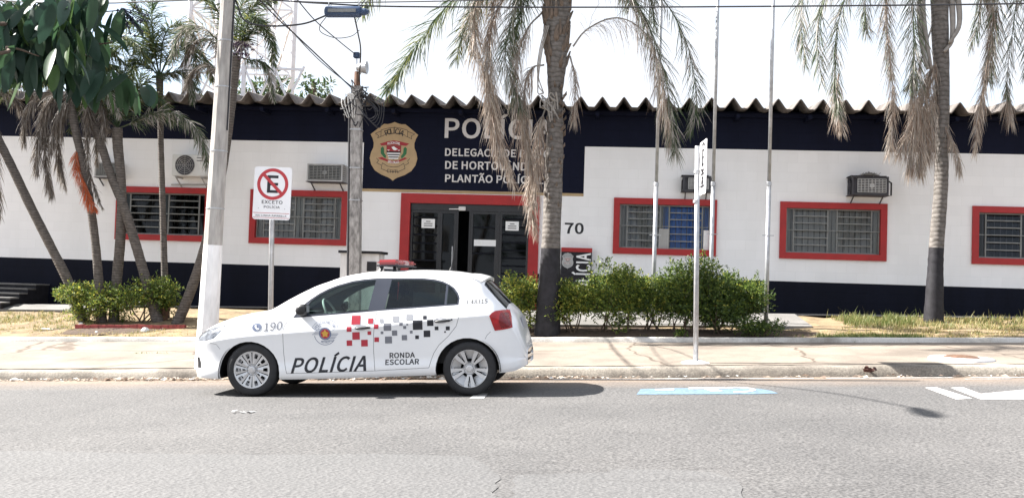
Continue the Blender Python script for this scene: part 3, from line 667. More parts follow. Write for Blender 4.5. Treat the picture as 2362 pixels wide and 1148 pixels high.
# white wheelchair figure lying on the blue field (worn)
def gp(px, py, lift):
    q = G(px, py); return (q.x, q.y, z_road(q.x, q.y) + lift)
mb = MB()
arc = []
for i in range(15):
    a = R(-115 + 205 * i / 14)
    arc.append((1692 + 52 * math.cos(a), 899.6 + 6.6 * math.sin(a)))
inner = [(1692 + (x - 1692) * 0.80, 899.6 + (y - 899.6) * 0.62) for x, y in arc]
for i in range(14):
    mb.add([gp(*arc[i], 0.008), gp(*arc[i + 1], 0.008), gp(*inner[i + 1], 0.008), gp(*inner[i], 0.008)], [(0, 1, 2, 3)])
for poly in ([(1588, 894.4), (1690, 893.4), (1690, 897), (1588, 898)], [(1622, 897.4), (1648, 897.2), (1668, 902.5), (1640, 903)], [(1510, 898), (1555, 897), (1555, 900.5), (1512, 901)]):
    mb.add([gp(*p, 0.008) for p in poly], [(0, 1, 2, 3)])
mb.build('wheelchair_figure', MT['road_white'], sym)
mark('lane_marking', [[(2133, 894), (2160, 893), (2243, 919), (2205, 921)],
                      [(2192, 894), (2222, 893), (2262, 908), (2420, 893), (2420, 922), (2262, 921)]], MT['road_white'], 0.004)
line_strip('worn_line', 4.0, 8.5, 12.62, 0.07, MT['road_white'], 0.005, 9, 0.45)

# ================================================================== the police station
ST = thing('police_station', (-2.5, YW, z_wall(-2.5)), 'white and navy police station with red framed windows and a corrugated roof', 'building')
X0, X1, ZT, ZN, ZB = -19.0, 14.0, 4.92, 4.14, 1.485
WN = [(-10.69, 2.12), (-7.70, 2.12), (0.02, 2.09), (3.37, 2.10), (7.11, 2.10)]      # outer left edge, outer width
WZ0, WZ1, BR = 1.945, 3.095, 0.125
DX0, DX1, DZ = -4.43, -1.51, 3.09
DI0, DI1, DIZ = -4.23, -1.72, 2.885
xs = sorted(set([X0, X1, -5.28, -0.61, DI0, DI1] + [w[0] + BR for w in WN] + [w[0] + w[1] - BR for w in WN]))
zs = [-0.6, ZB, WZ0 + BR, DIZ, WZ1 - BR, 3.105, 3.165, ZN, ZT]
mb = MB()
for i in range(len(xs) - 1):
    for j in range(len(zs) - 1):
        xa, xb, za, zb = xs[i], xs[i + 1], zs[j], zs[j + 1]
        xm, zm = (xa + xb) / 2, (za + zb) / 2
        if any(w[0] + BR < xm < w[0] + w[1] - BR and WZ0 + BR < zm < WZ1 - BR for w in WN): continue
        if DI0 < xm < DI1 and zm < DIZ: continue
        if zm < ZB: m = 2
        elif zm > ZN: m = 1
        elif -5.28 < xm < -0.61 and zm > 3.165: m = 1
        elif -5.28 < xm < -0.61 and zm > 3.105: m = 3
        else: m = 0
        mb.add([(xa, YW, za), (xb, YW, za), (xb, YW, zb), (xa, YW, zb)], [(0, 1, 2, 3)], m)
        if m == 3: pass
# side and back walls
for xx in (X0, X1):
    for za, zb, m in ((-0.6, ZB, 2), (ZB, ZN, 0), (ZN, ZT, 1)):
        mb.add([(xx, YW, za), (xx, YW + 9, za), (xx, YW + 9, zb), (xx, YW, zb)], [(0, 1, 2, 3)], m)
mb.add([(X0, YW + 9, -0.6), (X1, YW + 9, -0.6), (X1, YW + 9, ZT), (X0, YW + 9, ZT)], [(0, 1, 2, 3)], 0)
mb.build('wall', [MT['white_wall'], MT['navy_wall'], MT['base_wall'], MT['tan']], ST)
# dark rooms seen through the panes
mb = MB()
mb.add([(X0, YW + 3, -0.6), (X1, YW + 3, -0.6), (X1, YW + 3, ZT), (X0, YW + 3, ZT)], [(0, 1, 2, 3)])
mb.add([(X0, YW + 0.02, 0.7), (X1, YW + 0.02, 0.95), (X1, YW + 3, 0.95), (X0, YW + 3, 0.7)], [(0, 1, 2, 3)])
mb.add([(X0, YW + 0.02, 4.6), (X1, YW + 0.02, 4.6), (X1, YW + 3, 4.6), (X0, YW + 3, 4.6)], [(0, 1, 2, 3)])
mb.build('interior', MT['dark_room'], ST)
# corrugated roof: steep waves with narrow crests, pitched gently upwards
mb = MB(); PER = 0.4325; RX0, RX1 = X0 - 0.6, X1 + 0.6
n = int((RX1 - RX0) / PER * 16); ys_ = [YW - 0.62, YW - 0.4, YW + 0.5, YW + 3, YW + 9.6]
PH = P(1390, 210, YW - 0.62).x
def wave(X):
    u = abs(((X - PH) / PER + 0.5) % 1.0 - 0.5) / 0.5       # 0 on the crest, 1 in the valley
    t = max(0.0, 1 - u / 0.72)
    return -0.115 + 0.225 * (t if t < 0.86 else 0.86 + (t - 0.86) * 0.45)
rng = random.Random(4)
jit = {}
vs, fs = [], []
for i in range(n + 1):
    X = RX0 + (RX1 - RX0) * i / n
    k = int((X - PH) / PER / 2.5)
    if k not in jit: jit[k] = (rng.uniform(-0.07, 0.05), rng.uniform(-0.022, 0.022))
    for j, Y in enumerate(ys_):
        z = 4.985 + wave(X) + (Y - YW + 0.62) * 0.07
        vs.append((X, Y + (jit[k][0] if j == 0 else 0), z + jit[k][1]))
for i in range(n):
    for j in range(len(ys_) - 1):
        a = i * len(ys_) + j; fs.append((a, a + len(ys_), a + len(ys_) + 1, a + 1))
mb.add(vs, fs)
rf = mb.build('roof', MT['roof'], ST, smooth=True)
so_ = rf.modifiers.new('thickness', 'SOLIDIFY'); so_.thickness = 0.022; so_.offset = -1
# purlin beam and grey gutter board under the eave
mb = MB()
mb.span(RX0, RX1, YW - 0.12, YW - 0.04, 4.78, 4.86)
for i in range(24):
    x = X0 + 0.4 + i * 1.4
    mb.span(x, x + 0.07, YW - 0.5, YW - 0.003, 4.70, 4.775)
mb.build('eave_beam', MT['navy_wall'], ST)

# windows: red surround > sash, pane, curtain, bars
def window(x, w, style):
    z0, z1 = WZ0, WZ1
    mb = MB(); y0, y1 = YW - 0.045, YW + 0.14
    for a, b, c, d in ((x, x + w, z1 - BR, z1), (x, x + w, z0, z0 + BR), (x, x + BR, z0 + BR, z1 - BR), (x + w - BR, x + w, z0 + BR, z1 - BR)):
        mb.span(a, b, y0, y1, c, d)
    fr = mb.build('window', MT['red'], ST)
    ax, bx, az, bz = x + BR + .002, x + w - BR - .002, z0 + BR + .002, z1 - BR - .002
    Wd, Hd = bx - ax, bz - az
    ys = YW + 0.07
    mb = MB(); f = 0.028
    mid = (ax + bx) / 2
    c1, c2 = ax + Wd * 0.085, mid - Wd * 0.05
    d1, d2 = mid + Wd * 0.05, bx - Wd * 0.085
    for xx in (ax + f / 2, bx - f / 2, c1, c2, d1, d2): mb.span(xx - f / 2, xx + f / 2, ys - 0.02, ys + 0.02, az, bz)
    for zz in (az + f / 2, bz - f / 2): mb.span(ax, bx, ys - 0.018, ys + 0.018, zz - f / 2, zz + f / 2)
    for s in (0.18, 0.345, 0.51, 0.675, 0.83):
        zz = az + Hd * s
        for p, q in ((c1, c2), (d1, d2)): mb.span(p + f / 2, q - f / 2, ys - 0.03, ys + 0.014, zz - 0.011, zz + 0.011)
    mb.span(ax, bx, ys - 0.06, ys - 0.048, az + Hd * 0.50, az + Hd * 0.50 + 0.016)
    mb.build('sash', MT['sash'], fr)
    mb = MB()
    for p, q in ((ax, c1), (c2, d1), (d2, bx)): mb.add([(p, ys + .004, az), (q, ys + .004, az), (q, ys + .004, bz), (p, ys + .004, bz)], [(0, 1, 2, 3)])
    for p, q in ((c1, c2), (d1, d2)):
        for i in range(6):
            za, zb = az + Hd * (i / 6), az + Hd * ((i + 1) / 6)
            mb.add([(p, ys - 0.012, za), (q, ys - 0.012, za), (q, ys + 0.018, zb), (p, ys + 0.018, zb)], [(0, 1, 2, 3)])
    mb.build('pane', MT['dark_pane'] if style == 'dark' else MT['pane'], fr)
    mb = MB()
    k = 9 if style in ('dark',) else 8
    for i in range(1, k * 2):
        xx = ax + Wd * i / (k * 2)
        mb.span(xx - 0.006, xx + 0.006, ys + 0.04, ys + 0.052, az, bz)
    mb.build('grille', MT['sash'] if style == 'dark' else MT['ac_dark'], fr)
    def cloth(p, q, za, zb, m, yy=0.17):
        mb = MB(); nn = 40; vs = []
        for i in range(nn + 1):
            t = i / nn; X = p + (q - p) * t
            y = YW + yy + 0.018 * math.sin(t * 55) + 0.01 * math.sin(t * 21 + 1)
            vs += [(X, y, za), (X, y, zb)]
        mb.add(vs, [(2 * i, 2 * i + 2, 2 * i + 3, 2 * i + 1) for i in range(nn)])
        return mb.build('curtain', m, fr, smooth=True)
    if style == 'grey': cloth(ax, bx, az, bz, MT['curtain'])
    elif style == 'blue':
        cloth(ax, mid - 0.02, az, bz, MT['curtain']); cloth(mid - 0.02, bx, az, bz, MT['blue_curtain'])
        mb = MB(); mb.span(d2 + 0.03, bx - 0.01, ys - 0.03, ys - 0.026, az, az + Hd * 0.45)
        mb.build('white_card', MT['paper'], fr)
        mb = MB(); mb.span(c2 - 0.02, d1, ys - 0.03, ys - 0.026, az, az + Hd * 0.46)
        mb.build('grey_board', MT['curtain'], fr)
    elif style == 'dull': cloth(ax, bx, az, bz, MT['dark_room'], 0.4)
    else:
        cloth(ax, ax + Wd * .1, az, bz, MT['curtain'])
    return fr
for (x, w), st in zip(WN, ('dark', 'grey', 'blue', 'grey', 'dull')): window(x, w, st)

# entrance: red surround, black steel doors, one leaf open
mb = MB()
mb.span(DX0, DX1, YW - 0.05, YW + 0.16, DIZ, DZ - 0.003)
mb.span(DX0, DI0, YW - 0.05, YW + 0.16, 0.6, DIZ); mb.span(DI1, DX1, YW - 0.05, YW + 0.16, 0.6, DIZ)
df = mb.build('door_frame', MT['red'], ST)
def px_x(px, py=540): return P(px, py, YW).x
yd = YW + 0.06
xa, xb, xc, xd, xe, xf = DI0, px_x(1013), px_x(1052), px_x(1084), px_x(1147), DI1
DB = 0.72
def door_panel(name, p, q, z0, z1, slats, parent, yy=yd, glass=True):
    mb = MB(); f = 0.05
    mb.span(p, p + f, yy - .02, yy + .02, z0, z1); mb.span(q - f, q, yy - .02, yy + .02, z0, z1)
    mb.span(p + f, q - f, yy - .018, yy + .018, z1 - f, z1); mb.span(p + f, q - f, yy - .018, yy + .018, z0, z0 + 0.3)
    for i in range(slats):
        zz = z0 + 0.34 + (z1 - z0 - 0.4) * (i + 0.5) / slats
        mb.box(((p + q) / 2, yy, zz), (q - p - 2 * f, 0.05, 0.012), Matrix.Rotation(R(35), 3, 'X'))
    o = mb.build(name, MT['door_metal'], parent)
    if glass:
        mb = MB(); mb.add([(p + f, yy + .026, z0 + .3), (q - f, yy + .026, z0 + .3), (q - f, yy + .026, z1 - f), (p + f, yy + .026, z1 - f)], [(0, 1, 2, 3)])
        mb.build('pane', MT['dark_pane'], o)
    return o
mb = MB(); mb.span(xa, xf, yd - .03, yd + .03, DIZ - .14, DIZ - .002)
mb.span(xc - 0.005, xc + .035, yd - .03, yd + .03, DB, DIZ - .14); mb.span(xd - .03, xd, yd - .03, yd + .03, DB, DIZ - .14); mb.span(xe, xe + .04, yd - .03, yd + .03, DB, DIZ - .14)
mb.build('door_post', MT['door_metal'], ST)
sp = door_panel('side_panel', xa + .002, xb, DB, DIZ - .145, 9, ST)
leafo = door_panel('door', xb + .002, xc - .008, DB, DIZ - .145, 0, ST)
dl = door_panel('door', xd + .002, xe - .002, DB, DIZ - .145, 3, ST)
sp2 = door_panel('side_panel', xe + .042, xf - .002, DB, DIZ - .145, 10, ST)
mb = MB(); mb.tube([(xc - .07, yd - .05, 1.3), (xc - .07, yd - .05, 2.0)], 0.014, 8); mb.span(xc - .08, xc - .06, yd - .05, yd - .018, 1.32, 1.35); mb.span(xc - .08, xc - .06, yd - .05, yd - .018, 1.94, 1.97)
mb.build('handle', MT['galv'], leafo)
mb = MB(); mb.rbox((px_x(1066, 481), yd - .05, P(1066, 481, YW).z), (0.15, 0.06, 0.085), 0.01); mb.bar((px_x(1036, 480), yd - .06, P(1036, 482, YW).z), (px_x(1058), yd - .06, P(1058, 482, YW).z), 0.012, 0.02)
mb.build('door_closer', MT['ac_white'], dl)
def notice(px0, py0, px1, py1, yy, label, lines=3, parent=None, name='paper_notice'):
    a, b = P(px0, py0, YW), P(px1, py1, YW)
    th = thing(name, ((a.x + b.x) / 2, yy, b.z), label, 'notice', 'paper notices on the entrance doors')
    mb = MB(); mb.span(a.x, b.x, yy - .004, yy, b.z, a.z); mb.build('sheet', MT['paper'], th)
    if lines:
        mb = MB(); w = b.x - a.x; h = a.z - b.z
        for i in range(lines):
            t = (i + 1.2) / (lines + 1.3); q = 0.18 if i else 0.33
            mb.add([(a.x + w * q, yy - .006, a.z - h * t - .008), (b.x - w * q, yy - .006, a.z - h * t - .008), (b.x - w * q, yy - .006, a.z - h * t + .008), (a.x + w * q, yy - .006, a.z - h * t + .008)], [(0, 1, 2, 3)])
        mb.build('printed_lines', MT['ink'], th)
notice(972, 504, 1002, 526, yd - .021, 'white paper notice taped on the left louvred side panel of the entrance')
notice(1166, 510, 1196, 532, yd - .021, 'white paper notice taped on the right louvred side panel of the entrance')
notice(1093, 552, 1143, 568, yd - .021, 'wide blank white strip stuck on the right door leaf below the notices', 0)

# painted lettering and the shield
YL = YW - 0.004
def wpt(px, py): q = P(px, py, YW); return q.x, q.z
mb = MB()
def wt(txt, px0, pyt, px1, pyb, off, extra=0.0):
    x0, zt_ = wpt(px0, pyt); x1, _ = wpt(px1, pyt); _, zb_ = wpt(px0, pyb)
    put_text(mb, txt, x0, zb_, x1, zt_ + extra, YL, 0, off)
wt('POLÍCIA', 1027, 271, 1277, 319, 0.02, 0.115)
wt('DELEGACIA DE POLÍCIA', 1027, 342, 1292, 360, 0.025, 0.05)
wt('DE HORTOLÂNDIA', 1027, 372, 1242, 390, 0.025, 0.05)
wt('PLANTÃO POLÍCIAL', 1027, 402, 1254, 420, 0.025, 0.05)
mb.build('wall_lettering', MT['letter'], ST)
mb = MB()
a, b = wpt(1303, 513), wpt(1346, 540)
put_text(mb, '70', a[0], b[1], b[0], a[1], YL, 0, 0.025)
mb.build('house_number', MT['ink'], ST)

SHX = [(.49, 1.0), (.56, .978), (.64, .962), (.715, .966), (.80, .915), (.90, .85), (1.0, .785), (.955, .72), (.925, .64), (.93, .56), (.975, .48), (1.0, .38), (.965, .27), (.88, .17), (.74, .10), (.59, .055), (.535, .03), (.49, 0.0)]
def shield_poly(cx, cz, w, h, k=1.0):
    pts = [((x - .49) / .51 * w / 2 * k, (z - .5) * h * k) for x, z in SHX]
    full = pts + [(-x, z) for x, z in reversed(pts[1:-1])]
    return [(cx + x, cz + z) for x, z in full]
def shield(parent, cx, cz, w, h, y, fade=False):
    mats = [MT['gold'], MT['ink'], MT['wine'], MT['white_paint'], MT['green_paint']]
    if fade: mats = [MT['ac_grey'], MT['ink'], MT['fade_red'], MT['ac_white'], MT['ac_grey']]
    mb = MB()
    mb.prism(shield_poly(cx, cz, w, h), y, y + 0.003, 0)
    def U(u, v): return (cx + (u - .5) * w, cz + (.5 - v) * h)      # u right, v down
    def poly(pts, m, d): mb.add([(*[U(*p)[0]], y - d, U(*p)[1]) for p in pts], [tuple(range(len(pts)))], m)
    def stroke(pts, m, d, t=0.010):
        for p, q in zip(pts, pts[1:]):
            a, b = Vector(U(*p)), Vector(U(*q)); n_ = (b - a); n_ = Vector((-n_.y, n_.x)).normalized() * t * w / 2
            mb.add([(a.x - n_.x, y - d, a.y - n_.y), (b.x - n_.x, y - d, b.y - n_.y), (b.x + n_.x, y - d, b.y + n_.y), (a.x + n_.x, y - d, a.y + n_.y)], [(0, 1, 2, 3)], m)
    # upper and lower scrolls
    up = [(.22 + .56 * i / 10, .14 - .045 * math.sin(math.pi * i / 10)) for i in range(11)]
    lo = [(.22 + .56 * i / 10, .235 - .045 * math.sin(math.pi * i / 10)) for i in range(11)]
    stroke(up + [(.78, .25), (.72, .235)], 1, .002); stroke([(.22, .14), (.22, .25), (.28, .235)], 1, .002); stroke(lo[1:-1], 1, .002)
    stroke([(.22, .16), (.10, .20), (.17, .235), (.15, .28), (.22, .25)], 1, .002); stroke([(.78, .16), (.93, .20), (.86, .235), (.87, .285), (.78, .25)], 1, .002)
    stroke([(.27, .70), (.25, .80), (.38, .84), (.5, .85), (.62, .84), (.75, .79), (.72, .70)], 1, .002)
    stroke([(.27, .70), (.38, .755), (.5, .77), (.62, .755), (.72, .70)], 1, .002)
    stroke([(.25, .74), (.15, .70), (.19, .66), (.14, .62)], 1, .002); stroke([(.75, .73), (.82, .70), (.80, .66), (.84, .62)], 1, .002)
    if not fade:
        v, f = arc_text('POLÍCIA', U(.5, .47), .315 * h, 90, 58, .125 * h, True, .02)
        mb.add([(p[0], y - .003, p[1]) for p in v], f, 1)
        v, f = arc_text('CIVIL', U(.5, .38), .46 * h, 270, 26, .085 * h, False, .01)
        mb.add([(p[0], y - .003, p[1]) for p in v], f, 1)
    # coat of arms
    poly([(.20, .375), (.37, .33), (.5, .315), (.63, .33), (.82, .365), (.76, .405), (.63, .395), (.37, .395), (.24, .405)], 2, .002)
    v, f = arc_text('POLÍCIA CIVIL', U(.5, .70), .345 * h, 90, 36, .052 * h, True, .02)
    mb.add([(p[0], y - .0035, p[1]) for p in v], f, 3)
    poly([(.345, .40), (.655, .40), (.65, .52), (.60, .60), (.5, .645), (.40, .60), (.35, .52)], 1, .002)
    poly([(.352, .405), (.648, .405), (.645, .50), (.355, .50)], 2, .003)
    for i in range(3):
        va = .525 + i * .042; g = i * .017
        poly([(.36 + g, va), (.64 - g, va), (.635 - g, va + .022), (.365 + g, va + .022)], 3, .003)
    poly([(.45, .43), (.50, .415), (.56, .45), (.585, .46), (.53, .485), (.49, .475)], 3, .004)
    for u in (.39, .61): poly([(u - .03, .475), (u + .03, .475), (u, .493)], 3, .004)
    for s in (1, -1):
        poly([(.5 + s * q, z) for q, z in ((.235, .42), (.275, .45), (.27, .54), (.20, .605), (.165, .62), (.155, .58), (.20, .53), (.205, .45))], 4, .002)
    poly([(.17, .62), (.26, .60), (.38, .645), (.5, .665), (.62, .645), (.74, .60), (.79, .615), (.72, .645), (.63, .675), (.5, .705), (.38, .68), (.27, .65)], 2, .0025)
    v, f = arc_text('SÃO PAULO', U(.5, .33), .36 * h, 270, 30, .05 * h, False, .02)
    mb.add([(p[0], y - .0035, p[1]) for p in v], f, 3)
    return mb.build('shield_emblem', mats, parent)
MT['fade_red'] = mat('faded pink paint', (0.42, 0.24, 0.23), 0.6, var=0.1)
a, b = wpt(856, 282), wpt(961, 417)
shield(ST, (a[0] + b[0]) / 2, (a[1] + b[1]) / 2 , b[0] - a[0], a[1] - b[1] + 0.02, YW - 0.006)

# totem board with the vertical lettering beside the door
tb = thing('totem_sign', (-0.71, YW - 0.11, z_wall(-0.7)), 'black totem board with red cap and upright white lettering right of the palm', 'sign')
a, b = wpt(1296, 571), wpt(1366, 571)
mb = MB(); mb.span(a[0], b[0], YW - 0.16, YW - 0.06, 0.6, a[1] - 0.085); mb.build('board', MT['black_paint'], tb)
mb = MB(); mb.span(a[0] - .004, b[0] + .004, YW - 0.165, YW - 0.055, a[1] - 0.085, a[1]); mb.build('cap', MT['red'], tb)
mb = MB(); v, f = text2d('POLÍCIA', 0.025)
xs_ = [q[0] for q in v]; ys2 = [q[1] for q in v]
zt_, zlen = a[1] - 0.10, 0.93
xl, xr = b[0] - 0.325, b[0] - 0.03
mb.add([(xr - (q[1] - 0.0) / 0.70 * (xr - xl - .02) , YW - 0.164, zt_ - zlen + (q[0] - min(xs_)) / (max(xs_) - min(xs_)) * zlen) for q in v], f, 0)
mb.build('lettering', MT['white_paint'], tb)
shield(tb, a[0] + 0.135, a[1] - 0.27, 0.24, 0.33, YW - 0.164, fade=True)
# ================================================================== air conditioners on the wall
ACG = 'air conditioners on the station wall'
def window_ac(px0, pyt, px1, pyb, proud, label, dark=False):
    a, b = P(px0, pyt, YW), P(px1, pyb, YW)
    y1 = YW - proud
    s = (YW - proud) / YW
    x0, x1, z1, z0 = a.x * s, b.x * s, EYE.z + (a.z - EYE.z) * s, EYE.z + (b.z - EYE.z) * s
    th = thing('air_conditioner', ((x0 + x1) / 2, YW, z0), label, 'air conditioner', ACG)
    mb = MB(); t = 0.03
    mb.span(x0, x1, y1, YW - .002, z1 - t, z1); mb.span(x0, x1, y1, YW - .002, z0, z0 + t)
    for xx in (x0, x1 - t):
        mb.span(xx, xx + t, y1, y1 + .05, z0 + t, z1 - t); mb.span(xx, xx + t, YW - .09, YW - .002, z0 + t, z1 - t)
    for i in range(7):
        zz = z0 + t + (z1 - z0 - 2 * t) * (i + .5) / 7
        for xx in (x0 + .003, x1 - t + .003): mb.box((xx + t / 2, (y1 + YW) / 2, zz), (t * .6, YW - y1 - .14, 0.03), Matrix.Rotation(R(25), 3, 'Y'))
    mb.build('casing', MT['ac_dark'] if dark else MT['ac_grey'], th)
    mb = MB(); mb.span(x0 + t, x1 - t, y1 + .05, YW - .01, z0 + t, z1 - t); mb.build('coil', MT['ac_dark'], th)
    mb = MB()
    fx0, fx1 = x0 + (0.11 if dark else 0.05), x1 - 0.05
    for i in range(9):
        zz = z0 + .05 + (z1 - z0 - .1) * i / 8; mb.span(fx0, fx1, y1 - .006, y1 + .012, zz - .007, zz + .007)
    for i in range(9):
        xx = fx0 + (fx1 - fx0) * i / 8; mb.span(xx - .006, xx + .006, y1 - .004, y1 + .014, z0 + .05, z1 - .05)
    mb.lathe([(0.001, -.012), (.05, -.012), (.05, .01)], ((fx0 + fx1) / 2, y1, (z0 + z1) / 2), 'Y', 16)
    mb.build('grille', MT['ac_grey'] if dark else MT['sash'], th)
    mb = MB()
    for xx in (x0 + .06, x1 - .08): mb.bar((xx, YW - .004, z0 - .16), (xx, y1 + .08, z0 - .004), .02, .02); 
    mb.span(x0 - .03, x1 + .03, y1 + .02, YW - .003, z0 - .012, z0 - .001)
    mb.build('bracket', MT['ac_dark'], th)
    if dark:
        mb = MB()
        for xx, sg in ((x0 - .02, 1), (x1 + .05, -1)):
            mb.bar((xx, y1 + .02, z0 - .01), (xx, y1 + .02, z1 - .12), .025); mb.bar((xx, y1 + .02, z1 - .12), (xx + .06 * sg, YW - .02, z1 + .02), .02)
        mb.span(x0 - .03, x1 - .05, y1 - .02, YW - .003, z1 + .001, z1 + .012)
        mb.build('cage', MT['black_paint'], th)
    return th
window_ac(219, 373, 270, 409, .30, 'grey boxed air conditioner behind the slim leaning palms left of the entrance')
window_ac(709, 377, 789, 419, .42, 'grey louvred air conditioner above the shuttered window beside the thin utility post')
window_ac(1576, 405, 1640, 442, .25, 'dark air conditioner box above the blue curtained window behind the upright sign post', True)
t4 = window_ac(1966, 406, 2050, 450, .40, 'caged air conditioner with a nest on top above the window left of the tall palm', True)
mb = MB(); rng = random.Random(5); c = P(2005, 403, YW - .3)
for i in range(90):
    a = rng.uniform(0, 6.28); q = rng.uniform(.02, .17)
    p = c + Vector((q * math.cos(a), rng.uniform(-.08, .08), rng.uniform(0, .07) * (1 - q / .2) - .02))
    d = Vector((rng.uniform(-1, 1), rng.uniform(-1, 1), rng.uniform(-.3, .3))).normalized() * .07
    mb.bar(p - d, p + d, .008)
nest = mb.build('bird_nest', MT['dry_c']); tag(nest, 'small heap of dry twigs lying on the caged air conditioner', 'nest')
# split condenser with a round fan
a, b = P(397, 355, YW - .35), P(475, 407, YW - .35)
th = thing('condenser_unit', ((a.x + b.x) / 2, YW, b.z), 'white outdoor condenser unit with round black fan above the dark window', 'air conditioner', ACG)
mb = MB(); mb.rbox(((a.x + b.x) / 2, YW - .19, (a.z + b.z) / 2), (b.x - a.x, .30, a.z - b.z), .015); mb.build('casing', MT['ac_white'], th)
fc = (a.x + .29, YW - .345, (a.z + b.z) / 2)
mb = MB(); mb.lathe([(0.001, 0.0), (.21, 0.0), (.215, .008)], fc, 'Y', 40); mb.build('fan_opening', MT['ac_dark'], th)
mb = MB()
for rr in (.05, .09, .13, .17, .21): mb.lathe([(rr - .004, -.004), (rr + .004, -.012), (rr + .004, -.004)], fc, 'Y', 40)
for i in range(8):
    t = math.pi * 2 * i / 8; mb.bar((fc[0], fc[1] - .01, fc[2]), (fc[0] + .21 * math.cos(t), fc[1] - .01, fc[2] + .21 * math.sin(t)), .006)
mb.build('fan_guard', MT['ac_grey'], th)
mb = MB()
for k in (0.14, 0.08): mb.span(b.x - .22, b.x - .06, YW - .345, YW - .341, a.z - k, a.z - k + .015)
mb.build('printed_lines', MT['ac_dark'], th)
mb = MB()
for xx in (a.x + .1, b.x - .1): mb.bar((xx, YW - .003, b.z - .02), (xx, YW - .36, b.z - .02), .03, .025); mb.bar((xx, YW - .01, b.z - .22), (xx, YW - .33, b.z - .03), .02)
mb.tube(catmull([(b.x - .01, YW - .2, b.z + .1), (b.x + .06, YW - .16, b.z - .06), (b.x - .1, YW - .04, b.z - .14), (b.x - .9, YW - .03, b.z - .16)], 16), .016, 6)
mb.build('bracket', MT['ac_grey'], th)

# ================================================================== stairs on the left
e = P(92, 652, YW); zg = z_wall(-12.5)
th = thing('staircase', (-12.9, YW - .8, zg), 'short black concrete staircase with worn pale treads by the left wall', 'stairs')
N = 5; H0 = e.z - zg - 0.02; xr = P(92, 652, YW - .35).x
mb = MB(); mt = MB()
for i in range(N):
    zt_ = zg + H0 * (N - i) / N; y0 = YW - .5 - i * .30; y1 = YW - .004 if i == 0 else y0 + .30
    mb.span(xr - 2.4, xr - i * .0, y0 + .02, y1 + .02 if i else y1, zg - .3, zt_ - .03)
    mt.span(xr - 2.42, xr + .015, y0 - .01, y1 if i == 0 else y1 - .002, zt_ - .03, zt_)
mb.build('step_block', MT['black_paint'], th); mt.build('tread', MT['path'], th)

# ================================================================== poles
# big street pole with a lamp on a long arm
bp = G(472, 846)
th = thing('street_pole', bp, 'tall tapered concrete street pole with whitewashed foot at the kerb', 'utility pole')
YPOLE = bp.y
cen = [(474, 846), (491, 565), (507, 300), (526, 0)]
half = [25, 22.5, 19.5, 17.5]
pts, rs = [], []
for (x, y), h in zip(cen, half):
    q = P(x, y, YPOLE); pts.append(q); rs.append((P(x + h, y, YPOLE) - q).length)
d = (pts[-1] - pts[0]) / (pts[-1].z - pts[0].z)
top = pts[-1] + d * (8.6 - pts[-1].z + bp.z)
pts2, rs2 = [], []
for i in range(25):
    t = i / 24; z = bp.z - .1 + (top.z - bp.z + .1) * t
    q = pts[0] + d * (z - pts[0].z); pts2.append(q); rs2.append(.150 * (1 - t) + .085 * t)
zw = pts[1].z
mb = MB(); mb.tube([pts[0] + d * (z - pts[0].z) for z in (bp.z - .1, zw)], [.154, .130], 10); mb.build('whitewashed_foot', MT['pole_white'], th, autosm=20)
mb = MB(); mb.tube([pts[0] + d * (z - pts[0].z) for z in (zw, 5.0 + bp.z, top.z)], [.130, .103, .08], 10); mb.build('shaft', MT['pole_concrete'], th, autosm=20)
for z in (2.2, 3.0, 3.9, 4.55):
    mb = MB(); q = pts[0] + d * (z + bp.z - pts[0].z); rz = .130 - .027 * (z + bp.z - zw) / (5.0 + bp.z - zw)
    mb.lathe([(rz - .004, -.010), (rz + .003, -.008), (rz + .003, .008), (rz - .004, .010)], q, 'Z', 16); mb.build('steel_band', MT['galv'], th)
mb = MB(); mb.tube([(pts[0] + d * (z - pts[0].z)) + Vector((.125 - .004 * z, -.03, 0)) for z in (zw + 1.6, 4.4 + bp.z, 6.5 + bp.z)], .014, 6); mb.build('conduit', MT['cable'], th)
blob = G(2112, 941)
tt = (blob.x - top.x + .15) / SUN_DIR.x
lamp = blob - SUN_DIR * tt
arm0 = pts[0] + d * (lamp.z - 1.7 - pts[0].z)
mb = MB(); mid = (arm0 + lamp) / 2 + Vector((0, 0, .28)); mb.tube(catmull([arm0, mid, lamp], 14), .017, 8); mb.build('lamp_arm', MT['galv'], th)
dirn = (lamp - arm0); dirn.z = 0; dirn.normalize()
mb = MB(); prof = [(.0, .02), (.10, .05), (.35, .085), (.62, .08), (.78, .03)]
for i in range(len(prof) - 1): pass
mb.tube([lamp - dirn * .1 + dirn * a for a, _ in prof], [b for _, b in prof], 12); mb.build('lamp_head', MT['ac_grey'], th, smooth=True)

# slim service post with meter cabinet
MY = 17.3
zm = ground(-4.5, MY)
th = thing('meter_cabinet', ((-4.43), MY + .25, zm), 'white masonry meter cabinet with black cap behind the car', 'cabinet')
a, b = P(786, 583, MY), P(874, 583, MY)
mb = MB(); mb.span(a.x, b.x, MY, MY + .45, zm - .05, a.z); mb.build('cabinet_body', MT['pole_white'], th)
mb = MB(); mb.span(a.x - .03, b.x + .05, MY - .06, MY + .5, a.z, a.z + .045); mb.build('cap', MT['black_paint'], th)
c0, c1 = P(847, 603, MY), P(868, 626, MY)
mb = MB(); mb.span(c0.x, c1.x, MY - .012, MY - .001, c1.z, c0.z); mb.build('meter_window', MT['ink'], th)
YS = MY - .22
zb_ = ground(P(820, 640, YS).x, YS)
pb = P(819, 640, YS); px_top = P(824, 165, YS)
th = thing('service_post', (pb.x, YS, zb_), 'mottled square concrete service post with floodlight and knotted wires', 'utility pole')
mb = MB()
def post_at(z): 
    t = (z - pb.z) / (px_top.z - pb.z); return Vector((pb.x + (px_top.x - pb.x) * t, YS, z))
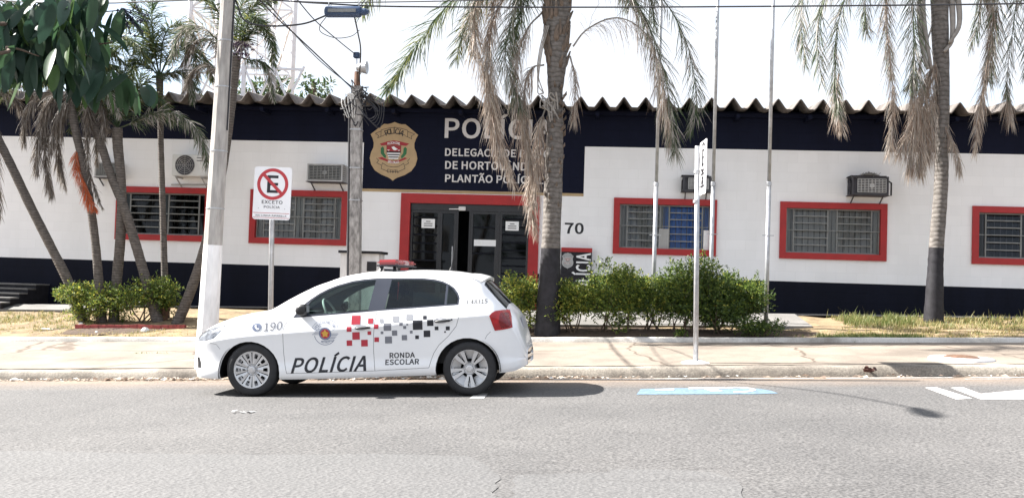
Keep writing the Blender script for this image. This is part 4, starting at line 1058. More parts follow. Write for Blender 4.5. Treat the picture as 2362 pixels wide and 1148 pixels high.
z1, z2, z3 = zb_ - .1, P(822, 200, YS).z, P(824, 166, YS).z
hw = (P(832, 420, YS) - P(808, 420, YS)).length / 2
mb.tube([post_at(z1), post_at(z2)], [hw * 1.38, hw * 1.3], 4); mb.build('shaft', MT['pole_stain'] if 'pole_stain' in MT else MT['pole_concrete'], th)
mb = MB(); mb.tube([post_at(z2) , post_at(z3)], [.06, .05], 8); mb.build('post_top', MT['rust'], th)
xl = P(806, 420, YS).x - post_at(P(806, 420, YS).z).x
mb = MB(); mb.tube([post_at(z) + Vector((xl, -.05, 0)) for z in (zb_ + .9, P(806, 225, YS).z)], .02, 8); mb.build('conduit', MT['cable'], th)
mb = MB(); rng = random.Random(8); kc = post_at(P(820, 235, YS).z)
for i in range(26):
    p0 = kc + Vector((rng.uniform(-.12, .15), rng.uniform(-.14, -.02), rng.uniform(-.15, .28)))
    ps = [p0]
    for k in range(4): ps.append(ps[-1] + Vector((rng.uniform(-.12, .14), rng.uniform(-.06, .06), rng.uniform(-.2, .08))))
    mb.tube(catmull(ps, 12), .009, 5)
for i in range(5):
    p0 = kc + Vector((.05, -.1, -.1)); mb.tube(catmull([p0, p0 + Vector((.2 + .05 * i, -.05, -.22 - .04 * i)), p0 + Vector((.32 + .03 * i, 0, -.1 + .05 * i)), p0 + Vector((.08, .02, .2))], 14), .008, 5)
mb.build('knotted_wires', MT['cable'], th)
mb = MB()
for i in range(5):
    p0 = kc + Vector((-.08 + .03 * i, -.13, .02)); mb.tube(catmull([p0, p0 + Vector((-.1, -.02, .1)), p0 + Vector((-.16 + .03 * i, 0, -.06)), p0 + Vector((-.05, .02, -.32))], 12), .008, 5)
mb.build('pale_wires', MT['ac_white'], th)
for py in (300, 388, 462):
    mb = MB(); q = post_at(P(820, py, YS).z); mb.box(q, (hw * 2 * 1.04, hw * 2.04, .02)); mb.build('steel_band', MT['galv'], th)
fl = P(834, 156, YS - .1)
mb = MB(); mb.lathe([(.002, -.09), (.05, -.085), (.09, .0), (.115, .09), (.11, .10), (.002, .085)], fl, 'X', 20); 
mb.bar(fl + Vector((-.02, .05, -.06)), post_at(z3) + Vector((0, 0, -.12)), .025)
o = mb.build('floodlight', MT['galv'], th)
bx = P(823, 128, YS)
mb = MB(); mb.rbox(bx, (.11, .10, .10), .012); mb.tube([bx, post_at(z3) + Vector((.0, 0, -.06))], .008, 6); mb.build('junction_box', MT['closure'], th)

# ================================================================== overhead wires
def wire(label, px, Ys, r=.010, sag=None, n=30, mat_=None):
    pts = [P(x, y, Y) for (x, y), Y in zip(px, Ys)]
    mb = MB(); mb.tube(catmull(pts, n), r, 5)
    return tag(mb.build('overhead_wire', mat_ or MT['cable']), label, 'wire', 'overhead wires')
YC = YPOLE
wire('long black cable strung along the street across the top of the photo', [(-500, -60), (60, 6), (527, -2), (750, 9), (930, 16), (1500, 17), (2362, 9), (2900, -8)], [YC] * 8, .011)
wire('upper thin cable running right from the dark blue splice box', [(527, -6), (690, 4), (850, 6), (1300, -6), (2362, -60)], [YC] * 5, .008)
wire('slack black loop hanging between the street pole and the splice box', [(541, -6), (549, 16), (563, 47), (600, 59), (653, 60), (705, 54), (752, 36)], [YC] * 7, .013)
wire('thicker drop wire slanting from the street down to the service post', [(560, -40), (638, 41), (675, 75), (738, 134), (813, 205)], [YC, YC + .8, YC + 1.5, YC + 2.6, YS], .012)
wire('thinner drop wire crossing the thicker one on its way to the service post', [(610, -5), (655, 52), (735, 138), (815, 203)], [YC, YC + .8, YC + 2.4, YS], .008)
wire('straight service wire slanting from the cable to the junction box', [(676, -12), (726, 47), (785, 98), (820, 126)], [YC, YC + 1.4, YC + 2.8, YS], .009)
wire('pair of leads hanging from the splice box to the post', [(818, 40), (826, 78), (832, 118), (828, 190)], [YC, YC + 1.4, YC + 2.6, YS], .012)
wire('loose thin loop below the splice box', [(752, 40), (738, 60), (742, 76), (775, 88), (810, 84), (829, 70)], [YC, YC + .2, YC + .4, YC + .7, YC + 1, YC + 1.2], .006)
a, b = P(750, 28, YC), P(850, 28, YC)
th = thing('splice_box', ((a.x + b.x) / 2, YC, a.z), 'dark blue cable splice box hanging from the overhead cable', 'cable box')
mb = MB(); ax = (b - a).normalized()
L = (b - a).length
mb.tube([a + ax * L * t for t in (0, .02, .06, .78, .82, .84, .93, .95, 1.0)], [.05, .072, .078, .078, .07, .05, .05, .035, .03], 16, 0); mb.build('tube_body', MT['closure'], th, autosm=25)
mb = MB(); mb.bar(a + ax * L * .1 + Vector((0, -.075, 0)), a + ax * L * .74 + Vector((0, -.075, 0)), .02, .045); mb.build('clamp_rail', MT['sash'], th)
mb = MB()
for t in (.08, .78): q = a + ax * L * t; mb.tube([q, q + Vector((0, 0, .13))], .012, 6); mb.tube([q + Vector((.03, 0, 0)), q + Vector((.03, 0, .12))], .007, 6)
mb.build('hanger', MT['galv'], th)

# ================================================================== road signs
# no-parking plate, facing the camera
SY = 13.75
sb = P(628, 706, SY); gz = ground(sb.x, SY)
th = thing('no_parking_sign', (sb.x, SY, gz), 'white no parking plate with crossed red ring on a grey post behind the car bonnet', 'traffic sign', 'traffic signs on posts')
cS = P(630.5, 446.5, SY); w = (P(673, 446, SY) - P(588, 446, SY)).length; h = (P(630, 386, SY) - P(631, 507, SY)).length
cx = cS.x; a, b = cS + Vector((0, 0, h / 2)), cS - Vector((0, 0, h / 2))
mb = MB(); mb.tube([(sb.x, SY, gz - .1), (P(628, 480, SY).x, SY, b.z + .1), (P(631, 395, SY).x, SY, a.z - .03)], .036, 12); mb.build('post', MT['galv'], th, smooth=True)
rot = Matrix.Rotation(R(1.2), 4, 'Y')
def rrect(cx, cz, w, h, r, n=6):
    out = []
    for sx, sz, a0 in ((1, 1, 0), (-1, 1, 90), (-1, -1, 180), (1, -1, 270)):
        for i in range(n + 1):
            t = R(a0 + 90 * i / n); out.append((cx + sx * (w / 2 - r) + r * math.cos(t), cz + sz * (h / 2 - r) + r * math.sin(t)))
    return out
def plate_sign(th, w, h, texts, slash=True, dark_ring=False):
    """sign built in its own XZ plane around (0,0), facing -Y"""
    parts = []
    mb = MB(); mb.prism(rrect(0, 0, w, h, .04), 0, .003); parts.append(mb.build('plate', MT['sign_white'], th, local=True))
    ry = h / 2 - w * .453; r1 = w * .415
    mb = MB(); mb.ring((0, ry), r1 - w * .085, r1, -.002, 56)
    if slash:
        q = math.sqrt(.5); t = w * .042; rr = r1 - w * .05
        mb.add([(-rr * q - t * q, -.0045, ry + rr * q - t * q), (-rr * q + t * q, -.0045, ry + rr * q + t * q), (rr * q + t * q, -.0045, ry - rr * q + t * q), (rr * q - t * q, -.0045, ry - rr * q - t * q)], [(0, 1, 2, 3)])
    parts.append(mb.build('ring', MT['ink'] if dark_ring else MT['sign_red'], th, local=True))
    mb = MB(); ew, eh, st = w * .29, w * .46, w * .085
    x0, z0 = -ew / 2, ry - eh / 2
    mb.add([(x0, -.003, z0), (x0 + st, -.003, z0), (x0 + st, -.003, z0 + eh), (x0, -.003, z0 + eh)], [(0, 1, 2, 3)])
    for zz in (z0, z0 + (eh - st * .85) / 2, z0 + eh - st * .85):
        mb.add([(x0 + st, -.003, zz), (x0 + ew, -.003, zz), (x0 + ew, -.003, zz + st * .85), (x0 + st, -.003, zz + st * .85)], [(0, 1, 2, 3)])
    for txt, u0, v0, u1, v1 in texts: put_text(mb, txt, (u0 - .5) * w, (.5 - v1) * h, (u1 - .5) * w, (.5 - v0) * h, -.003, 0, .012)
    parts.append(mb.build('lettering', MT['ink'], th, local=True))
    return parts
pts_ = plate_sign(th, w, h, [('EXCETO', .235, .635, .785, .70), ('POLÍCIA', .295, .725, .72, .785), ('NA LINHA AMARELA', .09, .91, .91, .94)])
mb = MB()
for v, m in ((.88, 0), (.968, 0)): mb.add([(-w * .48, -.003, (.5 - v) * h), (w * .48, -.003, (.5 - v) * h), (w * .48, -.003, (.5 - v) * h + .006), (-w * .48, -.003, (.5 - v) * h + .006)], [(0, 1, 2, 3)])
pts_.append(mb.build('red_rule', MT['sign_red'], th, local=True))
mb = MB()
for u in (.15, .85): mb.lathe([(.001, -.004), (.006, -.004), (.007, 0)], ((u - .5) * w, 0, (.5 - .79) * h), 'Y', 10)
pts_.append(mb.build('bolt', MT['galv'], th, local=True))
for o in pts_:
    o.location = (cx - sb.x, -.045, (a.z + b.z) / 2 - gz); o.rotation_euler = (0, R(0.7), R(3))
# second sign, plate seen nearly edge-on
SB = G(1605, 836)
th = thing('parking_sign', SB, 'tall slim grey sign post with narrow white plate turned along the street', 'traffic sign', 'traffic signs on posts')
tp = P(1609, 337, SB.y)
mb = MB(); mb.tube([(SB.x, SB.y, SB.z - .1), (tp.x, tp.y, tp.z)], .034, 12); mb.build('post', MT['galv'], th, smooth=True)
mb = MB(); mb.lathe([(.002, .025), (.10, .03), (.19, .005), (.20, -.03)], (SB.x - .0, SB.y, SB.z), 'Z', 20); mb.build('footing', MT['pole_white'], th)
for k in (.35, .75):
    mb = MB(); mb.lathe([(.034, -.02), (.042, -.02), (.042, .02), (.034, .02)], (tp.x, tp.y, tp.z - k), 'Z', 12); mb.build('clamp', MT['galv'], th)
a, b = P(1619, 325, SB.y), P(1619, 449, SB.y)
h = a.z - b.z
pts_ = plate_sign(th, .5, h, [], slash=False, dark_ring=True)
mb = MB()
for zc, ww, hh in ((-.10, .26, .025), (-.17, .12, .03), (-.235, .16, .06), (-.30, .30, .03)):
    mb.span(-ww / 2, ww / 2, -.004, -.003, h * zc * 1.15 - hh / 2, h * zc * 1.15 + hh / 2)
pts_.append(mb.build('printed_lines', MT['ink'], th, local=True))
for o in pts_:
    o.location = (P(1619, 390, SB.y).x - SB.x + .01, -.02, (a.z + b.z) / 2 - SB.z); o.rotation_euler = (0, 0, R(-84.6))

# ================================================================== three flagpoles
FG = 'flagpoles in front of the station'
def flagpole(xb, yb, xt, label, ht, r=.038):
    q = G(xb, yb); b = thing('flagpole', q, label, 'flagpole', FG)
    mb = MB(); mb.tube([(0, 0, -.1), (0, 0, 2.55)], r, 12); mb.tube([(0, 0, 2.5), (0, 0, ht)], r * .8, 12)
    mb.build('shaft', MT['galv'], b, smooth=True, local=True)
    mb = MB(); mb.lathe([(r, -.01), (r + .008, -.01), (r + .008, .05), (r, .06)], (0, 0, 2.5), 'Z', 12); mb.build('joint_collar', MT['galv'], b, local=True)
    mb = MB(); mb.bar((-.10, -r, 1.62), (.10, -r, 1.62), .016, .014); mb.build('cleat', MT['galv'], b, local=True)
    mb = MB(); mb.lathe([(.002, .06), (.04, .03), (.045, 0), (.03, -.03)], (0, 0, ht), 'Z', 12); mb.build('ball_top', MT['galv'], b, local=True)
    return b
flagpole(1505, 752, 1527, 'leftmost thin steel flagpole, standing before the middle of the blue curtained window', 7.6)
flagpole(1637, 748, 1660, 'steel flagpole just right of the upright sign post', 7.8)
flagpole(1766, 758, 1790, 'steel flagpole standing clear at the right end of the hedge', 7.4)

# ================================================================== small things on the ground
q = G(2218, 829)
th = thing('tree_pit_ring', q, 'white concrete ring round a pit of brown soil in the sidewalk', 'tree pit')
mb = MB(); mb.lathe([(.41, -.03), (.41, .02), (.38, .034), (.27, .034), (.25, .02), (.25, -.03)], q, 'Z', 40); mb.build('ring', MT['pole_white'], th, smooth=True)
mb = MB(); mb.lathe([(.001, .068), (.13, .06), (.21, .045), (.25, .02)], q, 'Z', 30); mb.build('soil', MT['soil_brown'] if 'soil_brown' in MT else MT['soil_dark'], th)
def rock(px, py, s, label, m, name='stone', cat='stone', grp='stones on the lawn'):
    q = G(px, py); rng = random.Random(px)
    bm = bmesh.new(); bmesh.ops.create_icosphere(bm, subdivisions=2, radius=1)
    for v in bm.verts: v.co = Vector((v.co.x * s[0], v.co.y * s[1], max(-.2, v.co.z) * s[2])) * rng.uniform(.85, 1.1) + q
    me = bpy.data.meshes.new(name); bm.to_mesh(me); bm.free(); me.materials.append(m)
    o = bpy.data.objects.new(name, me); COL.objects.link(o); WO[o] = Vector((0, 0, 0)); tag(o, label, cat, grp)
rock(335, 763, (.085, .07, .07), 'white stone in front of the red edging bar', MT['stone'])
rock(187, 750, (.05, .05, .06), 'small white stone at the left end of the red edging', MT['stone'])
rock(223, 766, (.03, .03, .025), 'tiny pale pebble on the dry lawn', MT['stone'])
rock(108, 758, (.12, .05, .012), 'flat pale scrap lying on the left lawn', MT['stone'], 'flat_scrap', 'litter')
a, b = G(176, 757), G(428, 757)
mb = MB(); rng = random.Random(2); n = 14
for i in range(n):
    p, r_ = a.lerp(b, i / n), a.lerp(b, (i + .96) / n)
    for e in (p, r_): e.z = ground(e.x, e.y) + .03 + rng.uniform(-.008, .008)
    mb.bar(p, r_, .10, .07)
o = mb.build('red_edging', MT['red_worn'] if 'red_worn' in MT else MT['red']); tag(o, 'low red painted edging bar in front of the left shrubs', 'edging')
# crushed litter on the road
mb = MB(); q = G(565, 951); rng = random.Random(6)
for i in range(9):
    c = q + Vector((rng.uniform(-.13, .13), rng.uniform(-.05, .05), .006 + rng.uniform(0, .01)))
    mb.box(c, (rng.uniform(.03, .08), rng.uniform(.012, .03), .004), Matrix.Rotation(rng.uniform(0, 3), 3, 'Z') @ Matrix.Rotation(rng.uniform(-.3, .3), 3, 'Y'))
tag(mb.build('flattened_wrapper', MT['ac_grey']), 'flattened pale wrapper on the road in front of the car', 'litter')
mb = MB(); q = G(2006, 862)
for i in range(7):
    c = q + Vector((random.uniform(-.06, .06), random.uniform(-.03, .03), .02 + random.uniform(0, .06)))
    mb.box(c, (.07, .004, .05), Matrix.Rotation(random.uniform(0, 3), 3, 'Z') @ Matrix.Rotation(random.uniform(-.9, .9), 3, 'X'))
tag(mb.build('dead_leaf', MT['dry_red'] if 'dry_red' in MT else MT['rust']), 'curled rust brown leaf lying against the kerb', 'leaf')
# leaf litter along the gutter
mb = MB(); rng = random.Random(21)
for i in range(900):
    X = rng.choice((rng.uniform(-9, 7), rng.gauss(-6.0, 1.0), rng.uniform(-4, 0)))
    Y = YK - abs(rng.gauss(0.02, .06)) - .02
    s = rng.uniform(.012, .06)
    c = Vector((X, Y, z_road(X, Y) + rng.uniform(.004, .03)))
    rot = Matrix.Rotation(rng.uniform(0, 6.3), 3, 'Z') @ Matrix.Rotation(rng.uniform(-.7, .7), 3, 'X')
    vs = [c + rot @ Vector(v) for v in ((-s, 0, 0), (0, -s * .5, s * .2), (s, 0, 0), (0, s * .5, s * .2))]
    mb.add(vs, [(0, 1, 2, 3)], rng.choice((0, 0, 1, 1, 2)))
o = mb.build('leaf_litter', [MT['dry_b'], MT['dry_a'], MT['stone']]); o['kind'] = 'stuff'
o['label'] = 'dry leaves and scraps lying in the gutter along the kerb'

# ================================================================== steel mast and truss behind the roof
YT = 44.0
tb_ = thing('lattice_tower', (P(560, 210, YT).x, YT, 1.0), 'tall white lattice steel mast rising behind the roof', 'tower')
legs = [P(436, 100, YT - 1), P(630, 100, YT + 2.6), P(677, 100, YT - .6), P(500, 100, YT + 3.4)]
legs = [Vector((l.x, l.y, 0)) for l in legs]
TH = 22.0
for l in legs:
    mb = MB(); mb.tube([(l.x, l.y, 0.5), (l.x * 1.0, l.y, TH)], .12, 10); mb.build('leg', MT['tower'], tb_, smooth=True)
order = [0, 2, 1, 3]
for k in range(4):
    p, q = legs[order[k]], legs[order[(k + 1) % 4]]
    mb = MB()
    for i in range(7):
        z0 = 1.4 + i * 2.95; z1 = z0 + 2.95
        mb.bar((p.x, p.y, z0), (q.x, q.y, z1), .07); mb.bar((q.x, q.y, z0), (p.x, p.y, z1), .07); mb.bar((p.x, p.y, z1), (q.x, q.y, z1), .06)
    mb.build('bracing', MT['tower'], tb_)
mb = MB(); l = legs[1]
for s in (.0, .42): mb.bar((l.x - .25 - s, l.y - .3, 1), (l.x - .25 - s, l.y - .3, TH), .05)
for i in range(60): mb.bar((l.x - .25, l.y - .3, 1 + i * .34), (l.x - .67, l.y - .3, 1 + i * .34), .025)
mb.build('ladder', MT['tower'], tb_)
YR = 31.0
a, b = P(425, 188, YR), P(700, 198, YR)
th = thing('rooftop_truss', ((a.x + b.x) / 2, YR, 4.2), 'white zigzag steel truss standing behind the roof edge', 'truss')
mb = MB(); ztop = P(500, 152, YR).z; zbot = P(500, 210, YR).z - .3; n = 8
mb.bar((a.x, YR, ztop), (b.x, YR, ztop - .1), .07); mb.bar((a.x, YR, zbot), (b.x, YR, zbot), .07)
mb.build('chord', MT['tower'], th)
mb = MB()
for i in range(n):
    xa_, xb_ = a.x + (b.x - a.x) * i / n, a.x + (b.x - a.x) * (i + 1) / n
    zz = (zbot, ztop) if i % 2 else (ztop, zbot); mb.bar((xa_, YR, zz[0]), (xb_, YR, zz[1]), .06)
mb.build('web', MT['tower'], th)
mb = MB()
for i in (0, 4, 6): xa_ = a.x + (b.x - a.x) * i / n; mb.bar((xa_, YR, 1.0), (xa_, YR, ztop + .1), .11)
mb.build('post', MT['tower'], th)
# ================================================================== plants
DOWN = Vector((0, 0, -1))
SLIM = [False]
def leaf_strip(mb, p, d, L, w, g, mat_, rng, segs=3, wn=None):
    """narrow leaflet bending down under its weight"""
    side = d.cross(wn if wn is not None else Vector((rng.uniform(-1, 1), rng.uniform(-1, 1), rng.uniform(-1, 1))))
    if side.length < 1e-4: side = d.orthogonal()
    side.normalize()
    ws = {2: (.55, 1, .06), 3: (.5, 1, .75, .05)}[segs]
    vs = []
    for i in range(segs + 1):
        vs += [p - side * w * ws[i] / 2, p + side * w * ws[i] / 2]
        d = (d + DOWN * g / segs).normalized(); p = p + d * L / segs
    mb.add(vs, [(2 * i, 2 * i + 1, 2 * i + 3, 2 * i + 2) for i in range(segs)], mat_)

def frond(parent, pts, L, n, kind, rng, name=None, w=.024, stem=.017, start=.12, flat=None):
    slim_ = SLIM[0]
    """pts: midrib in world space, from crown to tip"""
    m = 28
    c = catmull(pts, m)
    mb = MB()
    mb.tube(c, [stem * (1 - .85 * i / m) for i in range(m + 1)], 5, 0)
    K = {'green': (.55, .30, 62, 30), 'grey': (.9, .35, 55, 40), 'dry': (1.1, .6, 44, 50), 'limp': (1.9, .5, 48, 60), 'orange': (.75, .3, 38, 12)}[kind]
    g, jit, ang, plume = K
    if slim_: n = int(n * (1.9 if kind in ('green', 'grey', 'orange') else 2.6)); w = .018 if kind in ('green', 'grey') else .012
    else:
        n = int(n * {'green': 1.7, 'grey': 1.9, 'dry': 2.2, 'limp': 2.0, 'orange': 1.6}[kind]); w = {'green': .017, 'grey': .014, 'dry': .0105, 'limp': .0095, 'orange': .014}[kind]
        L = L * {'dry': 1.25, 'limp': 1.3, 'grey': 1.3, 'green': 1.15}.get(kind, 1.0)
    for i in range(n):
        t = start + (1 - start) * (rng.random() if kind in ('dry', 'limp') else (i + rng.random()) / n)
        u = t * m; k = min(int(u), m - 1); f = u - k
        p = c[k].lerp(c[k + 1], f)
        T = (c[min(k + 2, m)] - c[max(k - 1, 0)]).normalized()
        S = T.cross(Vector((0, 0, 1)))
        if S.length < .25: S = flat.copy() if flat is not None else Vector((math.cos(i * 2.4), math.sin(i * 2.4), 0))
        S = (S - T * S.dot(T)).normalized()
        N = S.cross(T)
        for sg in (1, -1):
            az = R(rng.gauss(0, plume)); a = R(ang * (1 - .35 * t) + rng.gauss(0, 8))
            d = (S * sg * math.cos(az) + N * math.sin(az)) * math.sin(a) + T * math.cos(a)
            l = L * (.55 + .45 * math.sin(math.pi * min(1, t * .75 + .12))) * (1 - max(0, t - .75) * 1.6) * (rng.uniform(.3, 1.3) if kind in ('dry', 'limp') else rng.uniform(.7, 1.1))
            leaf_strip(mb, p + d * .004, d.normalized(), l, w * rng.uniform(.7, 1.15), g * rng.uniform(.7, 1 + jit), rng.choice((1, 1, 2, 2, 3)), rng)
    mats = {'green': ['frond_a', 'frond_b', 'frond_a', 'frond_c'], 'grey': ['frond_b', 'frond_b', 'dry_c', 'frond_a'], 'dry': ['dry_a', 'dry_b', 'dry_a', 'dry_c'],
            'limp': ['dry_c', 'dry_a', 'dry_b', 'dry_c'], 'skirt': ['skirt_a', 'skirt_a', 'skirt_b', 'dry_c'], 'orange': ['orange_a', 'orange_a', 'orange_a', 'dry_b'], }['skirt' if slim_ and kind in ('dry', 'limp') else kind]
    nm = name or ('frond' if kind in ('green', 'grey') else 'dead_frond')
    return mb.build(nm, [MT[x] for x in mats], parent)

def pxc(pts, Y0, Y1):
    n = len(pts)
    return [P(x, y, Y0 + (Y1 - Y0) * i / (n - 1)) for i, (x, y) in enumerate(pts)]

def trunk(parent, pts, rs, bark, paint_z=None, n=14, rings=0.0):
    c = catmull(pts, 60); k = len(pts) - 1
    rr = []
    rng = random.Random(int(abs(pts[0].x) * 1000))
    for i in range(61):
        u = i / 60 * k; j = min(int(u), k - 1); f = u - j
        rr.append((rs[j] * (1 - f) + rs[j + 1] * f) * (1 + rng.uniform(-rings, rings)))
    if paint_z is None:
        mb = MB(); mb.tube(c, rr, n); return mb.build('trunk', bark, parent, smooth=True)
    mb = MB(); mb.tube(c, rr, n, matf=lambda i: 1 if c[i].z < paint_z else 0)
    return mb.build('trunk', [bark, MT['black_paint']], parent, smooth=True)

PG = 'palms in front of the station'
# ---- tall palm by the entrance
YA = 16.85
def big_palm(label, base, tp, hw, YT_, paint_py, fronds, rng, up, name='palm_tree'):
    q = G(*base); Y = q.y
    th = thing(name, q, label, 'palm tree', PG)
    pts = [q + Vector((0, 0, -.1))] + [P(x, y, Y) for x, y in tp]
    rs = [h * (P(x + 1, y, Y) - P(x, y, Y)).length for h, (x, y) in zip(hw, [base] + tp)]
    trunk(th, pts, rs, MT['palm_bark'], P(base[0], paint_py, Y).z, 18, .03)
    apex = pts[-1] + Vector((0, 0, .25))
    for kind, px, dY, L, n in fronds:
        c = pxc(px, Y, Y + dY)
        if px[0][1] < 0: c = [apex.lerp(c[0], .25)] + c          # leaves the crown above the frame
        frond(th, c, L, n, kind, rng)
    for k in range(up):                                            # the living crown above the frame
        a = k * 2.399 + .4; e = rng.uniform(.3, 1.15)
        d = Vector((math.cos(a) * math.cos(e), math.sin(a) * math.cos(e), math.sin(e)))
        c = [apex, apex + d * .9, apex + d * 1.7 + DOWN * .12, apex + d * 2.3 + DOWN * .6, apex + d * 2.6 + DOWN * 1.1]
        frond(th, c, .5, 70, 'green', rng)
    return th, pts, rs, apex

rng = random.Random(12)
fr = [
    ('green', [(1230, -70), (1130, -55), (1045, 0), (975, 85), (925, 160), (893, 205)], -.5, .62, 120),
    ('green', [(1235, -90), (1050, -110), (920, -80), (860, -20), (835, 30)], .6, .5, 80),
    ('grey', [(1245, -40), (1205, -20), (1180, 50), (1165, 130), (1185, 200), (1200, 250)], -.3, .5, 110),
    ('dry', [(1240, -60), (1140, -50), (1096, 20), (1100, 110), (1122, 190), (1135, 290), (1150, 370)], -.6, .55, 150),
    ('dry', [(1240, -50), (1150, -20), (1130, 80), (1135, 200), (1150, 300), (1178, 400)], -.5, .5, 150),
    ('dry', [(1235, -40), (1160, 0), (1122, 120), (1132, 220), (1150, 330), (1185, 425)], -.7, .42, 130),
    ('limp', [(1250, 30), (1215, 70), (1190, 150), (1196, 240), (1215, 330), (1230, 410)], -.45, .5, 130),
    ('limp', [(1255, 150), (1225, 160), (1210, 220), (1212, 300), (1222, 390)], -.35, .45, 100),
    ('limp', [(1262, 240), (1246, 290), (1240, 360), (1236, 440), (1230, 470)], -.4, .38, 100),
    ('dry', [(1262, 330), (1240, 380), (1218, 430), (1226, 490), (1236, 545)], -.45, .3, 70),
    ('limp', [(1315, 130), (1326, 180), (1326, 240), (1322, 280)], -.25, .3, 50),
    ('grey', [(1330, -80), (1400, -70), (1470, 10), (1515, 110), (1540, 210), (1552, 300), (1560, 360)], -.5, .5, 110),
    ('limp', [(1330, -70), (1410, -50), (1480, 40), (1515, 150), (1535, 250), (1545, 330)], -.4, .5, 110),
    ('limp', [(1322, 108), (1350, 72), (1400, 45), (1445, 46), (1490, 80), (1520, 150), (1532, 230), (1538, 300)], -.6, .5, 60),
    ('grey', [(1330, -95), (1440, -80), (1530, 0), (1580, 90), (1602, 180), (1607, 250), (1592, 300)], -.2, .42, 100),
    ('green', [(1320, -110), (1370, -110), (1430, -70), (1450, -20), (1455, 15)], .6, .45, 60),
    ('green', [(1240, -85), (1170, -60), (1110, 0), (1072, 70), (1050, 140)], .3, .5, 80),
    ('grey', [(1245, -70), (1160, -70), (1105, -20), (1085, 60), (1090, 130)], .1, .45, 70),
    ('grey', [(1345, -90), (1410, -100), (1470, -60), (1500, 0), (1510, 60)], .2, .45, 70),
    ('green', [(1260, -120), (1220, -60), (1208, 10), (1190, 70), (1185, 130)], .2, .5, 80),
]
th, pts, rs, apex = big_palm('tall palm with black painted foot and shaggy dead fronds hanging over the entrance lettering', (1262, 772),
    [(1268, 640), (1271, 560), (1279, 350), (1281, 215), (1285, 120), (1288, -60)], [31, 25, 22, 20, 17, 24, 34, 30], YA, 575, fr, rng, 9)
# shaggy old leaf bases on the upper stem
mb = MB(); r2 = random.Random(4)
for i in range(90):
    t = r2.random(); z = P(1283, 150, pts[0].y).z + t * 1.25
    f = (z - pts[4].z) / (pts[6].z - pts[4].z)
    cx = pts[4].lerp(pts[6], max(0, min(1, f))); cx = Vector((cx.x, cx.y, z))
    a = r2.uniform(0, 6.28); rr = .14 + .06 * t
    o = Vector((math.cos(a), math.sin(a), 0))
    mb.tube([cx + o * rr * .8 + DOWN * .1, cx + o * (rr + .03), cx + o * (rr + .05 + r2.uniform(0, .05)) + Vector((0, 0, r2.uniform(.1, .24)))], [.05, .04, .012], 5)
for i in range(60):
    z = P(1283, 480, pts[0].y).z + r2.random() * 2.1
    a = r2.uniform(0, 6.28); o = Vector((math.cos(a), math.sin(a), 0))
    b0 = P(1279, 350, pts[0].y); cx = Vector((b0.x + (z - b0.z) * .02, b0.y, z))
    mb.tube([cx + o * .12 + DOWN * .03, cx + o * .16, cx + o * .17 + Vector((0, 0, .05))], [.03, .025, .006], 4)
mb.build('leaf_bases', MT['fibre'], th, smooth=True)['kind'] = 'stuff'
mb = MB(); q1, q2 = P(1262, 215, pts[0].y - .2), P(1215, 128, pts[0].y)
for i in range(26):
    p0 = P(1270, 235, pts[0].y - .2) + Vector((r2.uniform(-.09, .09), r2.uniform(-.05, .02), r2.uniform(-.12, .1)))
    mb.tube(catmull([p0, p0 + Vector((r2.uniform(-.1, .06), -.05, r2.uniform(-.05, .12))), p0 + Vector((r2.uniform(-.12, .08), -.04, r2.uniform(-.25, .02)))], 6), .012, 4)
for i in range(3):
    mb.tube(catmull([P(1258 + 4 * i, 60, pts[0].y - .2), P(1244 + 3 * i, 120, pts[0].y - .25), P(1240, 170 + 20 * i, pts[0].y - .2), P(1254, 215, pts[0].y - .2)], 10), .012, 4)
mb.build('old_stalks', MT['dry_c'], th)

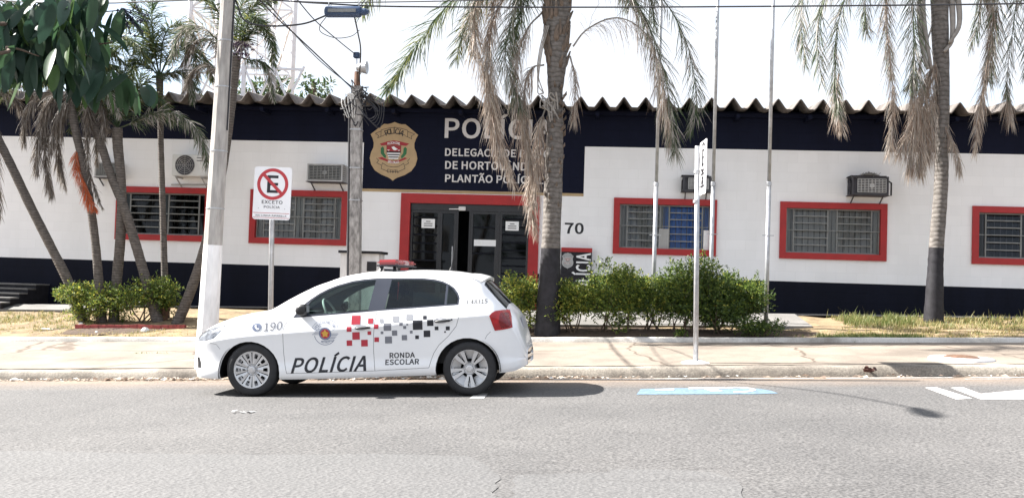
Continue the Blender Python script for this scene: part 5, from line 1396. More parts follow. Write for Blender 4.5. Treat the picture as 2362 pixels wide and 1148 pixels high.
# ---- tall palm on the right
rng = random.Random(31)
fr = [
    ('grey', [(2120, -140), (2000, -150), (1890, -80), (1852, 0), (1850, 80), (1858, 150)], -.4, .5, 90),
    ('grey', [(2120, -140), (2020, -130), (1940, -60), (1892, 20), (1886, 100), (1895, 190)], .3, .5, 90),
    ('grey', [(2125, -130), (2040, -110), (1960, -20), (1932, 60), (1925, 140), (1928, 220), (1935, 265)], -.6, .42, 110),
    ('dry', [(1935, 170), (1930, 215), (1932, 260), (1940, 300)], -.3, .35, 60),
    ('dry', [(2135, -110), (2070, -90), (2045, 0), (2050, 110), (2060, 210), (2056, 300), (2050, 350)], -.5, .42, 130),
    ('grey', [(2135, -120), (2080, -110), (2045, -20), (2045, 80), (2055, 170)], -.1, .45, 80),
    ('grey', [(2140, -120), (2112, -60), (2106, 20), (2108, 100), (2108, 170), (2100, 200)], -.5, .48, 110),
    ('limp', [(2150, 60), (2125, 140), (2110, 200), (2100, 250)], -.4, .4, 60),
    ('dry', [(2168, 125), (2148, 170), (2120, 240), (2090, 320), (2075, 350)], -.5, .42, 110),
    ('limp', [(2165, 130), (2140, 180), (2115, 260), (2105, 340), (2100, 390)], -.55, .5, 130),
    ('dry', [(2165, 160), (2140, 210), (2130, 280), (2125, 350), (2122, 400)], -.45, .42, 120),
    ('limp', [(2165, 190), (2150, 240), (2146, 310), (2140, 370)], -.3, .4, 90),
    ('limp', [(2172, 260), (2185, 300), (2205, 350), (2216, 400)], -.3, .3, 60),
    ('grey', [(2210, -130), (2270, -120), (2300, -40), (2298, 40), (2290, 130), (2280, 190)], -.4, .5, 100),
    ('dry', [(2210, -120), (2262, -100), (2292, 0), (2286, 90), (2272, 180), (2256, 270), (2248, 350)], -.6, .4, 140),
    ('dry', [(2205, -110), (2255, -60), (2285, 60), (2275, 160), (2262, 250), (2256, 320)], -.4, .38, 120),
    ('grey', [(2210, -140), (2300, -140), (2345, -60), (2340, 40), (2325, 150), (2322, 220)], -.2, .42, 90),
    ('limp', [(2322, 190), (2325, 230), (2332, 280)], -.2, .35, 40),
    ('grey', [(2130, -140), (2060, -130), (2010, -60), (1995, 20), (2000, 80)], .3, .45, 80),
    ('grey', [(2205, -130), (2240, -110), (2262, -40), (2258, 40), (2240, 110)], .3, .42, 80),
    ('grey', [(2215, -150), (2300, -170), (2352, -90), (2368, 10), (2372, 110), (2366, 170)], -.3, .45, 90),
    ('grey', [(2210, -150), (2320, -160), (2390, -90), (2400, 0), (2395, 80)], .3, .5, 80),
]
th, pts, rs, apex = big_palm('tall palm with black painted foot and dry hanging fronds right of the caged air conditioner', (2153, 742),
    [(2157, 640), (2160, 570), (2170, 440), (2172, 350), (2173, 200), (2168, 60), (2168, -130)], [24, 18.5, 17, 16, 15.5, 17, 19.5, 22, 22], YA, 572, fr, rng, 9)
mb = MB()
for a in ([(2190, 100), (2212, 60), (2210, 0), (2196, -80)], [(2148, 160), (2135, 80), (2128, 0), (2140, -90)], [(2140, 160), (2126, 100), (2122, 20), (2136, -80)], [(2178, 120), (2196, 90), (2196, 10), (2186, -70)]):
    c = catmull(pxc(a, pts[0].y - .22, pts[0].y), 14); mb.tube(c, [.03 + .035 * i / 14 for i in range(15)], 6)
mb.build('leaf_stalk', MT['dry_c'], th, smooth=True)

# ---- cluster of slim palms on the left
SG = 'slim palms on the left lawn'
SLIM[0] = True
def slim(label, base, tp, hw, Y_override=None):
    q = G(*base); Y = q.y
    th = thing('slim_palm', q, label, 'palm tree', SG)
    pts = [q + Vector((0, 0, -.1))] + [P(x, y, Y) for x, y in tp]
    s = (P(101, 500, Y) - P(100, 500, Y)).length
    trunk(th, pts, [h * s * .9 for h in hw], MT['palm_bark_slim'], None, 12, .03)
    return th, pts, Y
rng = random.Random(77)
# 1 leaning far left, crown out of the frame
th, pts, Y = slim('slim palm leaning far to the left, its stem crossing the left frame edge', (197, 742), [(160, 655), (118, 570), (70, 475), (20, 370), (-40, 250), (-70, 190)], [12, 12, 11, 11, 10.5, 10, 10, 9])
ap = pts[-1]
for kind, px, dY, L, n in [('dry', [(-70, 185), (-30, 168), (20, 180), (70, 210)], -.4, .35, 60), ('dry', [(-70, 190), (-40, 230), (-12, 330), (-5, 430), (0, 500)], -.3, .4, 80),
                           ('green', [(-70, 180), (-10, 140), (60, 145), (110, 200)], .3, .4, 60), ('green', [(-70, 180), (-120, 80), (-200, 40)], .2, .4, 50), ('green', [(-70, 180), (-60, 60), (-20, 0), (40, 10)], .6, .4, 60),
                           ('dry', [(-70, 180), (-20, 195), (30, 225), (50, 260)], .5, .35, 60)]:
    frond(th, pxc(px, Y, Y + dY), L, n, kind, rng)
# 2 curved stem with brown skirt and orange frond
th, pts, Y = slim('slim palm with withered orange frond and brown skirt of dead leaves', (237, 742), [(228, 650), (219, 550), (205, 450), (190, 370), (172, 290), (160, 215)], [12, 11, 10, 10, 10, 10, 10, 8])
for kind, px, dY, L, n in [('dry', [(165, 235), (130, 215), (100, 260), (88, 330), (84, 400)], -.3, .42, 110), ('limp', [(160, 230), (120, 240), (105, 320), (110, 400), (120, 450)], -.2, .4, 110),
                           ('limp', [(165, 230), (140, 270), (135, 350), (150, 430)], .3, .38, 100), ('orange', [(182, 320), (176, 370), (190, 420), (205, 460), (216, 478)], -.3, .34, 150),
                           ('dry', [(182, 320), (200, 330), (205, 390), (220, 440), (236, 480)], -.15, .18, 60), ('dry', [(160, 225), (190, 215), (205, 270), (200, 340)], -.2, .3, 80),
                           ('green', [(160, 220), (110, 160), (50, 170), (0, 230)], .3, .4, 70), ('limp', [(160, 230), (95, 215), (60, 270), (55, 330)], .2, .4, 90),
                           ('green', [(160, 215), (180, 130), (240, 110), (290, 150)], .4, .4, 70), ('green', [(160, 215), (150, 120), (110, 60), (60, 40)], -.2, .4, 70), ('green', [(160, 215), (215, 150), (270, 160), (310, 215)], -.2, .42, 90), ('grey', [(160, 215), (200, 190), (250, 215), (275, 265)], -.3, .36, 80)]:
    frond(th, pxc(px, Y, Y + dY), L, n, kind, rng)
# 3 upright with grey crown shaft
th, pts, Y = slim('upright slim palm with pale ringed stem standing behind the left shrub', (262, 740), [(270, 640), (277, 560), (281, 470), (278, 400), (272, 340), (270, 295)], [13, 12, 12, 11.5, 11, 12, 13, 9])
ap = [(271, 297)]
for kind, px, dY, L, n in [('grey', ap + [(310, 282), (350, 263), (400, 262), (440, 285), (466, 325), (478, 380)], -.3, .42, 120), ('green', ap + [(290, 250), (310, 215), (330, 170)], -.2, .36, 60),
                           ('green', ap + [(280, 240), (285, 170), (320, 110), (370, 100)], .4, .4, 70), ('dry', ap + [(240, 270), (215, 240), (200, 260), (195, 310)], -.2, .3, 70),
                           ('green', ap + [(250, 240), (215, 170), (160, 140), (110, 170)], .3, .4, 70), ('green', ap + [(300, 230), (350, 180), (420, 170), (460, 210)], .5, .4, 70), ('dry', ap + [(255, 300), (235, 290), (222, 330), (225, 380)], .2, .3, 60), ('green', ap + [(262, 220), (250, 160), (225, 120)], -.2, .42, 90), ('green', ap + [(295, 240), (335, 215), (375, 235), (395, 280)], .2, .4, 90), ('green', ap + [(245, 260), (215, 235), (180, 250), (165, 300)], .1, .36, 80)]:
    frond(th, pxc(px, Y, Y + dY), L, n, kind, rng)
# 4 leaning to the left, its foot at the red edging
th, pts, Y = slim('slim palm leaning left across two others from the right end of the left shrubs', (368, 742), [(335, 640), (312, 560), (283, 470), (258, 410), (232, 330), (195, 220)], [14, 12, 11.5, 11, 10.5, 10, 10, 9])
ap = [(193, 212)]
for kind, px, dY, L, n in [('green', ap + [(150, 150), (80, 120), (20, 140)], -.4, .42, 80), ('green', ap + [(200, 140), (240, 90), (300, 90), (340, 140)], -.3, .42, 80), ('dry', ap + [(220, 220), (238, 260), (240, 320)], -.2, .35, 80),
                           ('limp', ap + [(160, 225), (130, 280), (118, 350)], -.3, .4, 90), ('green', ap + [(190, 120), (170, 60), (120, 30)], .2, .42, 70), ('green', ap + [(230, 190), (280, 190), (320, 240)], .2, .36, 60)]:
    frond(th, pxc(px, Y, Y + dY), L, n, kind, rng)
# 5 thin straight
th, pts, Y = slim('thinnest straight palm in front of the dark window, fresh green fronds on top', (384, 732), [(380, 640), (377, 540), (374, 430), (371, 330), (370, 250), (368, 175)], [9, 8, 7.5, 7, 7, 7, 9, 7])
ap = [(368, 178)]
for kind, px, dY, L, n in [('green', ap + [(355, 110), (335, 50), (300, -10)], -.2, .42, 80), ('green', ap + [(375, 100), (395, 60), (430, 60), (455, 100)], -.3, .4, 80), ('green', ap + [(352, 80), (352, 20), (360, -40)], .2, .42, 70),
                           ('green', ap + [(340, 130), (300, 100), (255, 120), (230, 160)], -.2, .38, 80), ('green', ap + [(395, 130), (440, 110), (475, 140), (490, 185)], .3, .38, 80), ('grey', ap + [(390, 170), (420, 165), (440, 195), (445, 235)], -.1, .3, 60),
                           ('green', ap + [(340, 150), (315, 140), (300, 180)], .2, .36, 60), ('green', ap + [(400, 110), (430, 100), (450, 140), (455, 190)], -.3, .36, 80), ('green', ap + [(350, 100), (320, 60), (280, 60), (250, 90)], .1, .4, 80)]:
    frond(th, pxc(px, Y, Y + dY), L, n, kind, rng)
# 6 passing behind the street pole
th, pts, Y = slim('palm leaning right behind the whitewashed street pole, purple fruit under its crown', (404, 745), [(438, 675), (470, 580), (497, 470), (517, 360), (530, 260), (541, 165), (545, 130)], [14, 12, 12, 12, 12, 12, 12, 12, 10])
ap = [(546, 130)]
for kind, px, dY, L, n in [('green', ap + [(545, 80), (555, 20), (575, -40)], .1, .42, 70), ('grey', ap + [(500, 90), (455, 60), (415, 80), (395, 140)], -.1, .42, 90), ('dry', ap + [(510, 110), (470, 90), (440, 110), (420, 150)], .3, .36, 80),
                           ('dry', ap + [(505, 160), (470, 150), (440, 175), (420, 215)], .2, .3, 70), ('green', ap + [(575, 80), (600, 60), (622, 90), (632, 150)], -.2, .36, 80), ('green', ap + [(560, 60), (590, 10), (630, 0)], .3, .4, 70),
                           ('grey', ap + [(580, 140), (608, 145), (625, 185), (630, 230)], -.2, .28, 60), ('green', ap + [(570, 60), (590, 40), (612, 60)], -.4, .36, 60), ('green', ap + [(520, 60), (490, 10), (450, -20)], .3, .4, 70)]:
    frond(th, pxc(px, Y, Y + dY), L, n, kind, rng)
mb = MB(); r2 = random.Random(3); fc = P(558, 112, Y - .15)
for i in range(40):
    p0 = fc + Vector((r2.uniform(-.05, .05), r2.uniform(-.05, .05), .12)); d = Vector((r2.gauss(0, .14), r2.gauss(0, .1), -r2.uniform(0, .34)))
    mb.tube([p0, p0 + d * .5 + Vector((0, 0, .04)), p0 + d], .006, 4, 0)
    for k in range(4):
        c = p0 + d * r2.uniform(.4, 1.05) + Vector((r2.uniform(-.02, .02),) * 3); s = .018
        mb.add([c + Vector(v) * s for v in ((1, 0, 0), (-1, 0, 0), (0, 1, 0), (0, -1, 0), (0, 0, 1), (0, 0, -1))], [(0, 2, 4), (2, 1, 4), (1, 3, 4), (3, 0, 4), (2, 0, 5), (1, 2, 5), (3, 1, 5), (0, 3, 5)], 1)
mb.build('fruit_bunch', [MT['dry_c'], mat('purple fruit', (.07, .04, .09), .5)], th)

# ---- shrubs
HG = 'clipped shrubs by the entrance'
def leaf_card(mb, p, d, n_, L, w, m):
    """folded leaf: two halves along a midrib"""
    s = d.cross(n_)
    if s.length < 1e-4: s = d.orthogonal()
    s.normalize(); up = s.cross(d)
    a, b = p, p + d * L
    mid = p + d * L * .45
    l, r = mid + s * w / 2 + up * w * .22, mid - s * w / 2 + up * w * .22
    mb.add([a, r, b, l], [(0, 1, 2), (0, 2, 3)], m)
def bush(label, px0, px1, pyt, pyb, depth, n, tones, seed, group=HG, base_gap=.2, Yc=None, name='shrub', size=.05):
    rng = random.Random(seed)
    g = G((px0 + px1) / 2, pyb); Y = Yc or g.y + depth * .35
    a, b = P(px0, pyt, Y), P(px1, pyt, Y)
    zb = ground(a.x, Y); H = a.z - zb; W = b.x - a.x; cx = (a.x + b.x) / 2
    th = thing(name, (cx, Y, ground(cx, Y)), label, 'shrub', group)
    lobes = []
    for i in range(16):
        u = rng.uniform(-.37, .37); v = rng.uniform(-.32, .32); z = rng.uniform(base_gap + .10, .88)
        r = rng.uniform(.17, .27)
        lobes.append((Vector((cx + u * W, Y + v * depth, zb + z * H)), Vector((r * W * 1.05, r * depth * 1.2, r * H * .85))))
    st = MB(); root = Vector((cx, Y, ground(cx, Y) - .03))
    for c, r in lobes[:6]:
        p0 = root + Vector((rng.gauss(0, .13) * W, rng.uniform(-.12, .12) * depth, 0))
        st.tube(catmull([p0, p0.lerp(c, .5) + Vector((rng.uniform(-.05, .05), rng.uniform(-.05, .05), 0)), c], 8), [.016 - .0015 * i for i in range(9)], 5)
    st.build('stems', MT['bark'], th)
    mb = MB()
    for i in range(int(n * 2.1)):
        c, r = rng.choice(lobes)
        d = Vector((rng.gauss(0, 1), rng.gauss(0, 1), rng.gauss(0, 1))).normalized()
        k = rng.uniform(.45, 1.08) if rng.random() < .75 else rng.uniform(.95, 1.3)
        p = c + Vector((d.x * r.x, d.y * r.y, d.z * r.z)) * k
        if p.z < zb + .05: continue
        # little sprig of leaves
        ax = (d + Vector((rng.gauss(0, .5), rng.gauss(0, .5), rng.gauss(.25, .5)))).normalized()
        for j in range(3):
            dd = (ax + Vector((rng.gauss(0, .75), rng.gauss(0, .75), rng.gauss(0, .5)))).normalized()
            nn = (Vector((rng.gauss(0, .6), rng.gauss(0, .6), 1))).normalized()
            leaf_card(mb, p + ax * .02 * j, dd, nn, size * rng.uniform(.7, 1.25), size * .55 * rng.uniform(.7, 1.2), rng.choices(range(4), tones)[0])
    for i in range(14):                                            # young shoots standing out of the outline
        c, r = rng.choice(lobes); p = c + Vector((rng.uniform(-.6, .6) * r.x, rng.uniform(-.5, .5) * r.y, r.z * .85))
        ax = Vector((rng.gauss(0, .35), rng.gauss(0, .35), 1)).normalized(); L = rng.uniform(.10, .24)
        if p.z + ax.z * L > zb + H * 1.12: L *= .5
        for j in range(14):
            t = j / 14; q = p + ax * L * t
            dd = (ax * .5 + Vector((rng.gauss(0, 1), rng.gauss(0, 1), .2))).normalized()
            leaf_card(mb, q, dd, Vector((0, 0, 1)), size * 1.0, size * .5, rng.choices(range(4), tones)[0])
    mb.build('foliage', [MT['bush_d'], MT['bush_a'], MT['bush_b'], MT['bush_c']], th)
    return th
bush('round yellow green shrub at the left end of the red edging', 155, 292, 655, 752, .9, 1150, (3, 4, 4, 2), 1, base_gap=.1)
bush('looser shrub right of the yellow green one, among the slim palm stems', 280, 402, 632, 750, .9, 900, (3, 5, 3, 1), 2, base_gap=.18)
bush('bright shrub between the police car and the tall palm', 1150, 1250, 640, 768, .8, 900, (3, 4, 4, 3), 3, Yc=17.15)
bush('low yellow tipped shrub just right of the black palm foot', 1268, 1372, 652, 775, .8, 1050, (3, 4, 4, 3), 4)
bush('shrub with pale upper leaves below the totem sign and window', 1352, 1480, 615, 775, .85, 1350, (3, 5, 4, 1), 5)
bush('tight green shrub behind the first flagpole', 1460, 1560, 640, 772, .85, 1000, (4, 5, 3, 1), 6)
bush('tallest dark shrub with upright shoots left of the upright sign post', 1535, 1655, 592, 775, .9, 1500, (6, 5, 2, .5), 7)
bush('deep green shrub right of the upright sign post', 1612, 1712, 640, 778, .9, 1250, (7, 4, 1, .2), 8)
bush('shrub with ragged right edge at the last flagpole, end of the hedge', 1665, 1778, 632, 768, .9, 1200, (5, 5, 2, .5), 9, base_gap=.25)
bush('small bluish weed clump in front of the hedge end', 1690, 1800, 735, 782, .5, 330, (6, 3, 1, 0), 10, group='low weeds', base_gap=0, name='weed_clump', size=.045)
bush('tiny weed sprouting at the garden edging below the hedge', 1558, 1582, 768, 787, .2, 40, (4, 4, 1, 0), 11, group='low weeds', base_gap=0, name='weed_clump', size=.04, Yc=YG + .16)
# strappy plant in a dark pot between the slim palms
q = G(375, 738)
th = thing('potted_plant', q, 'dark clay pot with thin upright leaves among the slim palms', 'pot plant')
mb = MB(); mb.lathe([(.001, 0), (.09, 0), (.125, .2), (.135, .21), (.135, .235), (.115, .235), (.105, .19), (.001, .19)], q, 'Z', 24); mb.build('pot', MT['rust'], th, autosm=40)
mb = MB(); r2 = random.Random(5)
for i in range(46):
    a = r2.uniform(0, 6.28); e = r2.uniform(.8, 1.45)
    leaf_strip(mb, q + Vector((r2.uniform(-.05, .05), r2.uniform(-.05, .05), .2)), Vector((math.cos(a) * math.cos(e), math.sin(a) * math.cos(e), math.sin(e))), r2.uniform(.2, .42), .022, .5, r2.choice((0, 1)), r2)
mb.build('leaves', [MT['bush_b'], MT['bush_a']], th)

# ---- grass on the lawn
mb = MB(); rng = random.Random(99)
def blade(X, Y, h, m):
    a = rng.uniform(0, 6.28); ln = rng.uniform(.1, .7); z = ground(X, Y) - .015
    d = Vector((math.cos(a) * ln, math.sin(a) * ln, 1)).normalized(); s = Vector((-math.sin(a), math.cos(a), 0)) * rng.uniform(.003, .007)
    p = Vector((X, Y, z))
    mb.add([p - s, p + s, p + d * h * .6 + s * .7, p + d * h * .6 - s * .7, p + d * h + Vector((d.x, d.y, -.2)) * h * .25], [(0, 1, 2, 3), (3, 2, 4)], m)
def tufts(x0, x1, y0, y1, n, hh, tones, clump=14):
    for _ in range(n):
        X, Y = rng.uniform(x0, x1), rng.uniform(y0, y1)
        if -4.9 < X < 4.2 and Y > 17.8: continue
        h = rng.uniform(*hh)
        for k in range(clump): blade(X + rng.gauss(0, .05), Y + rng.gauss(0, .05), h * rng.uniform(.5, 1.1), rng.choices((0, 1, 2), tones)[0])
tufts(3.6, 9.5, YG + .16, 18.0, 620, (.03, .09), (6, 2, 3))
tufts(4.0, 9.5, 17.8, 19.4, 640, (.05, .15), (3, 3, 4))
tufts(3.9, 5.4, 18.2, 19.2, 150, (.10, .22), (0, 6, 3))
tufts(3.4, 5.0, YG + .15, 16.9, 160, (.04, .12), (0, 7, 1))
tufts(-13, -5.2, YG + .16, 17.4, 420, (.02, .06), (8, 1, 3))
tufts(-13.5, -9.5, 17.2, 18.9, 380, (.04, .10), (4, 3, 4))
tufts(-8.6, -6.2, YG + .15, 17.3, 120, (.03, .07), (5, 4, 2))
tufts(-5.6, 3.5, 16.55, 17.6, 90, (.03, .08), (2, 4, 2))
for X, Y, n in ((-5.0, 13.42, 40), (-5.35, 13.5, 30), (-7.2, 14.9, 26), (-6.95, 14.92, 20)):
    for k in range(n): 
        q = Vector((X + rng.gauss(0, .09), Y + rng.gauss(0, .02), 0)); blade(q.x, q.y, rng.uniform(.02, .06), 1)
for k in range(70): blade(9.0 + rng.gauss(0, .02), 18.6 + rng.gauss(0, .02), rng.uniform(.2, .42), 2) if k < 14 else blade(rng.uniform(4, 9.5), 19.3, rng.uniform(.12, .3), rng.choice((1, 2)))
o = mb.build('grass', [MT['grass_a'], MT['grass_b'], MT['grass_c']]); o['kind'] = 'stuff'; o['label'] = 'dry yellow and green grass tufts on the lawn strip'

# ---- broadleaf tree leaning in from the near pavement at the upper left
rng = random.Random(58)
tbp = Vector((-5.4, 3.6, ground(-5.4, 3.6)))
th = thing('broadleaf_tree', tbp, 'dark broadleaf tree branch with long drooping leaves at the upper left corner', 'tree')
mb = MB(); mb.tube(catmull([tbp + Vector((0, 0, -.2)), tbp + Vector((.05, .1, 1.2)), tbp + Vector((.3, .4, 2.4)), tbp + Vector((.7, .8, 3.4)), tbp + Vector((.9, 1.0, 4.4))], 20), [.16 - .005 * i for i in range(21)], 12)
br = [[tbp + Vector((.3, .4, 2.4)), P(-120, 60, 4.4), P(30, 55, 4.85), P(110, 62, 4.9), P(180, 35, 4.95), P(270, 25, 5.0)],
      [tbp + Vector((.5, .6, 2.9)), P(-60, -40, 4.6), P(90, -30, 4.9), P(200, -20, 5.0)],
      [P(30, 55, 4.85), P(100, 70, 4.85), P(160, 110, 4.85), P(215, 135, 4.85)],
      [P(110, 62, 4.9), P(180, 95, 5.0), P(250, 100, 5.05), P(300, 75, 5.1)],
      [tbp + Vector((.3, .4, 2.5)), P(-100, 120, 4.3), P(20, 110, 4.6), P(90, 130, 4.65)],
      [tbp + Vector((.7, .8, 3.4)), tbp + Vector((1.4, 1.2, 3.8)), tbp + Vector((2.2, 1.5, 3.9))], [tbp + Vector((.7, .8, 3.4)), tbp + Vector((.2, .2, 4.2)), tbp + Vector((-.6, -.2, 4.6))], [tbp + Vector((.9, 1.0, 4.4)), tbp + Vector((1.4, .4, 5.0)), tbp + Vector((1.6, 1.3, 5.3))]]
mb2 = mb
for k_, b in enumerate(br): r0 = .014 if k_ in (0, 1, 4, 5, 6, 7) else .008; mb.tube(catmull(b, 14), [r0 * (1 - .8 * i / 14) for i in range(15)], 7)
mb.build('trunk', MT['bark'], th, smooth=True)
def big_leaf(mb, p, d, L, W, m, rng):
    """long oval leaf, folded along the midrib and drooping at the tip"""
    s = d.cross(Vector((rng.gauss(0, .5), rng.gauss(0, .9), rng.gauss(.5, .4))))
    if s.length < .05: s = d.orthogonal()
    s.normalize(); vs = []; n = 7
    up = s.cross(d)
    for i in range(n + 1):
        t = i / n; w = W * math.sin(math.pi * min(1, (t * .92 + .04))) ** .75 * (1.0 if t < .95 else .35)
        fold = w * .16
        vs += [p + s * w / 2 + up * fold, p.copy(), p - s * w / 2 + up * fold]
        d = (d + DOWN * .10).normalized(); up = s.cross(d); p = p + d * L / n
    fs = []
    for i in range(n): fs += [(3 * i, 3 * i + 1, 3 * i + 4, 3 * i + 3), (3 * i + 1, 3 * i + 2, 3 * i + 5, 3 * i + 4)]
    mb.add(vs, fs, m)
mb = MB()
spots = []
def sp(px, py, n, Y=4.95, sx=24, sy=14, long=1.0):
    for i in range(n): spots.append((P(px + rng.gauss(0, sx), py + rng.gauss(0, sy), Y + rng.gauss(0, .14)), long))
for (x_, y_, n_) in ((20, 20, 26), (80, 10, 30), (150, 0, 28), (205, 0, 16), (50, 70, 30), (110, 75, 30), (160, 85, 20), (30, 112, 34), (90, 118, 28), (140, 122, 20), (-30, 60, 20), (60, 45, 20), (130, 40, 24), (190, 50, 16)): sp(x_, y_, n_)
sp(60, 140, 10, sx=26); sp(150, 145, 10, sx=18); sp(200, 160, 9, sx=20); sp(245, 165, 7, sx=18, sy=8); sp(215, 120, 3, sx=14, sy=8); sp(275, 30, 6, sx=10, sy=8); sp(295, 185, 8, sx=14, sy=8); sp(335, 195, 4, sx=8, sy=6, long=.8)
for p, lg in spots:
    d = Vector((rng.gauss(0, .45), rng.gauss(-.1, .4), -1 + rng.gauss(0, .35))).normalized()
    big_leaf(mb, p, d, .20 * lg * rng.uniform(.6, 1.2), .060 * rng.uniform(.8, 1.2), rng.choices((0, 1, 2), (5, 4, 1.2))[0], rng)
for b in br[5:]:
    for i in range(90):
        c = catmull(b, 10)[rng.randint(2, 10)] + Vector((rng.gauss(0, .35), rng.gauss(0, .35), rng.gauss(0, .25)))
        d = Vector((rng.gauss(0, .6), rng.gauss(0, .6), -1)).normalized(); big_leaf(mb, c, d, .21 * rng.uniform(.7, 1.1), .062, rng.choice((0, 0, 1, 2)), rng)
for b in (br[0], br[1], br[4]):
    cb = catmull(b, 20)
    for i in range(55):
        c = cb[rng.randint(2, 6)] + Vector((rng.gauss(0, .10), rng.gauss(0, .10), rng.gauss(0, .08)))
        if c.x > -3.75: continue
        d = Vector((rng.gauss(0, .5), rng.gauss(0, .5), -1)).normalized(); big_leaf(mb, c, d, .20 * rng.uniform(.6, 1.1), .06, rng.choice((0, 0, 1, 2)), rng)
mb.build('crown', [MT['big_a'], MT['big_b'], MT['big_c']], th, smooth=True)
# dark berries hanging among the leaves
mb = MB(); fc = P(300, 45, 5.0)
for i in range(46):
    c = fc + Vector((rng.gauss(0, .03), rng.gauss(0, .03), rng.gauss(0, .035))); s = rng.uniform(.007, .011)
    mb.add([c + Vector(v) * s for v in ((1, 0, 0), (-1, 0, 0), (0, 1, 0), (0, -1, 0), (0, 0, 1), (0, 0, -1))], [(0, 2, 4), (2, 1, 4), (1, 3, 4), (3, 0, 4), (2, 0, 5), (1, 2, 5), (3, 1, 5), (0, 3, 5)], 0)
    if i % 3 == 0: mb.tube([fc + Vector((-.05, 0, .06)), c], .003, 4)
mb.build('berries', mat('dark berries', (.02, .025, .05), .4), th)

# ---- trees beyond the roof
def far_tree(label, px, pyt, Y, w, h, n, seed):
    rng = random.Random(seed); t = P(px, pyt, Y)
    th = thing('far_tree', (t.x, Y, 1.0), label, 'tree', 'trees beyond the station roof')
    mb = MB(); mb.tube([(t.x, Y, .8), (t.x + .1, Y, t.z - h * .6), (t.x, Y, t.z - h * .2)], [.2, .14, .05], 8); mb.build('trunk', MT['bark'], th)
    mb = MB()
    lob = [(Vector((t.x + rng.uniform(-.45, .45) * w, Y + rng.uniform(-.4, .4) * w, t.z - rng.uniform(.15, .9) * h)), rng.uniform(.12, .26) * w) for _ in range(16)]
    for i in range(n):
        c, r = rng.choice(lob); d = Vector((rng.gauss(0, 1), rng.gauss(0, 1), rng.gauss(0, 1))).normalized()
        p = c + d * r * rng.uniform(.5, 1.15); leaf_card(mb, p, (d + Vector((rng.gauss(0, .6), rng.gauss(0, .6), rng.gauss(.1, .5)))).normalized(), Vector((rng.gauss(0, .4), rng.gauss(0, .4), 1)), rng.uniform(.16, .3), rng.uniform(.07, .13), rng.choice((0, 0, 1)))
    mb.build('crown', [MT['far_leaf'], MT['frond_b']], th)
far_tree('small leafy treetop peeking over the roof left of the service post', 722, 166, 34, 1.1, 1.6, 420, 1)
far_tree('dark treetop behind the white truss over the roof', 585, 170, 36, 1.5, 1.6, 520, 2)
far_tree('treetop half hidden behind the steel mast foot', 640, 172, 37, 1.0, 1.4, 360, 3)
# thin bare twigs far right
th = thing('far_tree', (P(2340, 200, 33).x, 33, 1.2), 'thin twiggy tree at the far right edge above the roof', 'tree', 'trees beyond the station roof')
mb = MB(); rng = random.Random(17); b0 = P(2350, 330, 33)
def twig(p, d, L, r, k):
    e = p + d * L; mb.tube([p, p.lerp(e, .5) + Vector((rng.gauss(0, .03), 0, rng.gauss(0, .03))), e], [r, r * .8, r * .6], 5)
    if k:
        for _ in range(3): twig(p.lerp(e, rng.uniform(.5, 1)), (d + Vector((rng.gauss(0, .5), rng.gauss(0, .5), rng.gauss(.1, .3)))).normalized(), L * .62, r * .6, k - 1)
twig(Vector((b0.x, 33, 1.0)), Vector((0.02, 0, 1)), 4.6, .07, 0)
for k in range(5): twig(Vector((b0.x, 33, 4.6 + k * .22)), Vector((rng.gauss(-.3, .4), rng.gauss(0, .3), 1)).normalized(), 1.0, .03, 3)
mb.build('branches', MT['bark'], th)
# ================================================================== the police car
MT['car_white'] = mat('white car paint', (0.79, 0.79, 0.80), 0.28, var=0.02, scale=3, coat=0.6)
MT['car_black'] = mat('black plastic trim', (0.018, 0.018, 0.02), 0.45, var=0.1)
MT['car_gap'] = mat('panel gap', (0.10, 0.10, 0.11), 0.8, var=0)
MT['pillar'] = mat('satin black pillar', (0.03, 0.036, 0.055), 0.4, var=0.05)
MT['tyre'] = mat('black tyre rubber', (0.016, 0.016, 0.018), 0.75, var=0.25, scale=20, bump=0.2)
MT['rim'] = mat('silver wheel paint', (0.55, 0.55, 0.56), 0.32, 0.55, var=0.05)
MT['rim_dark'] = mat('dark wheel opening', (0.008, 0.008, 0.009), 0.8, var=0.1, spec=.1)  # near-black colour stands in for the shade inside the wheel openings
MT['car_glass'] = glassmat('car window glass', (0.55, 0.68, 0.64), 0.0, 0.01, 0.9)
MT['lamp_clear'] = mat('clear headlamp', (0.16, 0.17, 0.19), 0.15, 0.3, var=0.9, scale=16, coat=.4)
MT['lamp_red'] = mat('red tail lamp', (0.34, 0.006, 0.010), 0.25, var=0.35, scale=12, coat=.15)
MT['lamp_deep'] = mat('deep red lens', (0.16, 0.004, 0.008), 0.25, var=0.5, scale=30, coat=.15)
MT['lamp_pale'] = mat('reverse lamp', (0.6, 0.25, 0.25), 0.15, var=0.2, coat=1)
MT['bar_red'] = mat('red beacon plastic', (0.50, 0.05, 0.06), 0.25, var=0.1, coat=1)
MT['bar_pale'] = mat('pale beacon lens', (0.62, 0.42, 0.42), 0.25, var=0.2, scale=30, coat=1)
MT['interior'] = mat('grey car trim', (0.16, 0.17, 0.17), 0.8, var=0.2)
MT['seat'] = mat('dark seat cloth', (0.035, 0.037, 0.045), 0.9, var=0.25)
MT['dec_black'] = mat('black vinyl', (0.014, 0.015, 0.022), 0.4, var=0)
MT['dec_grey'] = mat('grey vinyl', (0.17, 0.175, 0.20), 0.4, var=0)
MT['dec_pale'] = mat('pale grey vinyl', (0.33, 0.335, 0.36), 0.4, var=0)
MT['dec_red'] = mat('red vinyl', (0.42, 0.025, 0.045), 0.4, var=0)
MT['dec_blue'] = mat('slate blue vinyl', (0.16, 0.19, 0.28), 0.4, var=0)
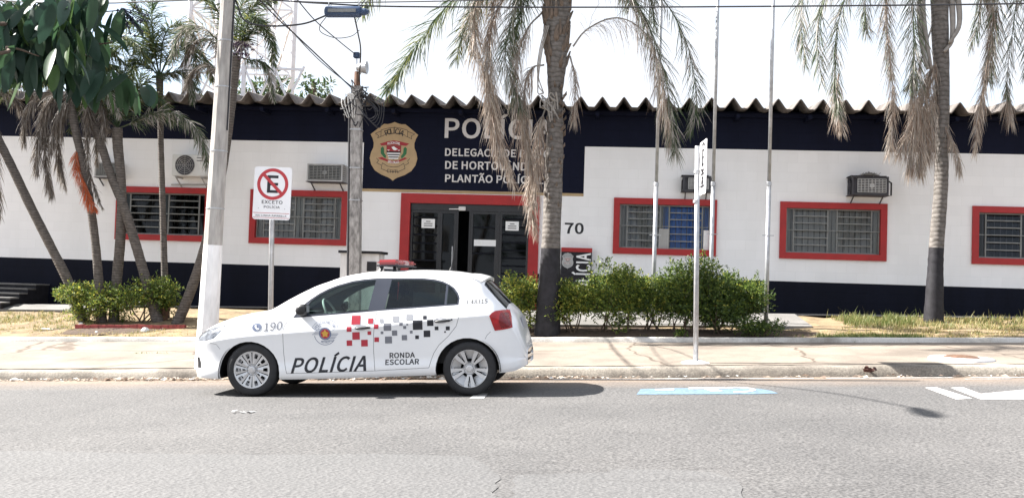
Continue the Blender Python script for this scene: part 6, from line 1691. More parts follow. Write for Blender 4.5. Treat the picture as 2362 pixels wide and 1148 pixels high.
MT['dec_gold'] = mat('gold vinyl', (0.62, 0.36, 0.06), 0.4, var=0)

_A, _B = P(581, 908, 10.88), P(1084, 906, 10.88)
_sl = math.atan2(_B.z - _A.z, _B.x - _A.x)
CARY = 10.88 + 0.80
_x0 = _A.x
car_z = z_road(_x0, 10.9) + 0.0
CAR = thing('police_car', (_x0, CARY, car_z), 'white hatchback police car with red beacon bar parked facing left at the kerb', 'car')
_sl = math.atan(0.0455)
CAR.rotation_euler = (0, -_sl, 0)
def cpx(px, py, Y=10.88):
    """photo point on a plane of the car -> (x, z) in the car's own frame"""
    p = P(px, py, Y) - Vector((_x0, 0, _A.z)); c, s = math.cos(_sl), math.sin(_sl)
    return (p.x * c + p.z * s, -p.x * s + p.z * c)

def pchip(xk, yk):
    xk = np.array(xk, float); yk = np.array(yk, float); h = np.diff(xk); dl = np.diff(yk) / h
    d = np.zeros(len(xk))
    for i in range(1, len(xk) - 1):
        if dl[i - 1] * dl[i] > 0:
            w1, w2 = 2 * h[i] + h[i - 1], h[i] + 2 * h[i - 1]; d[i] = (w1 + w2) / (w1 / dl[i - 1] + w2 / dl[i])
    d[0], d[-1] = dl[0], dl[-1]
    def f(x):
        x = min(max(x, xk[0]), xk[-1]); i = min(int(np.searchsorted(xk, x, 'right')) - 1, len(h) - 1); i = max(i, 0)
        t = (x - xk[i]) / h[i]
        return float((2 * t ** 3 - 3 * t * t + 1) * yk[i] + (t ** 3 - 2 * t * t + t) * h[i] * d[i] + (-2 * t ** 3 + 3 * t * t) * yk[i + 1] + (t ** 3 - t * t) * h[i] * d[i + 1])
    return f
def tb(*p): return pchip([a for a, _ in p], [b for _, b in p])
f_zt = tb((-0.8, 0.6), (-0.775, 0.665), (-0.7, 0.728), (-0.6, 0.785), (-0.5, 0.832), (-0.35, 0.885), (-0.2, 0.922), (0, 0.952), (0.08, 0.964), (0.13, 0.982), (0.2, 1.02), (0.35, 1.095), (0.5, 1.168), (0.6, 1.212), (0.7, 1.252), (0.85, 1.29), (0.957, 1.327), (1.13, 1.368), (1.394, 1.397), (1.8, 1.4), (2.18, 1.383), (2.43, 1.345), (2.54, 1.315), (2.6, 1.28), (2.68, 1.195), (2.77, 1.09), (2.86, 0.992), (2.92, 0.93), (2.965, 0.86), (3, 0.76), (3.02, 0.69), (3.04, 0.62), (3.06, 0.55), (3.075, 0.48))
f_zr = tb((-0.8, 0.575), (-0.775, 0.63), (-0.7, 0.685), (-0.6, 0.735), (-0.5, 0.775), (-0.35, 0.825), (-0.2, 0.862), (0, 0.895), (0.12, 0.925), (0.2, 0.95), (0.27, 0.99), (0.35, 1.038), (0.5, 1.118), (0.6, 1.166), (0.7, 1.212), (0.85, 1.266), (0.957, 1.302), (1.13, 1.34), (1.394, 1.364), (1.9, 1.362), (2.15, 1.343), (2.3, 1.316), (2.43, 1.284), (2.54, 1.236), (2.6, 1.19), (2.68, 1.1), (2.77, 1), (2.87, 0.895), (2.92, 0.85), (2.965, 0.79), (3, 0.7), (3.02, 0.635), (3.04, 0.575), (3.06, 0.51), (3.075, 0.45))
f_zb = tb((-0.8, 0.545), (-0.775, 0.59), (-0.7, 0.635), (-0.6, 0.675), (-0.5, 0.71), (-0.35, 0.755), (-0.2, 0.79), (0, 0.825), (0.2, 0.85), (0.4, 0.865), (0.6, 0.88), (1.33, 0.925), (2.33, 0.99), (2.55, 1), (2.7, 0.965), (2.8, 0.9), (2.87, 0.84), (2.92, 0.795), (2.965, 0.735), (3, 0.65), (3.02, 0.59), (3.04, 0.535), (3.06, 0.475), (3.075, 0.42))
f_zc = tb((-0.8, 0.5), (-0.7, 0.565), (-0.6, 0.6), (-0.3, 0.65), (0, 0.68), (0.224, 0.697), (0.687, 0.726), (1.398, 0.77), (2.42, 0.864), (2.68, 0.876), (2.8, 0.835), (2.87, 0.785), (2.92, 0.74), (2.965, 0.67), (3, 0.59), (3.02, 0.54), (3.04, 0.49), (3.06, 0.44), (3.075, 0.39))
f_zm = tb((-.80, .40), (-.5, .45), (0, .46), (1, .47), (2, .48), (2.6, .50), (2.9, .46), (3.075, .36))
f_zs = tb((-.80, .25), (-.74, .205), (-.5, .195), (0, .19), (.33, .188), (2.09, .228), (2.7, .24), (2.95, .26), (3.0, .28), (3.075, .31))
f_w = tb((-0.8, 0.36), (-0.785, 0.45), (-0.76, 0.53), (-0.72, 0.61), (-0.65, 0.685), (-0.55, 0.745), (-0.42, 0.785), (-0.2, 0.812), (0.1, 0.822), (0.6, 0.828), (2.3, 0.828), (2.6, 0.812), (2.75, 0.785), (2.86, 0.745), (2.92, 0.708), (2.965, 0.668), (3, 0.622), (3.03, 0.57), (3.06, 0.49), (3.075, 0.42))
f_kb = tb((-.8, .97), (-.4, .955), (0, .945), (.5, .94), (1.3, .938), (2.3, .935), (2.7, .925), (3.075, .95))       # belt width / max
f_kr = tb((-.8, .86), (-.5, .84), (0, .82), (.3, .81), (.6, .79), (1.0, .745), (1.5, .715), (2.2, .71), (2.6, .72), (2.76, .76), (2.93, .80), (3.0, .90), (3.075, .92))
def section(x):
    w = f_w(x); zc, zm, zs, zb, zr, zt = f_zc(x), f_zm(x), f_zs(x), f_zb(x), f_zr(x), f_zt(x)
    zb = max(zb, zc + .02); zr = max(zr, zb + .02); zt = max(zt, zr + .015)
    kb, kr = f_kb(x), f_kr(x)
    return [(w * .945, zs), (w * .972, zs + .035), (w * .982, zs + .10), (w * .968, (zs + .1) * .45 + zm * .55), (w * .974, zm + .03), (w * .992, zc - .05), (w * 1.0, zc - .008), (w * .992, zc + .014),
            (w * kb, zb), (w * (kb * .45 + kr * .55) + .012, zb * .45 + zr * .55), (w * kr, zr), (w * kr * .90, zr + (zt - zr) * .42), (w * kr * .68, zr + (zt - zr) * .74), (w * kr * .36, zr + (zt - zr) * .94), (0, zt)]
stations = []
def rg(a, b, s):
    n = max(1, round((b - a) / s)); return [a + (b - a) * i / n for i in range(n)]
for a, b, s in ((-.80, -.70, .0125), (-.70, -.3, .025), (-.3, .15, .03), (.15, .95, .025), (.95, 2.4, .04), (2.4, 2.66, .026), (2.66, 2.96, .015), (2.96, 3.075, .0095)): stations += rg(a, b, s)
stations.append(3.075)
SUB = 4
def sec_curve(x):
    c = section(x); out = []
    n = len(c)
    ext = [(2 * c[0][0] - c[1][0], 2 * c[0][1] - c[1][1])] + c + [(-c[-2][0], c[-2][1])]
    for i in range(n - 1):
        p0, p1, p2, p3 = [np.array(ext[i + k]) for k in range(4)]
        # centripetal spacing keeps the bends tight
        d1 = max(1e-4, np.linalg.norm(p1 - p0)) ** .5; d2 = max(1e-4, np.linalg.norm(p2 - p1)) ** .5; d3 = max(1e-4, np.linalg.norm(p3 - p2)) ** .5
        m1 = (p1 - p0) / d1 - (p2 - p0) / (d1 + d2) + (p2 - p1) / d2; m2 = (p2 - p1) / d2 - (p3 - p1) / (d2 + d3) + (p3 - p2) / d3
        m1 *= d2; m2 *= d2
        for k in range(SUB):
            t = k / SUB
            out.append((2 * t ** 3 - 3 * t * t + 1) * p1 + (t ** 3 - 2 * t * t + t) * m1 + (-2 * t ** 3 + 3 * t * t) * p2 + (t ** 3 - t * t) * m2)
    out.append(np.array(c[-1])); return out
bm = bmesh.new()
rows = [sec_curve(x) for x in stations]
NR = len(rows[0]); R_ROOF = 10 * SUB
half_n = NR
lay = bm.faces.layers.int.new('row'); grid = []
for x, rw in zip(stations, rows):
    ring_ = [bm.verts.new((x, -p[0], p[1])) for p in rw] + [bm.verts.new((x, p[0], p[1])) for p in reversed(rw[:-1])]
    grid.append(ring_)
for i in range(len(grid) - 1):
    for j in range(len(grid[0]) - 1):
        f = bm.faces.new((grid[i][j], grid[i + 1][j], grid[i + 1][j + 1], grid[i][j + 1]))
        f[lay] = min(j, 2 * NR - 3 - j); f.smooth = True
f = bm.faces.new(list(reversed(grid[0]))); f[lay] = 0
f = bm.faces.new(grid[-1]); f[lay] = 0
body_bvh = None
bm.normal_update()
body_bvh = BVHTree.FromBMesh(bm)
def side_y(x, z):
    h = body_bvh.ray_cast(Vector((x, -3, z)), Vector((0, 1, 0)))
    return h[0].y if h[0] else -.8

def cut_poly(poly, ylim=.3, sides=(-1, 1), rowmax=R_ROOF + 6):
    xs_ = [p[0] for p in poly]; zs_ = [p[1] for p in poly]
    bx = (min(xs_) - .01, max(xs_) + .01, min(zs_) - .01, max(zs_) + .01)
    for k in range(len(poly)):
        a, b = poly[k], poly[(k + 1) % len(poly)]
        if abs(a[0] - b[0]) + abs(a[1] - b[1]) < 1e-6: continue
        sel = []
        for f in bm.faces:
            if f[lay] > rowmax: continue
            vx = [v.co.x for v in f.verts]
            if max(vx) < bx[0] or min(vx) > bx[1]: continue
            vz = [v.co.z for v in f.verts]
            if max(vz) < bx[2] or min(vz) > bx[3]: continue
            if len(f.verts) > 12: continue
            y = f.verts[0].co.y
            if abs(y) < ylim: continue
            sel.append(f)
        if not sel: continue
        es = list({e for f in sel for e in f.edges}); vs = list({v for f in sel for v in f.verts})
        bmesh.ops.bisect_plane(bm, geom=sel + es + vs, dist=1e-5, plane_co=(a[0], 0, a[1]), plane_no=(b[1] - a[1], 0, -(b[0] - a[0])))
def inside(poly, x, z):
    c = False; n = len(poly); j = n - 1
    for i in range(n):
        xi, zi = poly[i]; xj, zj = poly[j]
        if (zi > z) != (zj > z) and x < (xj - xi) * (z - zi) / (zj - zi) + xi: c = not c
        j = i
    return c
def circ(cx, cz, r, n=30): return [(cx + r * math.cos(2 * math.pi * i / n), cz + r * math.sin(2 * math.pi * i / n)) for i in range(n)]
FA, RA = (-.030, .262, .352), (2.440, .282, .352)
p_farch = circ(*FA); p_rarch = circ(*RA)
p_fwin = [(.655, .908), (.612, .985), (.665, 1.062), (.756, 1.125), (.86, 1.178), (.957, 1.215), (1.13, 1.260), (1.26, 1.277), (1.392, 1.286), (1.328, .945), (.955, .922)]
p_rwin = [(1.572, 1.286), (1.75, 1.286), (1.925, 1.281), (2.05, 1.267), (2.147, 1.243), (2.195, 1.223), (2.188, 1.002), (1.514, .962)]
p_quart = [(2.220, 1.212), (2.27, 1.178), (2.315, 1.122), (2.337, 1.072), (2.332, 1.012), (2.212, 1.004)]
p_trim = [(.470, .872), (.53, .96), (.60, 1.035), (.655, 1.078), (.752, 1.142), (.855, 1.194), (.955, 1.232), (1.13, 1.277), (1.26, 1.294), (1.4, 1.303), (1.577, 1.303), (1.925, 1.297), (2.06, 1.282), (2.155, 1.258), (2.235, 1.22), (2.29, 1.182), (2.335, 1.125), (2.357, 1.07), (2.348, .995), (1.5, .944), (.95, .905)]
p_head = [(-.70, .70), (-.62, .735), (-.555, .752), (-.455, .778), (-.318, .800), (-.335, .765), (-.39, .702), (-.457, .645), (-.52, .628), (-.62, .616), (-.70, .62)]
p_fog = [(-.715, .435), (-.668, .432), (-.635, .36), (-.632, .312), (-.70, .312)]
p_tail = [(2.690, .872), (2.715, .902), (2.749, .923), (2.82, .930), (2.884, .929), (2.91, .86), (2.932, .74), (2.85, .722), (2.746, .710), (2.72, .78)]
p_tailin = [(2.80, .90), (2.878, .90), (2.915, .77), (2.90, .745), (2.815, .735), (2.79, .80)]
p_vent = [(3.012, .50), (3.03, .53), (3.052, .50), (3.055, .40), (3.03, .395)]
p_tailwin = [(2.84, .80), (2.875, .80), (2.88, .775), (2.845, .775)]
def thin(pl, w=.0024):
    out = []
    for a, b in zip(pl, pl[1:]):
        d = Vector((b[0] - a[0], b[1] - a[1])).normalized(); n = Vector((-d.y, d.x)) * w
        out.append([(a[0] + n.x, a[1] + n.y), (b[0] + n.x, b[1] + n.y), (b[0] - n.x, b[1] - n.y), (a[0] - n.x, a[1] - n.y)])
    return out
g_front = [(.455, .872), (.415, .835), (.382, .79), (.370, .74), (.368, .6), (.372, .467), (.385, .35), (.406, .256)]
g_mid = [(1.432, .935), (1.412, .8), (1.398, .65), (1.396, .5), (1.402, .38), (1.411, .282)]
g_rear = [(2.352, .99), (2.36, .93), (2.355, .86), (2.325, .765), (2.24, .66), (2.13, .56), (2.07, .47), (2.042, .40), (2.016, .312)]
g_sill = [(.406, .256), (.9, .268), (1.411, .282), (2.016, .312)]
g_hood = [(-.350, .776), (-.2, .815), (0, .850), (.2, .873), (.36, .885)]
g_bump = [(2.70, .70), (2.66, .66), (2.64, .62)]
g_fbump = [(-.50, .60), (-.42, .585), (-.375, .53)]
gaps = thin(g_front) + thin(g_mid) + thin(g_rear) + thin(g_sill) + thin(g_hood, .0016) + thin(g_bump, .002) + thin(g_fbump, .002)
for pl in (p_farch, p_rarch, p_fwin, p_rwin, p_quart, p_trim, p_head, p_fog, p_tail, p_tailin): cut_poly(pl)
for pl in gaps: cut_poly(pl)
bm.normal_update()
bm.faces.ensure_lookup_table()
ifloor = lambda x: x
parts = {}
fdoor = g_front + list(reversed(g_mid)); rdoor = g_mid + list(reversed(g_rear))
for f in bm.faces:
    c = f.calc_center_median(); r = f[lay]; sd = 'L' if c.y < 0 else 'R'
    k = 'body'
    if len(f.verts) > 12: k = 'body'
    elif r <= R_ROOF + 6 and abs(c.y) > .3:
        x, z = c.x, c.z
        if inside(p_farch, x, z) or inside(p_rarch, x, z): k = None
        elif (math.hypot(x - FA[0], z - FA[1]) < FA[2] + .02 and z < .25 and abs(x - FA[0]) < .345) or (math.hypot(x - RA[0], z - RA[1]) < RA[2] + .02 and z < .27 and abs(x - RA[0]) < .345): k = None
        elif r >= 7 * SUB and inside(p_fwin, x, z): k = ('fwin', sd)
        elif r >= 7 * SUB and inside(p_rwin, x, z): k = ('rwin', sd)
        elif r >= 7 * SUB and inside(p_quart, x, z): k = ('quart', sd)
        elif r >= 7 * SUB and inside(p_trim, x, z): k = ('trim', sd)
        elif inside(p_head, x, z): k = ('head', sd)
        elif inside(p_fog, x, z): k = ('fog', sd)
        elif inside(p_tailin, x, z): k = ('tailin', sd)
        elif inside(p_tail, x, z): k = ('tail', sd)
        elif any(inside(g, x, z) for g in gaps): k = 'gap'
        elif inside(fdoor, x, z): k = ('fdoor', sd)
        elif inside(rdoor, x, z): k = ('rdoor', sd)
    if k == 'body' and r >= R_ROOF + 3:
        yk = abs(c.y) / .62
        if .17 - .02 * yk < c.x < .90 + .03 * yk: k = 'windscreen' if r >= R_ROOF + 4 else 'body'
        elif 2.615 < c.x < 2.86: k = 'rear_window' if r >= R_ROOF + 2 else 'body'
    if k: parts.setdefault(k, []).append(f)
vn = {v: v.normal.copy() for v in bm.verts}
def extract(key, name, m, parent, inset=0.0, smooth=True):
    fs = parts.get(key, [])
    idx = {}; V = []; N = []; F = []
    for f in fs:
        q = []
        for v in f.verts:
            if v not in idx: idx[v] = len(V); V.append(v.co - vn[v] * inset); N.append(vn[v])
            q.append(idx[v])
        F.append(q)
    me = bpy.data.meshes.new(name); me.from_pydata([tuple(v) for v in V], [], F)
    me.materials.append(m); me.polygons.foreach_set('use_smooth', [True] * len(F)); me.update()
    me.normals_split_custom_set_from_vertices([tuple(n) for n in N])
    o = bpy.data.objects.new(name, me); COL.objects.link(o); o.parent = parent; WO[o] = Vector((0, 0, 0))
    return o
body = extract('body', 'body', MT['car_white'], CAR)
extract('gap', 'panel_gap', MT['car_gap'], body, .004)
doors = {}
for sd in 'LR':
    doors['f' + sd] = extract(('fdoor', sd), 'door', MT['car_white'], CAR)
    doors['r' + sd] = extract(('rdoor', sd), 'door', MT['car_white'], CAR)
    extract(('fwin', sd), 'window', MT['car_glass'], doors['f' + sd], .006)
    extract(('rwin', sd), 'window', MT['car_glass'], doors['r' + sd], .006)
    extract(('quart', sd), 'window', MT['car_glass'], doors['r' + sd], .006)
    extract(('trim', sd), 'window_trim', MT['pillar'], CAR, .002)
    extract(('head', sd), 'headlight', MT['lamp_clear'], CAR, .003)
    extract(('fog', sd), 'grille', MT['car_black'], CAR, .012)
    tl = extract(('tail', sd), 'tail_light', MT['lamp_red'], CAR, -.006)
    extract(('tailin', sd), 'lens', MT['lamp_deep'], tl, -.004)
extract('windscreen', 'windscreen', MT['car_glass'], CAR, .003)
extract('rear_window', 'rear_window', MT['dark_pane'], CAR, .003)
# inner lining of the cabin and boot
V, F, idx = [], [], {}
for k in ('body', ('fdoor', 'L'), ('fdoor', 'R'), ('rdoor', 'L'), ('rdoor', 'R'), ('trim', 'L'), ('trim', 'R')):
    for f in parts.get(k, []):
        if len(f.verts) > 12 or not (.2 < f.calc_center_median().x < 2.6) or f[lay] < 2 * SUB: continue
        q = []
        for v in f.verts:
            if v not in idx: idx[v] = len(V); V.append(tuple(v.co - vn[v] * .045))
            q.append(idx[v])
        F.append(tuple(reversed(q)))
mb = MB(); mb.add(V, F); mb.build('lining', MT['interior'], CAR, smooth=True, local=True)
# underside, wheel housings, bumper lip
mb = MB(); mb.span(-.66, 2.72, -.56, .56, .21, .34); mb.span(.38, 2.02, -.74, .74, .215, .26); mb.build('underside', MT['car_black'], CAR, local=True)
for cx, cz, r in (FA, RA):
    for s in (-1, 1):
        mb = MB(); n = 26; vs = []
        for i in range(n + 1):
            a = R(-4 + 194 * i / n); rr = r + .012
            for y, q in ((-.795, rr), (-.76, rr + .004), (-.56, rr + .004), (-.56, .05)): vs.append((cx + q * math.cos(a), s * -y if s > 0 else y, cz + q * math.sin(a)))
        fs = []
        for i in range(n):
            for j in range(3): fs.append((i * 4 + j, i * 4 + 4 + j, i * 4 + 5 + j, i * 4 + 1 + j))
        mb.add(vs, fs); mb.build('wheel_housing', MT['car_black'], CAR, local=True)
# wheels
def wheel(x, s, kind, parent):
    w = thing('wheel', (0, 0, 0), None, None); w.parent = parent; w.location = (x, s * .715, .298); 
    yo = -1 if s < 0 else 1
    mb = MB()
    prof = [(.205, .085), (.222, .093), (.255, .092), (.280, .083), (.294, .066), (.298, .045), (.298, -.045), (.294, -.066), (.28, -.083), (.255, -.092), (.21, -.09)]
    mb.lathe([(r, h * yo) for r, h in prof], (0, 0, 0), 'Y', 64); mb.build('tyre', MT['tyre'], w, local=True, autosm=60)
    # face of the wheel as a polar relief: rim, spokes and openings
    mb = MB(); nr, na = 22, 200; fs, vs, ms = [], [], []
    N = 10 if kind == 'cover' else 5
    def dep(rn, a):
        u = (a / (2 * math.pi) * N) % 1.0
        if rn > .93: return .086, 0
        if rn < .22: return .088 - .25 * rn * rn * .3, 0
        base = .080 - .020 * (1 - rn) - (.012 if rn < .3 else 0)
        if kind == 'cover':
            d = abs(u - .5)
            # trapezoid openings near the edge, thin grooves down the spokes
            if .62 < rn < .84 and d < .17 - .10 * (.84 - rn): return .03, 1
            if .36 < rn < .5 and d < .11 and int(a / (2 * math.pi) * N) % 2 == 0: return .04, 1
            if .34 < rn < .90 and min(u, 1 - u) < .030: return base - .014, 1
            return base + .006 * (1 - d * 2), 0
        d = abs(u - .5) * 2                                   # 0 at the middle of a twin spoke, 1 between
        if .34 < rn < .92:
            if d > .60 - .06 * rn: return .01, 1                # wide opening
            if d < .16 * rn and rn > .42: return .02, 1         # slot inside the twin spoke
        return base + .004, 0
    RR = .212
    for i in range(nr + 1):
        rn = i / nr
        for j in range(na): vs.append(None)
    rnk = [0] + [(.10 + .90 * i / (nr - 1)) for i in range(nr)]
    for i in range(nr + 1):
        for j in range(na):
            a = 2 * math.pi * j / na; d, _ = dep(min(rnk[i], .999), a + 1e-4); r = RR * rnk[i]
            vs[i * na + j] = (r * math.cos(a + .31), d * yo, r * math.sin(a + .31))
    for i in range(nr):
        for j in range(na):
            j2 = (j + 1) % na
            am = 2 * math.pi * (j + .5) / na; _, o1 = dep((rnk[i] + rnk[i + 1]) / 2, am)
            fs.append((i * na + j, i * na + j2, (i + 1) * na + j2, (i + 1) * na + j)); ms.append(o1)
    b = len(mb.v); mb.v += vs; mb.f += fs; mb.m += ms
    mb.lathe([(RR * .999, .086 * yo), (RR * 1.03, .082 * yo), (RR * 1.0, .05 * yo), (.08, .0)], (0, 0, 0), 'Y', 64)
    mb.build('rim', [MT['rim'], MT['rim_dark']], w, local=True)
    mb = MB(); mb.lathe([(.001, .092 * yo), (.026, .0915 * yo), (.032, .087 * yo)], (0, 0, 0), 'Y', 24); mb.build('hub_cap', MT['rim'], w, local=True)
    return w
for s in (-1, 1):
    wheel(0.0, s, 'cover', CAR); wheel(2.462, s, 'alloy', CAR)

# mirrors, handles, spoiler, wipers, antenna
for s in (-1, 1):
    mb = MB()
    loop = [(.555, .915), (.54, .955), (.555, 1.0), (.60, 1.028), (.65, 1.028), (.672, .995), (.668, .935), (.64, .908), (.585, .904)]
    y0, y1 = .80, .94
    n = len(loop); cx, cz = .605, .966; vs = []
    for y, k in ((y0, .7), (.83, .97), (.90, 1.0), (y1, .86), (y1 + .012, .5)):
        for x, z in loop: vs.append((cx + (x - cx) * k, s * y, cz + (z - cz) * k))
    fs = []
    for i in range(4):
        for j in range(n): fs.append((i * n + j, i * n + (j + 1) % n, (i + 1) * n + (j + 1) % n, (i + 1) * n + j))
    fs.append(tuple(range(4 * n, 5 * n))); mb.add(vs, fs)
    mb.bar((.59, s * .75, .905), (.60, s * .83, .94), .07, .05)
    mo = mb.build('mirror', MT['car_black'], CAR, local=True, autosm=50)
    mb = MB(); mb.add([(.6735, s * .82, .935), (.6735, s * .93, .94), (.6735, s * .93, 1.01), (.6735, s * .82, 1.01)], [(0, 1, 2, 3)]); mb.build('mirror_glass', MT['galv'], mo, local=True)
def surf(x, z, s, d=.003): return (x, s * (-side_y(x, z) + d) if s > 0 else side_y(x, z) - d, z)
for s, sd in ((-1, 'L'), (1, 'R')):
    for key, (a, b, z0, z1) in (('f', (1.195, 1.365, .752, .759)), ('r', (2.09, 2.262, .818, .829))):
        mb = MB(); pts_ = []
        for i in range(9):
            t = i / 8; x = a + (b - a) * t; z = z0 + (z1 - z0) * t
            p = Vector(surf(x, z, s, .006 + .030 * math.sin(math.pi * t) ** .5)); pts_.append(p)
        mb.tube(pts_, [.007, .011, .012, .012, .012, .012, .013, .014, .010], 8)
        mb.build('handle', MT['car_black'], doors[key + sd], local=True, smooth=True)
        mb = MB(); cxh, czh = (a + b) / 2 - .02, (z0 + z1) / 2 + .004; vs = [Vector(surf(cxh, czh, s, .0015))]
        for i in range(20): t = 2 * math.pi * i / 20; vs.append(surf(cxh + .075 * math.cos(t), czh + .030 * math.sin(t), s, .002))
        mb.add(vs, [(0, 1 + i, 1 + (i + 1) % 20) for i in range(20)]); mb.build('handle_shade', MT['dec_pale'], doors[key + sd], local=True)  # flat grey oval on the door, its grey standing in for a shaded hollow
mb = MB(); sp_ = []
prof = [(2.43, 1.346), (2.50, 1.340), (2.58, 1.320), (2.628, 1.300), (2.626, 1.284), (2.58, 1.268), (2.52, 1.29), (2.45, 1.325)]
ny = 14
for i in range(ny + 1):
    y = -.57 + 1.14 * i / ny; dz = -.055 * (abs(y) / .57) ** 2.2; dx = -.05 * (abs(y) / .57) ** 3
    for x, z in prof: sp_.append((x + dx * (x - 2.43) / .2, y, z + dz + .006))
k = len(prof); fs = [tuple(range(k)), tuple(reversed(range(ny * k, ny * k + k)))]
for i in range(ny):
    for j in range(k): fs.append((i * k + j, i * k + (j + 1) % k, (i + 1) * k + (j + 1) % k, (i + 1) * k + j))
mb.add(sp_, fs); mb.build('spoiler', MT['car_white'], CAR, local=True, autosm=40)
ax_, az_ = cpx(1041, 617, CARY); bx_, bz_ = cpx(1049, 546, CARY)
mb = MB(); mb.tube([(2.14, 0, 1.39), (2.15, 0, 1.43)], [.022, .012], 10); mb.tube([(2.15, 0, 1.42), (2.2, 0, 1.75)], [.006, .003], 6); mb.build('antenna', MT['car_black'], CAR, local=True)
mb = MB(); mb.box((3.004, 0, .78), (.012, .40, .13), Matrix.Rotation(R(-10), 3, 'Y')); mb.build('number_plate', MT['dec_pale'], CAR, local=True)
# beacon bar on feet
LBX, LBZ = 1.50, 1.485
bar = MB(); bar.rbox((LBX, 0, LBZ), (.235, 1.12, .062), .025); lb = bar.build('light_bar', MT['bar_red'], CAR, local=True, autosm=35)
mb = MB(); mb.rbox((LBX, 0, LBZ - .037), (.25, 1.13, .018), .007); mb.build('bar_base', MT['ac_dark'], lb, local=True)
mb = MB(); mb.rbox((LBX, 0, LBZ + .0), (.242, .22, .052), .012); mb.build('bar_centre', MT['bar_pale'], lb, local=True)
mb = MB()
for s in (-1, 1):
    mb.bar((LBX - .08, s * .46, LBZ - .04), (LBX - .11, s * .50, 1.345), .035, .03); mb.bar((LBX + .07, s * .46, LBZ - .04), (LBX + .07, s * .50, 1.345), .035, .03)
    mb.rbox((LBX - .11, s * .515, 1.362), (.10, .06, .03), .008)
mb.build('bar_foot', MT['car_black'], lb, local=True)

# cabin
mb = MB()
def seat_(x, y):
    q = MB(); rot = Matrix.Rotation(R(18), 3, 'Y')
    q.rbox((x, y, .50), (.50, .48, .16), .05); q.rbox((x + .30, y, .80), (.13, .47, .58), .05, rot); o = q.build('seat', MT['seat'], CAR, local=True, autosm=40)
    q = MB(); q.rbox((x + .39, y, 1.17), (.09, .25, .16), .035, rot); q.bar((x + .36, y - .06, 1.05), (x + .38, y - .06, 1.12), .012); q.bar((x + .36, y + .06, 1.05), (x + .38, y + .06, 1.12), .012)
    q.build('headrest', MT['seat'], o, local=True, autosm=40)
seat_(1.12, -.36); seat_(1.12, .36)
q = MB(); q.rbox((2.05, 0, .52), (.48, 1.20, .16), .05); q.rbox((2.36, 0, .80), (.13, 1.20, .50), .05, Matrix.Rotation(R(18), 3, 'Y')); q.build('rear_bench', MT['seat'], CAR, local=True, autosm=40)
q = MB(); q.rbox((.50, 0, .82), (.50, 1.30, .18), .05); q.rbox((.58, -.36, .905), (.22, .36, .07), .03); q.build('dashboard', MT['seat'], CAR, local=True, autosm=40)
q = MB(); c0 = Vector((.80, -.36, .905)); t1 = Matrix.Rotation(R(-28), 3, 'Y'); ring = []
for i in range(33):
    a = 2 * math.pi * i / 32; ring.append(c0 + t1 @ Vector((0, .185 * math.cos(a), .185 * math.sin(a))))
q.tube(ring, .014, 8, cap=False)
for a in (0, math.pi, -math.pi / 2): q.bar(c0, c0 + t1 @ Vector((0, .18 * math.cos(a), .18 * math.sin(a))), .03, .02)
q.bar(c0, c0 + Vector((-.2, 0, -.06)), .06); q.build('steering_wheel', MT['ac_grey'], CAR, local=True, autosm=40)
q = MB(); q.rbox((.72, 0, 1.22), (.03, .24, .06), .01); q.build('inside_mirror', MT['car_black'], CAR, local=True)

# vinyl graphics, laid on the curved side
def lay_on(parent, name, polys, mats, off=.0025, grid_=.05):
    """polys: [(2D verts, faces, material)] in the side plane, draped on the bodywork"""
    b2 = bmesh.new()
    for V, F, m in polys:
        vs = [b2.verts.new((x, 0, z)) for x, z in V]
        for f in F:
            try: fc_ = b2.faces.new([vs[i] for i in f]); fc_.material_index = m
            except ValueError: pass
    bmesh.ops.triangulate(b2, faces=[f for f in b2.faces if len(f.verts) > 4])
    xs_ = [v.co.x for v in b2.verts]; zs_ = [v.co.z for v in b2.verts]
    for axis, lo, hi in ((0, min(xs_), max(xs_)), (2, min(zs_), max(zs_))):
        t = math.floor(lo / grid_) * grid_ + grid_
        step = grid_ if axis == 0 else grid_ * .4
        t = math.floor(lo / step) * step + step
        while t < hi:
            co = Vector((0, 0, 0)); co[axis] = t; no_ = Vector((0, 0, 0)); no_[axis] = 1
            bmesh.ops.bisect_plane(b2, geom=b2.verts[:] + b2.edges[:] + b2.faces[:], dist=1e-6, plane_co=co, plane_no=no_); t += step
    for v in b2.verts: v.co.y = side_y(v.co.x, v.co.z) - off
    b2.normal_update()
    me = bpy.data.meshes.new(name); b2.to_mesh(me); b2.free()
    for m in mats: me.materials.append(m)
    o = bpy.data.objects.new(name, me); COL.objects.link(o); o.parent = parent; WO[o] = Vector((0, 0, 0)); return o
def fitq(txt, bl, br, tl, offset=.02):
    """lettering mapped onto a parallelogram: bottom left, bottom right, top left"""
    v, f = text2d(txt, offset); xs_ = [q[0] for q in v]; a, b = min(xs_), max(xs_); h = .70
    bl, br, tl = Vector(bl), Vector(br), Vector(tl)
    return [tuple(bl + (br - bl) * ((x - a) / (b - a)) + (tl - bl) * (y / h)) for x, y in v], f
dF, dR = doors['fL'], doors['rL']
V, F = fitq('POLÍCIA', cpx(672, 853), cpx(846, 847.5), cpx(681, 820), .022)
lay_on(dF, 'lettering', [(V, F, 0)], [MT['dec_black']])
V1, F1 = fitq('RONDA', cpx(899, 819), cpx(957.5, 817.5), cpx(899, 807.5), .025); V2, F2 = fitq('ESCOLAR', cpx(889.5, 834.5), cpx(967.5, 832.5), cpx(889.5, 823), .025)
lay_on(dR, 'lettering', [(V1, F1, 0), (V2, F2, 0)], [MT['dec_black']])
V1, F1 = fitq('190', cpx(609, 757.5), cpx(651, 753.5), cpx(609.5, 738.5), .008)
ph = cpx(592.5, 748); dk = [ph] + [(ph[0] + .055 * math.cos(2 * math.pi * i / 24), ph[1] + .046 * math.sin(2 * math.pi * i / 24)) for i in range(24)]
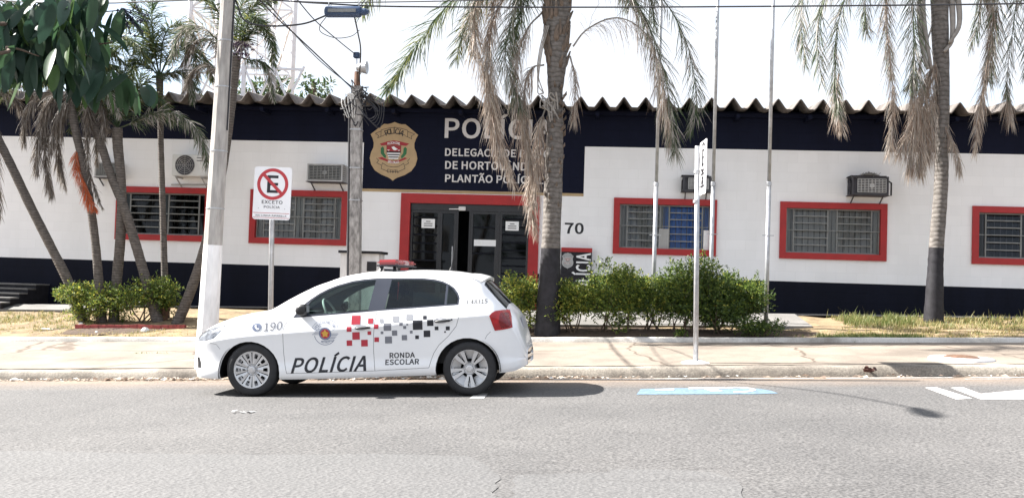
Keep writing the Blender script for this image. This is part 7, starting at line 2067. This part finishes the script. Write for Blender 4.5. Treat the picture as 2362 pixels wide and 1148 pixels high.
hs = [(ph[0] + u * .05, ph[1] + v * .045) for u, v in ((-.45, .55), (-.1, .62), (-.02, .25), (-.22, .1), (.05, -.25), (.3, -.2), (.62, -.35), (.55, -.62), (.15, -.72), (-.35, -.2), (-.55, .25))]
lay_on(body, 'lettering', [(V1, F1, 0), (dk, [(0, 1 + i, 1 + (i + 1) % 24) for i in range(24)], 1)], [MT['dec_grey'], MT['dec_blue']])
lay_on(body, 'phone_symbol', [(hs, [tuple(range(len(hs)))], 0)], [MT['car_white']], off=.0045)
V1, F1 = fitq('I-48315', cpx(1076, 695), cpx(1122, 693), cpx(1076, 685.5), .004)
lay_on(body, 'lettering', [(V1, F1, 0)], [MT['rim_dark']])
S1 = [(1152, 518, 62), (1255, 525, 36), (1108, 582, 34), (1155, 628, 52), (1248, 608, 25), (1108, 678, 38), (1213, 678, 46)]
S2r = [(88, 563, 32), (90, 654, 32)]
S2p = [(122, 523, 26), (222, 511, 42), (316, 498, 42)]
S2g = [(166, 566, 52), (261, 545, 24), (304, 549, 12), (286, 569, 20), (128, 606, 18), (215, 608, 36), (331, 601, 19), (172, 656, 48), (283, 640, 36)]
S2b = [(376, 552, 66), (425, 500, 25), (464, 537, 43), (507, 575, 25), (371, 637, 25), (440, 613, 45), (585, 575, 27), (566, 600, 11), (613, 515, 11)]
def sq(ox, L_, m):
    out = []
    for x, y, s in L_:
        c = cpx(ox + x * .3311, 560 + y * .3311); h = s * .3311 / 204 / 2 * 1.0
        out.append(([(c[0] - h, c[1] - h), (c[0] + h, c[1] - h * .96), (c[0] + h, c[1] + h), (c[0] - h, c[1] + h * .96)], [(0, 1, 2, 3)], m))
    return out
lay_on(dF, 'checker_squares', sq(440, S1, 0), [MT['dec_red']])
lay_on(dR, 'checker_squares', sq(840, S2r, 0) + sq(840, S2p, 1) + sq(840, S2g, 2) + sq(840, S2b, 3), [MT['dec_red'], MT['dec_pale'], MT['dec_grey'], MT['dec_black']])
# round emblem on the front door
ec = cpx(751.5, 763); k = 1 / 204.0
def ringp(r0, r1, a0, a1, n, m):
    V = []
    for i in range(n + 1):
        a = R(a0 + (a1 - a0) * i / n); V += [(ec[0] + r0 * math.cos(a), ec[1] + r0 * math.sin(a)), (ec[0] + r1 * math.cos(a), ec[1] + r1 * math.sin(a))]
    return (V, [(2 * i, 2 * i + 1, 2 * i + 3, 2 * i + 2) for i in range(n)], m)
po = [ringp(.052, .070, 0, 360, 40, 0), ringp(.001, .052, 0, 360, 32, 1), ringp(.160, .164, 25, 155, 30, 0), ringp(.098, .1005, 25, 150, 26, 0), ringp(.120, .126, 190, 325, 34, 0)]
for a in (25, 155):
    ca, sa = math.cos(R(a)), math.sin(R(a)); n_ = (-sa * .002, ca * .002)
    po.append(([(ec[0] + ca * r_ + n_[0] * q, ec[1] + sa * r_ + n_[1] * q) for r_, q in ((.098, 1), (.164, 1), (.164, -1), (.098, -1))], [(0, 1, 2, 3)], 0))
for i in range(6):
    z = ec[1] + .002 - i * .0165; x0 = ec[0] + .072 - .006 * i - (0 if i < 3 else .03 * (i - 2)); x1 = ec[0] + .150 - .012 * i
    po.append(([(x0, z), (x1, z), (x1, z - .006), (x0, z - .006)], [(0, 1, 2, 3)], 0))
    z = ec[1] - .004 + i * .0145; x1 = ec[0] - .072 + .004 * i; x0 = ec[0] - .148 + .016 * i
    if i < 5: po.append(([(x0, z), (x1, z), (x1, z - .005), (x0, z - .005)], [(0, 1, 2, 3)], 0))
v, f = arc_text('POLÍCIA MILITAR', ec, .128, 90, 118, .045, True, .0); po.append((v, f, 0))
v, f = arc_text('SÃO PAULO', ec, .098, 270, 60, .028, False, .0); po.append((v, f, 0))
lay_on(dF, 'emblem', po, [MT['dec_blue'], MT['dec_red']])
st_ = []
for i in range(10):
    a = R(90 + 36 * i); r_ = .046 if i % 2 == 0 else .026; st_.append((ec[0] + r_ * math.cos(a), ec[1] + r_ * math.sin(a)))
lay_on(dF, 'emblem_star', [([ec] + st_, [(0, 1 + i, 1 + (i + 1) % 10) for i in range(10)], 0)], [MT['dec_gold']], off=.0045)
bm.free()
